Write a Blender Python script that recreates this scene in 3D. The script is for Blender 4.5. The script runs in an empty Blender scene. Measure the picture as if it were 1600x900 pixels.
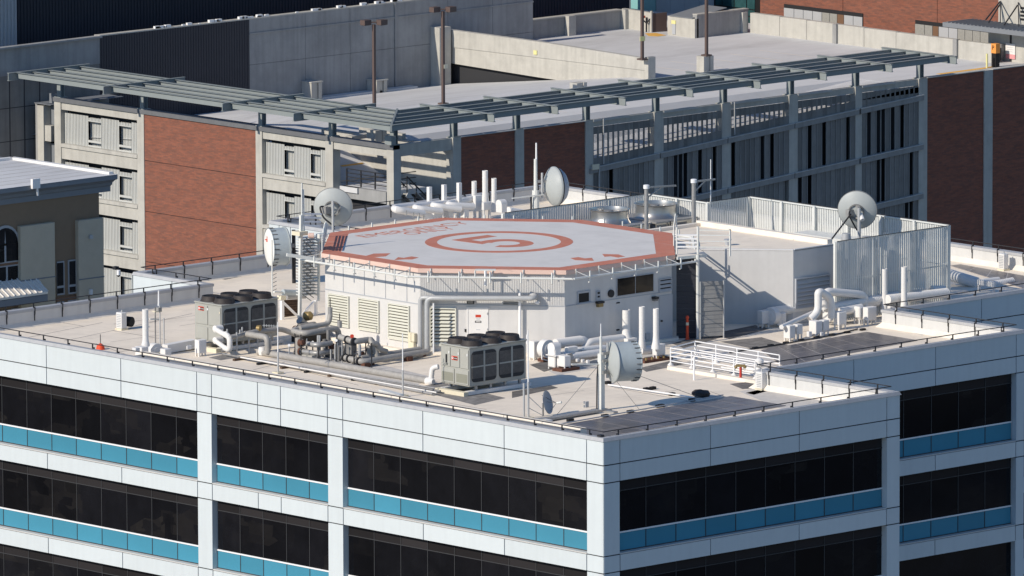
import bpy, bmesh, math, random
import numpy as np
from mathutils import Vector, Matrix
random.seed(7)
SC = bpy.context.scene
COL = SC.collection
R = math.radians

# ---------------------------------------------------------------- camera, world, sun, exposure
CAM = np.array([-286.39169431, -302.45776462, 70.94155192])
FW = np.array([0.67261413, 0.72469715, -0.14968057])
RT = np.array([0.73260937, -0.68064129, -0.00330962])
UP = np.array([0.10427725, 0.1074313, 0.98872887])
FPX = 14413.9                                   # focal length in pixels of the 1600 px wide photograph
cam_d = bpy.data.cameras.new('camera')
cam_o = bpy.data.objects.new('camera', cam_d)
COL.objects.link(cam_o)
cam_d.sensor_width = 36.0
cam_d.lens = FPX / 1600 * 36.0
cam_d.clip_start = 5.0
cam_d.clip_end = 6000.0
cam_o.matrix_world = Matrix(((RT[0], UP[0], -FW[0], CAM[0]), (RT[1], UP[1], -FW[1], CAM[1]),
                             (RT[2], UP[2], -FW[2], CAM[2]), (0, 0, 0, 1)))
SC.camera = cam_o

SUN_EL, SUN_AZ = R(31), R(-6)                   # height of the sun, direction the shadows fall (from +X)
wd = bpy.data.worlds.new('World')
SC.world = wd
wd.use_nodes = True
nt = wd.node_tree
nt.nodes.clear()
sky = nt.nodes.new('ShaderNodeTexSky')
sky.sky_type = 'NISHITA'
sky.sun_disc = False
sky.sun_elevation = SUN_EL
SDIR = Vector((-math.cos(SUN_AZ) * math.cos(SUN_EL), -math.sin(SUN_AZ) * math.cos(SUN_EL), math.sin(SUN_EL)))
sky.sun_rotation = math.atan2(SDIR.x, SDIR.y)
sky.air_density = 1.0
sky.dust_density = 0.1
sky.ozone_density = 6.0
bg = nt.nodes.new('ShaderNodeBackground')
bg.inputs[1].default_value = 0.115
wo = nt.nodes.new('ShaderNodeOutputWorld')
nt.links.new(sky.outputs[0], bg.inputs[0])
nt.links.new(bg.outputs[0], wo.inputs[0])
sl = bpy.data.lights.new('sun', 'SUN')
sl.energy = 4.15
sl.angle = R(0.5)
sl.color = (1.0, 0.905, 0.775)
so = bpy.data.objects.new('sun', sl)
COL.objects.link(so)
so.rotation_euler = SDIR.to_track_quat('Z', 'Y').to_euler()
so.location = SDIR * 300
SC.view_settings.view_transform = 'Standard'
SC.view_settings.look = 'None'
SC.view_settings.exposure = 0.0
SC.view_settings.gamma = 1.0
SC.cycles.max_bounces = 6
SC.cycles.diffuse_bounces = 3
SC.cycles.glossy_bounces = 3

# ---------------------------------------------------------------- survey helpers: sight line -> point on a real plane
def ray(px, py):
    return FW + RT * ((px - 800) / FPX) + UP * ((450 - py) / FPX)
def pl(px, py, i, v):
    d = ray(px, py)
    t = (v - CAM[i]) / d[i]
    p = CAM + d * t
    return (float(p[0]), float(p[1]), float(p[2]))
def az(px, py, z=0.0): return pl(px, py, 2, z)
def ax(px, py, x): return pl(px, py, 0, x)
def ay(px, py, y): return pl(px, py, 1, y)
GX, GY = 87.84, 111.34                          # corner of the parking structure
def gx(px, py, x): return pl(px, py, 0, x + GX)
def gy(px, py, y): return pl(px, py, 1, y + GY)

# ---------------------------------------------------------------- materials
MATS = {}
def mat(name, col, rough=0.7, metal=0.0, spec=0.3, var=0.0, vscale=2.0, bump=0.0, bscale=30.0, streak=0.0, stain=None, stain_amt=0.0, stain_scale=0.6, aniso=(1, 1, 1)):
    m = bpy.data.materials.new(name)
    m.use_nodes = True
    t = m.node_tree
    b = t.nodes['Principled BSDF']
    b.inputs['Roughness'].default_value = rough
    b.inputs['Metallic'].default_value = metal
    b.inputs['Specular IOR Level'].default_value = spec
    c = (*col, 1)
    b.inputs['Base Color'].default_value = c
    geo = t.nodes.new('ShaderNodeNewGeometry')
    mp = t.nodes.new('ShaderNodeMapping')
    mp.inputs['Scale'].default_value = aniso
    t.links.new(geo.outputs['Position'], mp.inputs[0])
    src = None
    if var > 0:
        n = t.nodes.new('ShaderNodeTexNoise')
        n.inputs['Scale'].default_value = vscale
        n.inputs['Detail'].default_value = 6
        n.inputs['Roughness'].default_value = 0.65
        t.links.new(mp.outputs[0], n.inputs['Vector'])
        mr = t.nodes.new('ShaderNodeMapRange')
        mr.inputs[1].default_value = 0.3
        mr.inputs[2].default_value = 0.7
        mr.inputs[3].default_value = 1 - var
        mr.inputs[4].default_value = 1 + var
        t.links.new(n.outputs[0], mr.inputs[0])
        mx = t.nodes.new('ShaderNodeMix')
        mx.data_type = 'RGBA'
        mx.blend_type = 'MULTIPLY'
        mx.inputs[0].default_value = 1
        mx.inputs[6].default_value = c
        t.links.new(mr.outputs[0], mx.inputs[7])
        src = mx.outputs[2]
    if streak > 0:
        n = t.nodes.new('ShaderNodeTexNoise')
        m2 = t.nodes.new('ShaderNodeMapping')
        m2.inputs['Scale'].default_value = (3.0, 3.0, 0.18)
        t.links.new(geo.outputs['Position'], m2.inputs[0])
        t.links.new(m2.outputs[0], n.inputs['Vector'])
        n.inputs['Scale'].default_value = 1.0
        n.inputs['Detail'].default_value = 5
        mr = t.nodes.new('ShaderNodeMapRange')
        mr.inputs[1].default_value = 0.42
        mr.inputs[2].default_value = 0.75
        mr.inputs[3].default_value = 1
        mr.inputs[4].default_value = 1 - streak
        t.links.new(n.outputs[0], mr.inputs[0])
        mx = t.nodes.new('ShaderNodeMix')
        mx.data_type = 'RGBA'
        mx.blend_type = 'MULTIPLY'
        mx.inputs[0].default_value = 1
        mx.inputs[6].default_value = c
        if src: t.links.new(src, mx.inputs[6])
        t.links.new(mr.outputs[0], mx.inputs[7])
        src = mx.outputs[2]
    if stain:
        n = t.nodes.new('ShaderNodeTexNoise')
        n.inputs['Scale'].default_value = stain_scale
        n.inputs['Detail'].default_value = 8
        n.inputs['Roughness'].default_value = 0.7
        t.links.new(mp.outputs[0], n.inputs['Vector'])
        mr = t.nodes.new('ShaderNodeMapRange')
        mr.inputs[1].default_value = 0.5
        mr.inputs[2].default_value = 0.72
        mr.inputs[3].default_value = 0
        mr.inputs[4].default_value = stain_amt
        t.links.new(n.outputs[0], mr.inputs[0])
        mx = t.nodes.new('ShaderNodeMix')
        mx.data_type = 'RGBA'
        t.links.new(mr.outputs[0], mx.inputs[0])
        mx.inputs[6].default_value = c
        if src: t.links.new(src, mx.inputs[6])
        mx.inputs[7].default_value = (*stain, 1)
        src = mx.outputs[2]
    if src: t.links.new(src, b.inputs['Base Color'])
    if bump > 0:
        n = t.nodes.new('ShaderNodeTexNoise')
        n.inputs['Scale'].default_value = bscale
        n.inputs['Detail'].default_value = 4
        t.links.new(geo.outputs['Position'], n.inputs['Vector'])
        bp = t.nodes.new('ShaderNodeBump')
        bp.inputs['Strength'].default_value = bump
        bp.inputs['Distance'].default_value = 0.02
        t.links.new(n.outputs[0], bp.inputs['Height'])
        t.links.new(bp.outputs[0], b.inputs['Normal'])
    MATS[name] = m
    return m
M = MATS
def brick_mat(name, horiz):                     # running-bond brick print, one axis along the wall
    m = mat(name, (0.4, 0.1, 0.06), 0.9, spec=0.1)
    t = m.node_tree
    b = t.nodes['Principled BSDF']
    geo = t.nodes.new('ShaderNodeNewGeometry')
    sp = t.nodes.new('ShaderNodeSeparateXYZ')
    t.links.new(geo.outputs['Position'], sp.inputs[0])
    cb = t.nodes.new('ShaderNodeCombineXYZ')
    t.links.new(sp.outputs[0 if horiz == 'x' else 1], cb.inputs[0])
    t.links.new(sp.outputs[2], cb.inputs[1])
    br = t.nodes.new('ShaderNodeTexBrick')
    br.inputs['Scale'].default_value = 1.0
    br.inputs['Brick Width'].default_value = 0.42
    br.inputs['Row Height'].default_value = 0.105
    br.inputs['Mortar Size'].default_value = 0.008
    br.inputs['Color1'].default_value = (0.300, 0.116, 0.076, 1)
    br.inputs['Color2'].default_value = (0.190, 0.086, 0.066, 1)
    br.inputs['Mortar'].default_value = (0.20, 0.11, 0.088, 1)
    br.inputs['Bias'].default_value = -0.35
    t.links.new(cb.outputs[0], br.inputs['Vector'])
    n = t.nodes.new('ShaderNodeTexNoise')
    n.inputs['Scale'].default_value = 0.9
    n.inputs['Detail'].default_value = 8
    n.inputs['Roughness'].default_value = 0.75
    m2 = t.nodes.new('ShaderNodeMapping')
    m2.inputs['Scale'].default_value = (1, 1, 2.6)
    t.links.new(geo.outputs['Position'], m2.inputs[0])
    t.links.new(m2.outputs[0], n.inputs['Vector'])
    mr = t.nodes.new('ShaderNodeMapRange')
    mr.inputs[1].default_value = 0.3
    mr.inputs[2].default_value = 0.7
    mr.inputs[3].default_value = 0.84
    mr.inputs[4].default_value = 1.12
    t.links.new(n.outputs[0], mr.inputs[0])
    mx = t.nodes.new('ShaderNodeMix')
    mx.data_type = 'RGBA'
    mx.blend_type = 'MULTIPLY'
    mx.inputs[0].default_value = 1
    t.links.new(br.outputs[0], mx.inputs[6])
    t.links.new(mr.outputs[0], mx.inputs[7])
    n2 = t.nodes.new('ShaderNodeTexNoise')        # burnt, greyer bricks in loose horizontal drifts
    n2.inputs['Scale'].default_value = 1.5
    n2.inputs['Detail'].default_value = 10
    n2.inputs['Roughness'].default_value = 0.8
    m3 = t.nodes.new('ShaderNodeMapping')
    m3.inputs['Scale'].default_value = (1, 1, 4.5)
    t.links.new(geo.outputs['Position'], m3.inputs[0])
    t.links.new(m3.outputs[0], n2.inputs['Vector'])
    r2 = t.nodes.new('ShaderNodeMapRange')
    r2.inputs[1].default_value = 0.47
    r2.inputs[2].default_value = 0.66
    r2.inputs[4].default_value = 0.8
    t.links.new(n2.outputs[0], r2.inputs[0])
    m4 = t.nodes.new('ShaderNodeMix')
    m4.data_type = 'RGBA'
    t.links.new(r2.outputs[0], m4.inputs[0])
    t.links.new(mx.outputs[2], m4.inputs[6])
    m4.inputs[7].default_value = (0.135, 0.085, 0.072, 1)
    t.links.new(m4.outputs[2], b.inputs['Base Color'])
    return m

mat('panel_white', (0.64, 0.69, 0.705), 0.45, spec=0.3, var=0.02, vscale=1.2, streak=0.045)
mat('joint', (0.022, 0.023, 0.026), 0.8)
mat('glass_upper', (0.024, 0.022, 0.023), 0.1, spec=0.22)
mat('cap', (0.43, 0.435, 0.445), 0.5, var=0.06, vscale=3, streak=0.08)
mat('glass', (0.008, 0.008, 0.010), 0.06, spec=0.22, var=0.3, vscale=0.8)
mat('glass_teal', (0.066, 0.265, 0.375), 0.12, spec=0.25, var=0.03, vscale=0.7)
mat('mullion', (0.05, 0.05, 0.053), 0.5)
mat('trim_white', (0.85, 0.85, 0.85), 0.35)
mat('sill', (0.58, 0.57, 0.55), 0.6, var=0.06)
mat('roof', (0.87, 0.775, 0.645), 0.85, spec=0.15, var=0.06, vscale=1.1, streak=0.0, stain=(0.47, 0.42, 0.36), stain_amt=0.42, stain_scale=0.28, bump=0.15, bscale=6)
mat('roof_pale', (0.82, 0.75, 0.65), 0.8, spec=0.15, var=0.04, vscale=1.5, stain=(0.5, 0.46, 0.4), stain_amt=0.3, stain_scale=0.8)
mat('roof_mat', (0.20, 0.19, 0.18), 0.9, spec=0.1, var=0.3, vscale=2.5, stain=(0.42, 0.40, 0.37), stain_amt=0.6, stain_scale=1.4)
mat('roof_patch', (0.60, 0.57, 0.53), 0.9, spec=0.1, var=0.1, vscale=2)
mat('roof_seam', (0.27, 0.25, 0.235), 0.9)
mat('parapet', (0.60, 0.60, 0.585), 0.7, var=0.04, vscale=1.5, streak=0.06)
mat('stucco', (0.63, 0.62, 0.605), 0.85, spec=0.2, var=0.035, vscale=1.6, streak=0.05, bump=0.1, bscale=20)
mat('pad', (0.68, 0.66, 0.63), 0.75, spec=0.2, var=0.04, vscale=0.9, stain=(0.47, 0.46, 0.44), stain_amt=0.35, stain_scale=0.5)
mat('pad_red', (0.555, 0.205, 0.135), 0.75, var=0.08, vscale=1.5, stain=(0.58, 0.36, 0.28), stain_amt=0.5, stain_scale=1.2)
mat('pad_edge', (0.72, 0.52, 0.44), 0.6, var=0.05)
mat('louver', (0.66, 0.655, 0.57), 0.6, var=0.03)
mat('louver_grey', (0.42, 0.44, 0.47), 0.6)
mat('galv', (0.37, 0.365, 0.355), 0.45, metal=0.35, var=0.12, vscale=6)
mat('galv_dark', (0.24, 0.235, 0.23), 0.55, metal=0.2, var=0.2, vscale=5)
mat('insul', (0.37, 0.355, 0.33), 0.55, metal=0.1, var=0.14, vscale=4)
mat('white_paint', (0.76, 0.745, 0.72), 0.5, var=0.025, vscale=3, streak=0.03)
mat('stainless', (0.50, 0.47, 0.43), 0.3, metal=0.85, var=0.1, vscale=2)
mat('chiller', (0.385, 0.385, 0.35), 0.55, var=0.03, streak=0.04)
mat('chiller_dark', (0.30, 0.32, 0.31), 0.55, var=0.04)
mat('chiller_vent', (0.25, 0.25, 0.205), 0.8, var=0.1, vscale=20)
mat('coil', (0.035, 0.037, 0.042), 0.75, var=0.15, vscale=8)
mat('fan_dark', (0.045, 0.038, 0.036), 0.6, var=0.3, vscale=3)
mat('black', (0.012, 0.012, 0.013), 0.6)
mat('dark_steel', (0.03, 0.03, 0.033), 0.5)
mat('rust', (0.13, 0.06, 0.04), 0.9, var=0.3, vscale=6)
mat('wood_dark', (0.10, 0.065, 0.045), 0.9, var=0.25, vscale=5)
mat('badge_red', (0.55, 0.06, 0.03), 0.4)
mat('badge_black', (0.02, 0.02, 0.02), 0.4)
mat('dish_grey', (0.41, 0.435, 0.43), 0.5, var=0.03, streak=0.04)
mat('dish_shade_blue', (0.30, 0.34, 0.40), 0.5, var=0.03)
mat('radome', (0.80, 0.79, 0.74), 0.6, var=0.04, streak=0.05)
mat('drum', (0.40, 0.455, 0.48), 0.45, var=0.05, streak=0.08)
mat('steel_white', (0.68, 0.69, 0.66), 0.45, var=0.05, vscale=4)
mat('steel_grey', (0.46, 0.47, 0.475), 0.5, metal=0.2, var=0.06)
mat('cream', (0.72, 0.66, 0.50), 0.6, var=0.05)
mat('orange', (0.75, 0.09, 0.035), 0.5, var=0.05)
mat('red', (0.52, 0.05, 0.035), 0.5)
mat('brass', (0.30, 0.22, 0.10), 0.5, metal=0.4)
mat('yellow_tag', (0.75, 0.70, 0.32), 0.6)
mat('solar', (0.115, 0.10, 0.10), 0.34, spec=0.5, var=0.25, vscale=1.2)
mat('solar_edge', (0.42, 0.39, 0.37), 0.5)
mat('lens', (0.25, 0.24, 0.22), 0.2)
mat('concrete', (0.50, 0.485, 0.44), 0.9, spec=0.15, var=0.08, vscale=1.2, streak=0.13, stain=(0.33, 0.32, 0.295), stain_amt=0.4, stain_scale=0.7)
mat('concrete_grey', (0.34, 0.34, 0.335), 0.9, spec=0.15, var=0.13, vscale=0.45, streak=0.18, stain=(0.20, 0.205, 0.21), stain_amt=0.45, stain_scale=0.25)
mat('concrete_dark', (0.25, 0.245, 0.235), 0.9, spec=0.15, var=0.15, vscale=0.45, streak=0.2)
mat('ledge_grey', (0.31, 0.305, 0.295), 0.8, var=0.1, streak=0.15)
mat('deck', (0.62, 0.62, 0.62), 0.9, spec=0.15, var=0.06, vscale=0.6, stain=(0.34, 0.335, 0.33), stain_amt=0.55, stain_scale=0.11, aniso=(0.6, 1.6, 1))
mat('rib_metal', (0.52, 0.525, 0.50), 0.55, var=0.03, streak=0.05)
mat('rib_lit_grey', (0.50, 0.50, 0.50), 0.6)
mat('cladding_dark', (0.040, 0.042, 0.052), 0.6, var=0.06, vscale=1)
mat('beam_strip_dark', (0.15, 0.155, 0.165), 0.7, var=0.1)
mat('canopy', (0.255, 0.285, 0.285), 0.5, var=0.05, vscale=1)
mat('mesh_panel', (0.205, 0.20, 0.19), 0.7, var=0.12, vscale=1.5, streak=0.12)
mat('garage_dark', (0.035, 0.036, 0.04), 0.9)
mat('lamp_brown', (0.12, 0.085, 0.075), 0.5)
mat('paint_yellow', (0.80, 0.45, 0.10), 0.7, var=0.08)
mat('sign_orange', (0.80, 0.32, 0.07), 0.5)
mat('sign_white', (0.78, 0.76, 0.74), 0.6)
mat('sign_pink', (0.75, 0.33, 0.34), 0.6)
mat('tan_wall', (0.23, 0.165, 0.11), 0.9, var=0.05, vscale=1.5)
mat('tan_pale', (0.52, 0.45, 0.34), 0.9, var=0.05, vscale=1.5)
mat('tan_brown', (0.20, 0.115, 0.07), 0.9, var=0.05)
mat('cornice', (0.20, 0.215, 0.235), 0.7, var=0.04)
mat('window_frame', (0.36, 0.37, 0.38), 0.5)
mat('glass_aqua', (0.25, 0.50, 0.50), 0.15, spec=0.4, var=0.06, vscale=0.3)
mat('glass_green', (0.03, 0.085, 0.09), 0.1, spec=0.4, var=0.5, vscale=0.5)
mat('facade_grey', (0.46, 0.47, 0.485), 0.6, var=0.03)
mat('asphalt', (0.05, 0.05, 0.052), 0.9, var=0.2, vscale=0.3)
mat('grille', (0.33, 0.325, 0.30), 0.7, var=0.12, vscale=9)
def vary(name, lo, hi, scale=0.35):             # tone that differs from one piece to the next, plus a faint vertical gradient of clutter behind it
    t = M[name].node_tree
    b = t.nodes['Principled BSDF']
    oi = t.nodes.new('ShaderNodeObjectInfo')
    mr = t.nodes.new('ShaderNodeMapRange')
    mr.inputs[3].default_value = lo
    mr.inputs[4].default_value = hi
    t.links.new(oi.outputs['Random'], mr.inputs[0])
    mx = t.nodes.new('ShaderNodeMix')
    mx.data_type = 'RGBA'
    mx.blend_type = 'MULTIPLY'
    mx.inputs[0].default_value = 1
    l = b.inputs['Base Color'].links
    if l: t.links.new(l[0].from_socket, mx.inputs[6])
    else: mx.inputs[6].default_value = b.inputs['Base Color'].default_value
    t.links.new(mr.outputs[0], mx.inputs[7])
    t.links.new(mx.outputs[2], b.inputs['Base Color'])
vary('glass', 0.5, 1.3)
vary('glass_upper', 0.7, 1.5)
vary('glass_teal', 0.90, 1.07)
vary('panel_white', 0.965, 1.02)
vary('roof_mat', 0.75, 1.25)
vary('solar', 0.85, 1.2)
vary('mesh_panel', 0.8, 1.2)
def clutter(name):                                # dim shapes of furniture and blinds far behind dark glass
    t = M[name].node_tree
    b = t.nodes['Principled BSDF']
    geo = t.nodes.new('ShaderNodeNewGeometry')
    mp = t.nodes.new('ShaderNodeMapping')
    mp.inputs['Scale'].default_value = (0.9, 0.9, 1.7)
    t.links.new(geo.outputs['Position'], mp.inputs[0])
    v = t.nodes.new('ShaderNodeTexVoronoi')
    v.distance = 'CHEBYCHEV'
    v.inputs['Scale'].default_value = 1.3
    t.links.new(mp.outputs[0], v.inputs['Vector'])
    v2 = t.nodes.new('ShaderNodeTexVoronoi')
    v2.distance = 'CHEBYCHEV'
    v2.inputs['Scale'].default_value = 0.45
    t.links.new(mp.outputs[0], v2.inputs['Vector'])
    s2 = t.nodes.new('ShaderNodeSeparateColor')
    t.links.new(v2.outputs['Color'], s2.inputs[0])
    sx = t.nodes.new('ShaderNodeSeparateColor')
    t.links.new(v.outputs['Color'], sx.inputs[0])
    ml = t.nodes.new('ShaderNodeMath')
    ml.operation = 'MULTIPLY'
    t.links.new(sx.outputs[0], ml.inputs[0])
    mr = t.nodes.new('ShaderNodeMapRange')
    mr.inputs[1].default_value = 0.62
    mr.inputs[2].default_value = 1.0
    mr.inputs[4].default_value = 0.8
    t.links.new(s2.outputs[0], mr.inputs[0])
    t.links.new(mr.outputs[0], ml.inputs[1])
    mx = t.nodes.new('ShaderNodeMix')
    mx.data_type = 'RGBA'
    t.links.new(ml.outputs[0], mx.inputs[0])
    t.links.new(b.inputs['Base Color'].links[0].from_socket, mx.inputs[6])
    mx.inputs[7].default_value = (0.022, 0.020, 0.019, 1)
    t.links.new(mx.outputs[2], b.inputs['Base Color'])
clutter('glass')
# city blocks: large light and dark plots on the ground, for what the glass mirrors
t_ = M['asphalt'].node_tree
v_ = t_.nodes.new('ShaderNodeTexVoronoi')
v_.inputs['Scale'].default_value = 0.045
g_ = t_.nodes.new('ShaderNodeNewGeometry')
t_.links.new(g_.outputs['Position'], v_.inputs['Vector'])
s_ = t_.nodes.new('ShaderNodeSeparateColor')
t_.links.new(v_.outputs['Color'], s_.inputs[0])
r_ = t_.nodes.new('ShaderNodeValToRGB')
r_.color_ramp.elements[0].position = 0.35
r_.color_ramp.elements[0].color = (0.045, 0.045, 0.047, 1)
r_.color_ramp.elements[1].position = 1.0
r_.color_ramp.elements[1].color = (0.22, 0.21, 0.20, 1)
t_.links.new(s_.outputs[0], r_.inputs[0])
t_.links.new(r_.outputs[0], t_.nodes['Principled BSDF'].inputs['Base Color'])
brick_mat('brick_y', 'y')
brick_mat('brick_x', 'x')

# ---------------------------------------------------------------- geometry
class MB:
    def __init__(s): s.v = []; s.f = []
    def add(s, vs, fs):
        k = len(s.v)
        s.v += [tuple(map(float, p)) for p in vs]
        s.f += [tuple(i + k for i in f) for f in fs]
        return s
    def box(s, x0, x1, y0, y1, z0, z1):
        if x0 > x1: x0, x1 = x1, x0
        if y0 > y1: y0, y1 = y1, y0
        if z0 > z1: z0, z1 = z1, z0
        return s.add([(x0, y0, z0), (x1, y0, z0), (x1, y1, z0), (x0, y1, z0), (x0, y0, z1), (x1, y0, z1), (x1, y1, z1), (x0, y1, z1)],
                     [(3, 2, 1, 0), (4, 5, 6, 7), (0, 1, 5, 4), (1, 2, 6, 5), (2, 3, 7, 6), (3, 0, 4, 7)])
    def bbox(s, x0, x1, y0, y1, z0, z1, r=0.02):     # box with chamfered edges
        bm = bmesh.new()
        bmesh.ops.create_cube(bm, size=1)
        for v in bm.verts:
            v.co = Vector(((x0 + x1) / 2 + v.co.x * abs(x1 - x0), (y0 + y1) / 2 + v.co.y * abs(y1 - y0), (z0 + z1) / 2 + v.co.z * abs(z1 - z0)))
        bmesh.ops.bevel(bm, geom=list(bm.edges), offset=r, segments=1, affect='EDGES')
        bm.verts.index_update()
        s.add([v.co[:] for v in bm.verts], [[v.index for v in f.verts] for f in bm.faces])
        bm.free()
        return s
    def prism(s, poly, z0, z1):
        n = len(poly)
        a = sum(poly[i][0] * poly[(i + 1) % n][1] - poly[(i + 1) % n][0] * poly[i][1] for i in range(n))
        if a < 0: poly = poly[::-1]
        vs = [(p[0], p[1], z0) for p in poly] + [(p[0], p[1], z1) for p in poly]
        fs = [tuple(range(n - 1, -1, -1)), tuple(range(n, 2 * n))] + [(i, (i + 1) % n, n + (i + 1) % n, n + i) for i in range(n)]
        return s.add(vs, fs)
    def ext(s, pts, vec):                            # planar polygon pushed along vec
        n = len(pts)
        vec = Vector(vec)
        P = [Vector(p) for p in pts]
        nn = Vector((0, 0, 0))
        for i in range(n): nn += P[i].cross(P[(i + 1) % n])
        if nn.dot(vec) > 0: P = P[::-1]
        vs = [p[:] for p in P] + [(p + vec)[:] for p in P]
        fs = [tuple(range(n)), tuple(range(2 * n - 1, n - 1, -1))] + [(i, n + i, n + (i + 1) % n, (i + 1) % n) for i in range(n)]
        return s.add(vs, fs)
    def bar(s, p, q, w=0.05, h=None):                # square bar between two points
        h = h or w
        p = Vector(p); q = Vector(q)
        d = (q - p).normalized()
        u = d.cross(Vector((0, 0, 1)))
        if u.length < 1e-3: u = Vector((1, 0, 0))
        u.normalize()
        v = u.cross(d)
        u *= w / 2; v *= h / 2
        vs = [(a + b)[:] for a in (p, q) for b in (-u - v, u - v, u + v, -u + v)]
        return s.add(vs, [(0, 1, 2, 3), (7, 6, 5, 4), (0, 4, 5, 1), (1, 5, 6, 2), (2, 6, 7, 3), (3, 7, 4, 0)])
    def tube(s, pts, r, n=10, cap=True, radii=None):
        P = [Vector(p) for p in pts]
        m = len(P)
        T = []
        for i in range(m):
            a = (P[i] - P[i - 1]).normalized() if i else None
            b = (P[i + 1] - P[i]).normalized() if i < m - 1 else None
            t = (a + b) if a and b else (a or b)
            T.append(t.normalized() if t.length > 1e-6 else (a or b))
        u = T[0].cross(Vector((0, 0, 1)))
        if u.length < 1e-3: u = T[0].cross(Vector((0, 1, 0)))
        u.normalize()
        vs = []
        for i in range(m):
            u = (u - T[i] * u.dot(T[i]))
            u.normalize()
            w = T[i].cross(u)
            k = 1.0
            if 0 < i < m - 1:
                c = (P[i] - P[i - 1]).normalized().dot(T[i])
                k = 1.0 / max(c, 0.6)
            rr = (radii[i] if radii else r)
            for j in range(n):
                an = 2 * math.pi * j / n
                vs.append((P[i] + (u * math.cos(an) + w * math.sin(an)) * rr * (1 + (k - 1) * 0.5))[:])
        fs = [(i * n + j, i * n + (j + 1) % n, (i + 1) * n + (j + 1) % n, (i + 1) * n + j) for i in range(m - 1) for j in range(n)]
        if cap: fs += [tuple(range(n - 1, -1, -1)), tuple(range((m - 1) * n, m * n))]
        return s.add(vs, fs)
    def cyl(s, p, q, r, r2=None, n=14, cap=True): return s.tube([p, q], r, n, cap, [r, r if r2 is None else r2])
    def lathe(s, o, d, prof, n=32, cap0=True, cap1=True):   # profile [(distance along d, radius)]
        o = Vector(o); d = Vector(d).normalized()
        u = d.cross(Vector((0, 0, 1)))
        if u.length < 1e-3: u = Vector((1, 0, 0))
        u.normalize()
        w = d.cross(u)
        vs = []
        for (h, r) in prof:
            for j in range(n):
                an = 2 * math.pi * j / n
                vs.append((o + d * h + (u * math.cos(an) + w * math.sin(an)) * r)[:])
        m = len(prof)
        fs = [(i * n + j, i * n + (j + 1) % n, (i + 1) * n + (j + 1) % n, (i + 1) * n + j) for i in range(m - 1) for j in range(n)]
        if cap0: fs.append(tuple(range(n - 1, -1, -1)))
        if cap1: fs.append(tuple(range((m - 1) * n, m * n)))
        return s.add(vs, fs)
    def ring(s, c, d, r0, r1, t, n=32):                # flat ring of thickness t
        return s.lathe(c, d, [(0, r0), (0, r1), (t, r1), (t, r0), (0, r0)], n, False, False)
    def quad(s, *p): return s.add(p, [tuple(range(len(p)))])

def bend(pts, r=0.3, k=4):                           # round the corners of a path
    P = [Vector(p) for p in pts]
    out = [P[0][:]]
    for i in range(1, len(P) - 1):
        a, b, c = P[i - 1], P[i], P[i + 1]
        la, lc = (a - b).length, (c - b).length
        q = min(r, la * 0.48, lc * 0.48)
        s, e = b + (a - b).normalized() * q, b + (c - b).normalized() * q
        for j in range(k + 1):
            t = j / k
            out.append(((1 - t) ** 2 * s + 2 * t * (1 - t) * b + t * t * e)[:])
    out.append(P[-1][:])
    return out

def mesh_of(name, mb, m, off=(0, 0, 0), smooth=True):
    me = bpy.data.meshes.new(name)
    me.from_pydata([(p[0] - off[0], p[1] - off[1], p[2] - off[2]) for p in mb.v], [], mb.f)
    me.materials.append(M[m] if isinstance(m, str) else m)
    bm = bmesh.new()
    bm.from_mesh(me)
    bmesh.ops.recalc_face_normals(bm, faces=bm.faces)
    bm.to_mesh(me)
    bm.free()
    if smooth:
        me.shade_smooth()
        me.set_sharp_from_angle(angle=R(32))
    me.update()
    return me

def part(parent, name, mb, m, smooth=True, label=None, kind=None):
    o0 = ORIG[parent.name]
    o = bpy.data.objects.new(name, mesh_of(name, mb, m, o0, smooth))
    COL.objects.link(o)
    o.parent = parent
    ORIG[o.name] = o0
    if label: o['label'] = label
    if kind: o['kind'] = kind
    return o
ORIG = {}
def thing(name, label, cat, loc=(0, 0, 0), group=None):
    o = bpy.data.objects.new(name, None)
    COL.objects.link(o)
    o.empty_display_size = 0.2
    o.location = loc
    o['label'] = label
    o['category'] = cat
    if group: o['group'] = group
    ORIG[o.name] = tuple(loc)
    return o
def solo(name, label, cat, mb, m, loc=(0, 0, 0), group=None, smooth=True):   # a thing that is one mesh
    o = bpy.data.objects.new(name, mesh_of(name, mb, m, loc, smooth))
    COL.objects.link(o)
    o.location = loc
    o['label'] = label
    o['category'] = cat
    if group: o['group'] = group
    ORIG[o.name] = tuple(loc)
    return o
def struct(name, mb, m, kind='structure'):
    o = bpy.data.objects.new(name, mesh_of(name, mb, m, (0, 0, 0), False))
    COL.objects.link(o)
    o['kind'] = kind
    ORIG[o.name] = (0, 0, 0)
    return o
def copy_tree(o, loc, label, parent=None):
    c = o.copy()
    COL.objects.link(c)
    if parent is None:
        c.location = loc
        c['label'] = label
    else:
        c.parent = parent
    for ch in list(o.children): copy_tree(ch, None, None, c)
    return c
def shared(parent, name, src, pos):                  # a part that reuses src's mesh, moved by pos
    o = src.copy()
    o.name = name
    COL.objects.link(o)
    o.parent = parent
    o.location = pos
    return o
def text_mesh(body, size, m):
    cu = bpy.data.curves.new('lettering', 'FONT')
    cu.body = body
    cu.size = size
    cu.align_x = 'CENTER'
    cu.align_y = 'CENTER'
    cu.extrude = 0.004
    to = bpy.data.objects.new('lettering', cu)
    COL.objects.link(to)
    dg = bpy.context.evaluated_depsgraph_get()
    me = bpy.data.meshes.new_from_object(to.evaluated_get(dg))
    bpy.data.objects.remove(to)
    me.materials.clear()
    me.materials.append(M[m])
    return me

# ================================================================ the setting
g = MB().quad((-900, -700, -34), (1500, -700, -34), (1500, 2200, -34), (-900, 2200, -34))
struct('ground', g, 'asphalt')

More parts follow.
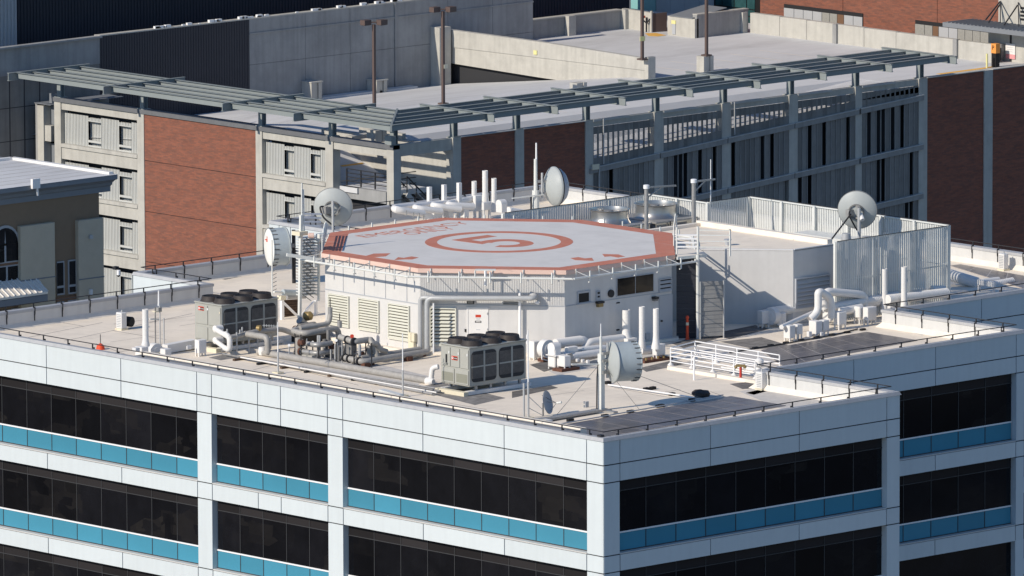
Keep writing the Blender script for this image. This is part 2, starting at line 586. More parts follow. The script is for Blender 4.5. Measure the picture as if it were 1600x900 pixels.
# ================================================================ white office building in front
OUT = [(0, 0), (19.3, 0), (19.3, 9.05), (37.15, 9.05), (37.15, 18.25), (55.9, 18.25), (55.9, 63.3), (35.4, 63.3), (35.4, 54.3), (18.15, 54.3), (18.15, 48.8), (0, 48.8)]
office = thing('office_building', 'white panelled office building with dark ribbon windows and blue glass bands, helipad on its roof', 'office building', (0, 0, 0))
HEAD, SILL, FLOOR = -1.18, -4.61, 4.2
JT = -0.374
def facade(axis, off, sgn=1):
    """box builder in facade terms: u along the wall, d inwards, z up"""
    def B(mb, u0, u1, d0, d1, z0, z1):
        if axis == 'x': mb.box(off + d0, off + d1, u0, u1, z0, z1)
        else: mb.box(u0, u1, off + d0, off + d1, z0, z1)
        return mb
    return B
def inset_poly(poly, d):
    n = len(poly)
    out = []
    for i in range(n):
        p0, p1, p2 = poly[i - 1], poly[i], poly[(i + 1) % n]
        def nrm(a, b):
            dx, dy = b[0] - a[0], b[1] - a[1]
            l = math.hypot(dx, dy)
            return (-dy / l, dx / l)
        n1, n2 = nrm(p0, p1), nrm(p1, p2)
        out.append((p1[0] + (n1[0] + n2[0]) * d, p1[1] + (n1[1] + n2[1]) * d))
    return out
part(office, 'core', MB().prism(inset_poly(OUT, 0.42), -34, -0.6), 'joint', False)
part(office, 'roof', MB().prism(inset_poly(OUT, 0.3), -0.5, 0.0), 'roof', False)

def build_facade(axis, off, joints, cols, bays, u_end0, u_end1, floors=3, fine=True):
    B = facade(axis, off)
    G = 0.026
    # backing behind the joints
    mb = MB()
    B(mb, u_end0 + 0.06, u_end1 - 0.06, 0.05, 0.30, HEAD, 0.6)
    for k in range(floors): B(mb, u_end0 + 0.06, u_end1 - 0.06, 0.05, 0.30, SILL - FLOOR * k - 0.72, SILL - FLOOR * k - 0.03)
    for (c0, c1) in cols: B(mb, c0 + 0.03, c1 - 0.03, 0.05, 0.30, -34, 0.5)
    part(office, 'joint_backing', mb, 'joint', False)
    js = sorted(joints)
    for i in range(len(js) - 1):
        a, b = js[i] + G, js[i + 1] - G
        part(office, 'cladding_panel', B(MB(), a, b, 0, 0.05, JT + G, 0.735), 'panel_white', False)
        part(office, 'cladding_panel', B(MB(), a, b, 0, 0.05, HEAD, JT - G), 'panel_white', False)
        for k in range(floors):
            z = SILL - FLOOR * k
            part(office, 'cladding_panel', B(MB(), a, b, 0, 0.05, HEAD - FLOOR * (k + 1), z - G), 'panel_white', False)
    for (c0, c1) in cols:
        for k in range(floors):
            zt, zb = HEAD - FLOOR * k - 2 * G, SILL - FLOOR * k + G
            part(office, 'column_panel', B(MB(), c0 + G, c1 - G, 0.001, 0.40, zb, zt), 'panel_white', False)
        if floors * FLOOR < 14: pass
    for (w0, w1, ms) in bays:
        for k in range(floors):
            h, s = HEAD - FLOOR * k, SILL - FLOOR * k
            e = [w0] + sorted(ms) + [w1]
            part(office, 'window_sill', B(MB(), w0, w1, 0.0, 0.36, s - 0.004, s + 0.055), 'sill', False)
            part(office, 'window_head', B(MB(), w0, w1, 0.052, 0.40, h - 0.02, h + 0.03), 'joint', False)
            for i in range(len(e) - 1):
                a, b = e[i], e[i + 1]
                part(office, 'spandrel_panel', B(MB(), a + 0.012, b - 0.012, 0.325, 0.345, s + 0.1, s + 0.92), 'glass_teal', False)
                part(office, 'window_pane', B(MB(), a + 0.012, b - 0.012, 0.33, 0.35, s + 0.98, h - 0.56), 'glass', False)
                part(office, 'window_pane', B(MB(), a + 0.012, b - 0.012, 0.33, 0.35, h - 0.52, h - 0.02), 'glass_upper', False)
                if i: part(office, 'mullion', B(MB(), a - 0.018, a + 0.018, 0.305, 0.36, s + 0.06, h - 0.02), 'mullion', False)
            part(office, 'window_transom', B(MB(), w0, w1, 0.303, 0.36, h - 0.56, h - 0.522), 'mullion', False)
            part(office, 'window_rail', B(MB(), w0, w1, 0.285, 0.36, s + 0.915, s + 0.985), 'trim_white', False)
            part(office, 'window_base', B(MB(), w0, w1, 0.30, 0.36, s + 0.056, s + 0.1), 'mullion', False)
    mb = MB()                                             # storeys below the frame
    for k in range(floors, 7):
        z = SILL - FLOOR * k
        B(mb, u_end0, u_end1, 0, 0.3, z - 0.74, z)
    for (c0, c1) in cols: B(mb, c0, c1, 0.003, 0.3, -34, SILL - FLOOR * (floors - 1) - 0.74)
    part(office, 'lower_storeys', mb, 'panel_white', False, kind='stuff')
    mb = MB()
    B(mb, u_end0 + 0.3, u_end1 - 0.3, 0.31, 0.38, -34, SILL - FLOOR * (floors - 1) - 0.75)
    part(office, 'lower_glazing', mb, 'glass', False, kind='stuff')

uL = lambda px, py=640: ax(px, py, 0)[1]
uLg = lambda px, py=700: ax(px, py, 0.34)[1]
LJ = [0.0, uL(916.3), uL(787.5), uL(660.5), uL(535.4), uL(511.4), uL(438.3), uL(402.5), uL(330.7), uL(307.6), uL(188.9, 600), uL(72.5, 575)]
sp = LJ[-1] - LJ[-2]
LJ += [LJ[-1] + sp * 0.99, 47.7, 48.8]
Lc = [(0.0, uL(916.3)), (uL(535.4), uL(511.4)), (uL(330.7), uL(307.6)), (47.7, 48.8)]
Lm1 = [uLg(x, 760) for x in (585, 626.5, 668.5, 710.5, 753, 795.5, 838, 881.3)]
Lm2 = [uLg(x, 700) for x in (375, 411, 447.5, 483.5)]
Lm3 = [uLg(x, 680) for x in (4.5, 43.3, 81.5, 119.7, 158.5, 198, 237, 276.5)]
st = Lm3[0] - Lm3[1]
Lm3 += [Lm3[0] + st * i for i in (1, 2)]
build_facade('x', 0.0, LJ, Lc, [(Lc[0][1], Lc[1][0], Lm1), (Lc[1][1], Lc[2][0], Lm2), (Lc[2][1], 47.7, [m for m in Lm3 if m < 47.2])], 0.0, 48.8, 3)
uR = lambda px, py=700: ay(px, py, 0)[0]
uRg = lambda px, py=750: ay(px, py, 0.34)[0]
RJ = [0.0, uR(968.7), uR(1110.3), uR(1249), uR(1385.6), 19.3]
build_facade('y', 0.0, RJ, [(0.0, RJ[1]), (RJ[4], 19.3)], [(RJ[1], RJ[4], [uRg(x, 780) for x in (1008.5, 1055.5, 1102, 1149, 1195.3, 1241.5, 1287.5, 1332.5)])], 0.052, 19.3, 2)
u9 = lambda px, py=600: ay(px, py, 9.05)[0]
u9g = lambda px, py=700: ay(px, py, 9.39)[0]
j2 = u9(1334.5, 610)
NJ = [19.3, j2 - 0.02, u9(1461.8), u9(1587.7), 37.15]
build_facade('y', 9.05, NJ, [(NJ[3], 37.15)], [(19.3, NJ[3], [u9g(x) for x in (1411, 1454.4, 1496.6, 1538.5)])], 19.3, 37.15, 2)
u18 = ay(1533.8, 480, 18.25)[0]
TJ = [37.15, u18 - 5.15, u18, u18 + 5.15, 54.9, 55.9]
build_facade('y', 18.25, TJ, [(54.9, 55.9)], [(37.15, 54.9, [u18 - 5.15 + 1.7 * i for i in range(0, 9)])], 37.15, 55.9, 1)
# end walls of the steps and the far sides
def endwall(axis, off, u0, u1, joints):
    B = facade(axis, off)
    js = [u0] + joints + [u1]
    for i in range(len(js) - 1):
        part(office, 'cladding_panel', B(MB(), js[i] + 0.026, js[i + 1] - 0.026, 0, 0.05, JT + 0.026, 0.735), 'panel_white', False)
        part(office, 'cladding_panel', B(MB(), js[i] + 0.026, js[i + 1] - 0.026, 0, 0.05, -34, JT - 0.026), 'panel_white', False)
    part(office, 'joint_backing', B(MB(), u0 + 0.06, u1 - 0.06, 0.05, 0.3, -34, 0.6), 'joint', False)
endwall('x', 18.15, 48.8, 54.3, [ax(x, 430, 18.15)[1] for x in (300.5, 268.5, 206.2)])
endwall('x', 35.4, 54.3, 63.3, [ax(x, 350, 35.4)[1] for x in (453.8, 436)])
for (x0, x1, y0, y1) in [(19.0, 19.3, 0.3, 9.05), (36.85, 37.15, 9.35, 18.25), (55.6, 55.9, 18.55, 63.3), (35.7, 55.6, 63.0, 63.3), (18.45, 35.4, 54.0, 54.3), (0.3, 18.15, 48.5, 48.8)]:
    part(office, 'rear_wall', MB().box(x0, x1, y0, y1, -34, -0.02), 'panel_white', False)

# parapet: inner face, sloped cant at the foot, metal cap
n = len(OUT)
inn = inset_poly(OUT, 0.36)
can = inset_poly(OUT, 0.60)
capo, capi = inset_poly(OUT, -0.05), inset_poly(OUT, 0.40)
bak = inset_poly(OUT, 0.06)
for i in range(n):
    j = (i + 1) % n
    mb = MB().ext([(bak[i][0], bak[i][1], -0.02), (bak[j][0], bak[j][1], -0.02), (inn[j][0], inn[j][1], -0.02), (inn[i][0], inn[i][1], -0.02)], (0, 0, 0.77))
    part(office, 'parapet', mb, 'parapet', False)
    mb = MB()
    a, b, c, d = inn[i], inn[j], can[j], can[i]
    mb.add([(a[0], a[1], 0.002), (b[0], b[1], 0.002), (c[0], c[1], 0.002), (d[0], d[1], 0.002), (a[0], a[1], 0.24), (b[0], b[1], 0.24)],
           [(0, 1, 2, 3), (4, 5, 2, 3)[::-1], (0, 3, 4), (1, 5, 2), (0, 4, 5, 1)])
    part(office, 'parapet_cant', mb, 'roof_pale', False)
    a, b, c, d = capo[i], capo[j], capi[j], capi[i]
    a2, b2 = inset_poly(OUT, 0.03)[i], inset_poly(OUT, 0.03)[j]
    mb = MB().add([(a[0], a[1], 0.742), (b[0], b[1], 0.742), (c[0], c[1], 0.742), (d[0], d[1], 0.742), (a2[0], a2[1], 0.90), (b2[0], b2[1], 0.90), (c[0], c[1], 0.88), (d[0], d[1], 0.88)],
                  [(3, 2, 1, 0), (4, 5, 6, 7), (0, 1, 5, 4), (1, 2, 6, 5), (2, 3, 7, 6), (3, 0, 4, 7)])
    part(office, 'parapet_cap', mb, 'cap', False)

# grey ledge and white cable trough inside the front left parapet
part(office, 'parapet_ledge', MB().box(0.41, 1.0, 2.6, 33.6, 0.3, 0.86), 'ledge_grey', False)
for k in range(12):
    part(office, 'cable_trough', MB().bbox(1.002, 1.42, 2.6 + k * 2.6, 5.18 + k * 2.6, 0.3, 0.93 + 0.012 * (k % 3), 0.02), 'roof_pale', False)
# membrane seams and laid patches on the roof
seams = MB()
def sheet(mb, pts, z): mb.quad(*[(p[0], p[1], z) for p in pts])
for (p, q) in [((40, 528), (160, 504)), ((100, 533), (300, 490)), ((320, 596), (445, 566)), ((420, 566), (560, 602)), ((1110, 612), (1182, 637)), ((1210, 620), (1228, 615)), ((1240, 622), (1262, 616)),
               ((150, 537), (222, 563)), ((1300, 505), (1392, 488)), ((1455, 528), (1470, 524)), ((960, 606), (1085, 628)), ((690, 628), (760, 640)), ((560, 575), (660, 545)), ((650, 595), (700, 600)), ((1090, 560), (1190, 590))]:
    a, b = Vector(az(*p)), Vector(az(*q))
    w = (b - a).cross(Vector((0, 0, 1))).normalized() * 0.025
    sheet(seams, [a - w, a + w, b + w, b - w], 0.004)
rs = random.Random(21)
for k in range(70):                                  # short laps and scuffs of the membrane
    x, y = rs.uniform(1, 36), rs.uniform(1, 48)
    if x > 19 and y < 9.5: continue
    if 13.5 < x < 32.5 and 21.5 < y < 41.5: continue
    L_ = rs.uniform(0.8, 5.0)
    w_ = rs.uniform(0.012, 0.03)
    if rs.random() < 0.6: sheet(seams, [(x, y - w_), (x + L_, y - w_), (x + L_, y + w_), (x, y + w_)], 0.0045)
    else: sheet(seams, [(x - w_, y), (x + w_, y), (x + w_, y + L_), (x - w_, y + L_)], 0.0048)
part(office, 'roof_seams', seams, 'roof_seam', False, kind='stuff')
def patch(pxs, m, name='mat_shade_patch', z=0.006):
    P = [az(x, y) for x, y in pxs]
    part(office, name, MB().prism([(p[0], p[1]) for p in P], 0.001, z), m, False)
patch([(327, 433), (372, 424.5), (398, 428), (352, 437)], 'roof_mat')
patch([(326, 559), (352, 553), (376, 558), (345, 563)], 'roof_mat')
patch([(640, 607), (690, 598), (790, 622), (742, 633)], 'roof_mat')
patch([(800, 612), (860, 602), (872, 606), (800, 622)], 'roof_mat')
patch([(828, 570), (905, 551), (940, 558), (850, 581)], 'roof_mat')
patch([(1000, 575), (1055, 562), (1075, 568), (1010, 581)], 'roof_mat')
patch([(1050, 537), (1110, 519), (1130, 526), (1070, 545)], 'roof_mat')
patch([(1110, 522), (1180, 508), (1202, 514), (1140, 530)], 'roof_mat')
patch([(1125, 534), (1190, 527), (1240, 542), (1180, 546)], 'roof_mat')
patch([(1140, 600), (1185, 595), (1190, 607), (1160, 608)], 'roof_mat')
patch([(1165, 614), (1190, 608), (1200, 611), (1178, 617)], 'roof_mat')
patch([(1400, 497), (1440, 505), (1480, 516), (1440, 524), (1400, 512)], 'roof_patch')
patch([(1155, 612), (1190, 604), (1300, 628), (1290, 640), (1222, 640)], 'roof_patch')
patch([(420, 560), (500, 548), (680, 590), (640, 606), (560, 592)], 'roof_patch', z=0.0035)  # mats, dirt and the pipes' shade put into one darker patch
patch([(840, 572), (1010, 547), (1040, 556), (870, 586)], 'roof_patch', z=0.0035)
patch([(1040, 545), (1100, 530), (1240, 560), (1180, 572)], 'roof_patch', z=0.0035)

# black cable rail along every parapet
RL = inset_poly(OUT, 0.30)
labels = ['black cable rail along the front right parapet above the shaded wall', 'black cable rail on the short parapet behind the front right corner', 'black cable rail on the second stepped parapet beside the dark panels',
          'black cable rail on the short bright parapet at the far right step', 'black cable rail on the parapet in front of the white ducts at far right', 'black cable rail on the far right parapet below the dark brick wall',
          'black cable rail on the rearmost parapet behind the white stacks', 'black cable rail on the small rear step left of the grey dish', 'black cable rail on the parapet below the red brick wall', 'black cable rail on the short white step at the left rear',
          'black cable rail on the left rear parapet beside the tan building', 'black cable rail along the long front left parapet']
for i in range(n):
    a, b = Vector((*RL[i], 0)), Vector((*RL[(i + 1) % n], 0))
    L = (b - a).length
    d = (b - a).normalized()
    nin = Vector((-d.y, d.x, 0))
    r = thing('cable_rail', labels[i], 'railing', (a.x, a.y, 0.9), 'cable rails on the parapets')
    part(r, 'rail', MB().tube([a + Vector((0, 0, 1.14)), b + Vector((0, 0, 1.14))], 0.024, 6), 'dark_steel')
    k = max(2, int(round(L / 1.85)))
    for q in range(k):
        p = a + d * (L * (q + 0.5) / k)
        x = p + nin * 0.10
        mb = MB().bar(p + Vector((0, 0, 0.9)), p + Vector((0, 0, 1.14)), 0.05)
        mb.bar(p + Vector((0, 0, 0.93)), x + Vector((0, 0, 0.93)), 0.05)
        mb.bar(x + Vector((0, 0, 0.95)), x + Vector((0, 0, 0.62)), 0.05)
        mb.bar(x + Vector((0, 0, 0.62)), x - nin * 0.02 + Vector((0, 0, 0.55)), 0.05)
        mb.bar(x - nin * 0.02 + Vector((0, 0, 0.56)), x - nin * 0.02 + Vector((0, 0, 0.26)), 0.04)
        part(r, 'post', mb, 'dark_steel', False)

# camera on the corner of the parapet, one more on the left rear step
def cctv(px, py, z, label, d):
    p = Vector(az(px, py, z))
    t = thing('security_camera', label, 'camera', p[:], 'security cameras on the roof corners')
    part(t, 'bracket', MB().box(p.x - 0.22, p.x + 0.02, p.y - 0.02, p.y + 0.22, p.z, p.z + 0.16).bar(p, p + Vector((-0.18, -0.22, -0.05)), 0.07), 'dark_steel', False)
    h = p + Vector((-0.2, -0.24, -0.1))
    part(t, 'housing', MB().lathe(h + Vector((0, 0, 0.12)), (0, 0, -1), [(0, 0.03), (0.03, 0.1), (0.26, 0.1)], 14), 'trim_white')
    part(t, 'dome', MB().lathe(h + Vector((0, 0, -0.14)), (0, 0, -1), [(0, 0.1), (0.06, 0.085), (0.1, 0.03)], 14), 'black')
cctv(943.5, 684.5, 0.82, 'white security camera on a dark bracket at the front corner of the parapet', 1)
cctv(185, 421, 0.82, 'white security camera on the corner of the short white step at the left rear', 1)

# ================================================================ penthouse under the helipad
OCT = [(14.4, 35.5), (14.4, 28.4), (19.15, 22.85), (26.55, 22.85), (31.6, 28.3), (31.6, 34.9), (27.0, 40.45), (19.4, 40.45)]
PZ = 4.25
pent = thing('penthouse', 'white stucco plant room with louvres under the eight sided helipad', 'building', (23, 31.6, 0))
octw = inset_poly(OCT, 0.10)
part(pent, 'wall', MB().prism(octw, 0, PZ - 0.2), 'stucco', False)
part(pent, 'wall_band', MB().prism(inset_poly(OCT, 0.085), 2.42, 2.46), 'louver_grey', False)
un_ = (Vector((*octw[2], 0)) - Vector((*octw[1], 0)))
rb = MB()
nf = Vector((un_.y, -un_.x, 0)).normalized()
if nf.dot(Vector((-1, -1, 0))) < 0: nf = -nf
nr = int(un_.length / 0.085)
for i in range(nr):
    q = Vector((*octw[1], 0)) + un_ * ((i + .5) / nr) + nf * .016
    u_ = un_.normalized() * .02
    rb.ext([(q - u_ - nf * .03 + Vector((0, 0, 2.49)))[:], (q + u_ - nf * .03 + Vector((0, 0, 2.49)))[:], (q + u_ + nf * .006 + Vector((0, 0, 2.49)))[:], (q - u_ + nf * .006 + Vector((0, 0, 2.49)))[:]], (0, 0, PZ - .23 - 2.49))
part(pent, 'ribbed_band', rb, 'stucco', False, kind='stuff')
for f in (.2, .42, .64, .86):  # grey stripes painting the net arms' shadows on the left wall
    y_ = 35.5 + (28.4 - 35.5) * f
    part(pent, 'arm_shadow_stripe', MB().box(octw[0][0] - .02, octw[0][0] + .01, y_ - .015, y_ + .015, 2.47, PZ - .23), 'louver_grey', False)
part(pent, 'base_curb', MB().prism(inset_poly(OCT, -0.1), 0, 0.12), 'roof_pale', False)
A = Vector((octw[0][0], octw[0][1], 0)); B_ = Vector((octw[1][0], octw[1][1], 0)); C_ = Vector((octw[2][0], octw[2][1], 0)); D_ = Vector((octw[3][0], octw[3][1], 0))
def onwall(P, Q, px, py):                         # point of wall P-Q seen at a pixel -> (distance along wall, height)
    nn = Vector((-(Q - P).y, (Q - P).x, 0)).normalized()
    o = Vector(CAM); d = Vector(ray(px, py))
    t = (P - o).dot(nn) / d.dot(nn)
    X = o + d * t
    return (X - P).dot((Q - P).normalized()), X.z
def wbox(mb, P, Q, s0, s1, z0, z1, d0, d1):        # box on a wall: s along, d outwards
    u = (Q - P).normalized(); nn = Vector((u.y, -u.x, 0))
    c = (P + Q) / 2 - Vector((23, 31.6, 0))
    if nn.dot(c) < 0: nn = -nn
    pts = [P + u * s0 + nn * d0, P + u * s1 + nn * d0, P + u * s1 + nn * d1, P + u * s0 + nn * d1]
    return mb.ext([(p.x, p.y, z0) for p in pts], (0, 0, z1 - z0))
def louver(P, Q, x0, x1, ytop, ybot, yb_z, nm, mt, cnt, par, fr=0.06, dep=0.10):
    s0, zt = onwall(P, Q, x0, ytop)
    s1, _ = onwall(P, Q, x1, ytop)
    zb = yb_z
    part(par, 'louver_back', wbox(MB(), P, Q, s0, s1, zb, zt, 0.001, 0.012), 'black', False)
    lf = part(par, 'louver_frame', wbox(wbox(wbox(wbox(MB(), P, Q, s0 - fr, s0, zb, zt, 0.001, dep), P, Q, s1, s1 + fr, zb, zt, 0.001, dep), P, Q, s0 - fr, s1 + fr, zt, zt + fr, 0.001, dep), P, Q, s0 - fr, s1 + fr, zb - fr, zb, 0.001, dep), mt, False)
    u = (Q - P).normalized(); nn = Vector((u.y, -u.x, 0))
    if nn.dot((P + Q) / 2 - Vector((23, 31.6, 0))) < 0: nn = -nn
    h = (zt - zb) / cnt
    for i in range(cnt):
        z = zb + h * i
        a = P + u * (s0 + 0.002); b = P + u * (s1 - 0.002)
        mb = MB().ext([(a + nn * dep + Vector((0, 0, z + 0.03)))[:], (a + nn * 0.03 + Vector((0, 0, z + h * 0.66)))[:], (a + nn * 0.03 + Vector((0, 0, z + h * 0.58)))[:], (a + nn * (dep - 0.01) + Vector((0, 0, z)))[:]], (b - a)[:])
        part(lf, 'slat', mb, mt, False)
louver(A, B_, 515.5, 545, 460, 0, 0.75, 'a', 'louver', 11, pent)
louver(A, B_, 562.5, 592, 467, 0, 0.75, 'b', 'louver', 11, pent)
louver(A, B_, 609, 639.5, 475, 0, 0.55, 'c', 'louver', 11, pent)
louver(B_, C_, 673, 711, 482.5, 0, 0.45, 'd', 'louver', 10, pent)
def wb(P, Q, px0, px1, py0, py1, d0, d1, nm, m, par=pent, **k):
    s0, zt = onwall(P, Q, px0, py0); s1, _ = onwall(P, Q, px1, py0); _, zb = onwall(P, Q, (px0 + px1) / 2, py1)
    return part(par, nm, wbox(MB(), P, Q, s0, s1, zb, zt, d0, d1), m, False, **k)
# front wall: door with notices, lamps, vent, marks
s0, zt = onwall(B_, C_, 731.5, 482)
s1, _ = onwall(B_, C_, 763, 482)
part(pent, 'door_frame', wbox(wbox(MB(), B_, C_, s0 - 0.07, s1 + 0.07, zt, zt + 0.07, 0.001, 0.05), B_, C_, s0 - 0.07, s0, 0.1, zt, 0.001, 0.05), 'white_paint', False)
dr = part(pent, 'door', wbox(MB(), B_, C_, s0, s1, 0.12, zt, 0.001, 0.03), 'white_paint', False)
def notice(px0, px1, py0, py1, m, lines=()):
    o = wb(B_, C_, px0, px1, py0, py1, 0.031, 0.036, 'notice', m, dr)
notice(743, 751.6, 491.5, 495.8, 'badge_red')
notice(742.2, 752.2, 501, 504.2, 'joint')
notice(744, 751, 497, 497.6, 'louver_grey'); notice(744.5, 750, 498.6, 499.1, 'louver_grey'); notice(744, 750.5, 514.6, 515.4, 'louver_grey')
wb(B_, C_, 743.6, 751, 502, 503.2, 0.0365, 0.038, 'notice_text', 'sign_white', dr)
wb(B_, C_, 761, 762, 488, 491.5, 0.031, 0.06, 'hinge', 'steel_grey', dr)
wb(B_, C_, 761, 762, 513, 516, 0.031, 0.06, 'hinge', 'steel_grey', dr)
wb(B_, C_, 726, 728.8, 514, 518.4, 0.001, 0.05, 'switch_box', 'joint')
lf = wb(B_, C_, 730, 741, 467.2, 474.2, 0.001, 0.16, 'wall_lamp', 'dark_steel')
wb(B_, C_, 731.5, 739.7, 469.3, 473.5, 0.161, 0.17, 'lamp_lens', 'lens', lf)
vf = wb(B_, C_, 784.5, 811, 469, 476.5, 0.001, 0.07, 'wall_vent', 'steel_grey')
wb(B_, C_, 786.5, 809.5, 470.5, 472.3, 0.071, 0.075, 'slot', 'joint', vf)
wb(B_, C_, 786.5, 809.5, 473.6, 475.4, 0.071, 0.075, 'slot', 'joint', vf)
# shaded right wall: windows, vents, lamps, door
def win(px0, px1, py0t, py1t, h, P=C_, Q=D_):
    s0, zt = onwall(P, Q, px0, py0t); s1, _ = onwall(P, Q, px1, py1t)
    f = part(pent, 'window_frame', wbox(MB(), P, Q, s0, s1, zt - h, zt, 0.001, 0.05), 'louver_grey', False)
    m = s0 + (s1 - s0) * 0.5
    return f, s0, s1, zt, m
f, s0, s1, zt, m = win(962.5, 1020.8, 434.5, 426.2, 0.94)
part(f, 'pane', wbox(MB(), C_, D_, s0 + 0.05, m - 0.02, zt - 0.89, zt - 0.04, 0.051, 0.056), 'glass', False)
part(f, 'pane', wbox(MB(), C_, D_, m + 0.02, s1 - 0.05, zt - 0.89, zt - 0.04, 0.051, 0.056), 'glass', False)
f, s0, s1, zt, m = win(901.5, 921.8, 456, 453.5, 0.62)
part(f, 'pane', wbox(MB(), C_, D_, s0 + 0.08, s1 - 0.12, zt - 0.54, zt - 0.10, 0.051, 0.056), 'black', False)
part(f, 'sill', wbox(MB(), C_, D_, s0 - 0.06, s1 + 0.04, zt - 0.64, zt - 0.58, 0.051, 0.12), 'louver_grey', False)
sv, zv = onwall(C_, D_, 953.8, 458.5)
uw = (D_ - C_).normalized()
pv = C_ + uw * sv + Vector((0, 0, zv))
part(pent, 'round_vent', MB().lathe(pv + Vector((0, 0.05, 0)), (0, -1, 0), [(0, 0.19), (0.14, 0.19), (0.14, 0.14)], 18), 'dark_steel')
f = wb(C_, D_, 930.5, 936.5, 455, 470, 0.001, 0.10, 'meter_box', 'louver_grey')
wb(C_, D_, 931.5, 935, 456, 459, 0.101, 0.11, 'meter_window', 'joint', f); wb(C_, D_, 931.5, 935, 462, 464.5, 0.101, 0.11, 'meter_window', 'joint', f)
f = wb(C_, D_, 930, 940, 471, 473.5, 0.001, 0.22, 'wall_lamp', 'dark_steel'); wb(C_, D_, 931.5, 939, 473.5, 479, 0.001, 0.18, 'lamp_lens', 'brass', f)
f = wb(C_, D_, 1018, 1024, 463.5, 466.5, 0.001, 0.26, 'wall_lamp', 'dark_steel'); wb(C_, D_, 1018.6, 1023.6, 466.5, 469.5, 0.001, 0.22, 'lamp_lens', 'lens', f)
wb(C_, D_, 963, 968, 472.5, 474, 0.001, 0.03, 'wall_slot', 'joint'); wb(C_, D_, 963, 967.5, 514.5, 516.5, 0.001, 0.03, 'wall_slot', 'joint')
louver(C_, D_, 1030, 1047.5, 437.5, 0, onwall(C_, D_, 1038, 455)[1], 'e', 'louver_grey', 3, pent, 0.05, 0.08)
s0, zt = onwall(C_, D_, 1029.5, 462); s1, _ = onwall(C_, D_, 1050, 458)
dr = part(pent, 'door', wbox(MB(), C_, D_, s0, s1, 0.12, zt, 0.001, 0.04), 'louver_grey', False, label='grey steel door in the shaded right wall')
part(dr, 'handle', wbox(MB(), C_, D_, s0 + 0.08, s0 + 0.16, 0.98, 1.06, 0.041, 0.12), 'dark_steel', False)
wb(C_, D_, 1008, 1014.5, 521, 530, 0.001, 0.08, 'outlet_box', 'steel_grey')

# ---------------------------------------------------------------- helipad
pad = thing('helipad', 'grey eight sided rooftop helipad with red border, ring and numeral 5', 'helipad', (23, 31.6, PZ))
part(pad, 'slab', MB().prism(OCT, PZ - 0.22, PZ - 0.004), 'pad_edge', False)
part(pad, 'border', MB().prism(OCT, PZ - 0.006, PZ), 'pad_red', False)
part(pad, 'deck', MB().prism(inset_poly(OCT, 0.56), PZ - 0.006, PZ + 0.004), 'pad', False)
sm = MB()
for k in range(1, 6):
    x = 14.4 + 17.2 * k / 6
    y0, y1 = 22.85 + .6 + max(0, 18.5 - x) * 1.15 + max(0, x - 27) * 1.1, 40.45 - .6 - max(0, 18.9 - x) * 1.0 - max(0, x - 27.5) * 1.2
    sm.quad((x - .012, y0, PZ + .0046), (x + .012, y0, PZ + .0046), (x + .012, y1, PZ + .0046), (x - .012, y1, PZ + .0046))
part(pad, 'deck_seams', sm, 'roof_patch', False, kind='stuff')
cc = Vector(az(779.6, 378.1, PZ))
el = Vector(az(664, 377.6, PZ)); er = Vector(az(895.5, 377.6, PZ))
ro = (er - el).length / 2
ri = (Vector(az(875.5, 377.4, PZ)) - Vector(az(682, 377.4, PZ))).length / 2
part(pad, 'ring', MB().ring((cc.x, cc.y, PZ + 0.004), (0, 0, 1), ri, ro, 0.004, 96), 'pad_red', False)
def paint(name, pxs):
    part(pad, name, MB().prism([az(x, y, PZ)[:2] for x, y in pxs], PZ + 0.0035, PZ + 0.008), 'pad_red', False)
# the numeral, its strokes traced on the deck
def bow(c, r0, r1, a0, a1, k=26):
    o = [(c[0] + r1[0] * math.cos(a0 + (a1 - a0) * i / k), c[1] + r1[1] * math.sin(a0 + (a1 - a0) * i / k)) for i in range(k + 1)]
    q = [(c[0] + r0[0] * math.cos(a0 + (a1 - a0) * i / k), c[1] + r0[1] * math.sin(a0 + (a1 - a0) * i / k)) for i in range(k + 1)]
    return o, q
def five(cx, cy, h):                                # heavy numeral, upright along +y
    w = h * 0.62
    t = h * 0.17
    mb = MB()
    z0, z1 = PZ + 0.0035, PZ + 0.008
    L, Rr, T = cx - w / 2, cx + w / 2, cy + h / 2
    mb.prism([(L + 0.04, T - t), (Rr - 0.06, T - t), (Rr - 0.06, T), (L + 0.04, T)], z0, z1)
    mb.prism([(L + 0.04, T - t), (L + 0.04 + t, T - t), (L + 0.06 + t, cy + h * 0.02), (L - 0.04 + t * 0.3, cy - h * 0.02)], z0, z1 - 0.0005)
    c = (cx - w * 0.02, cy - h * 0.16)
    o, q = bow(c, (w * 0.27, h * 0.17), (w * 0.53, h * 0.34), R(128), R(-158))
    for i in range(len(o) - 1): mb.prism([o[i], o[i + 1], q[i + 1], q[i]], z0, z1 - 0.001)
    return mb
fx = Vector(az(776.5, 378, PZ))
part(pad, 'numeral', five(fx.x + 0.05, fx.y, 4.15), 'pad_red', False)
for body, px, py, size in (('EMERGENCY', 646, 359.2, 1.27), ('ONLY', 671, 361.2, 1.2)):
    me = text_mesh(body, size, 'pad_red')
    o = bpy.data.objects.new('lettering', me)
    COL.objects.link(o)
    o.parent = pad
    p = az(px, py, PZ)
    o.location = (p[0] - 23, p[1] - 31.6, 0.006)
for pts in ([(571, 400.2), (584, 396.4), (610.2, 395.9), (603, 400.6), (587, 401.9)], [(616.2, 406.6), (622, 402), (631, 403), (643, 400.8), (654.4, 402.5), (644, 405.6), (630, 405.6)],
            [(891, 403.5), (903.5, 401.9), (914, 403.8), (925, 403), (928, 407.7), (911, 407.2), (899, 406.6)], [(941, 397), (966, 397.6), (977, 401), (965.5, 402.6), (954, 400.6), (944.5, 401.5)]):
    paint('arrow', pts)
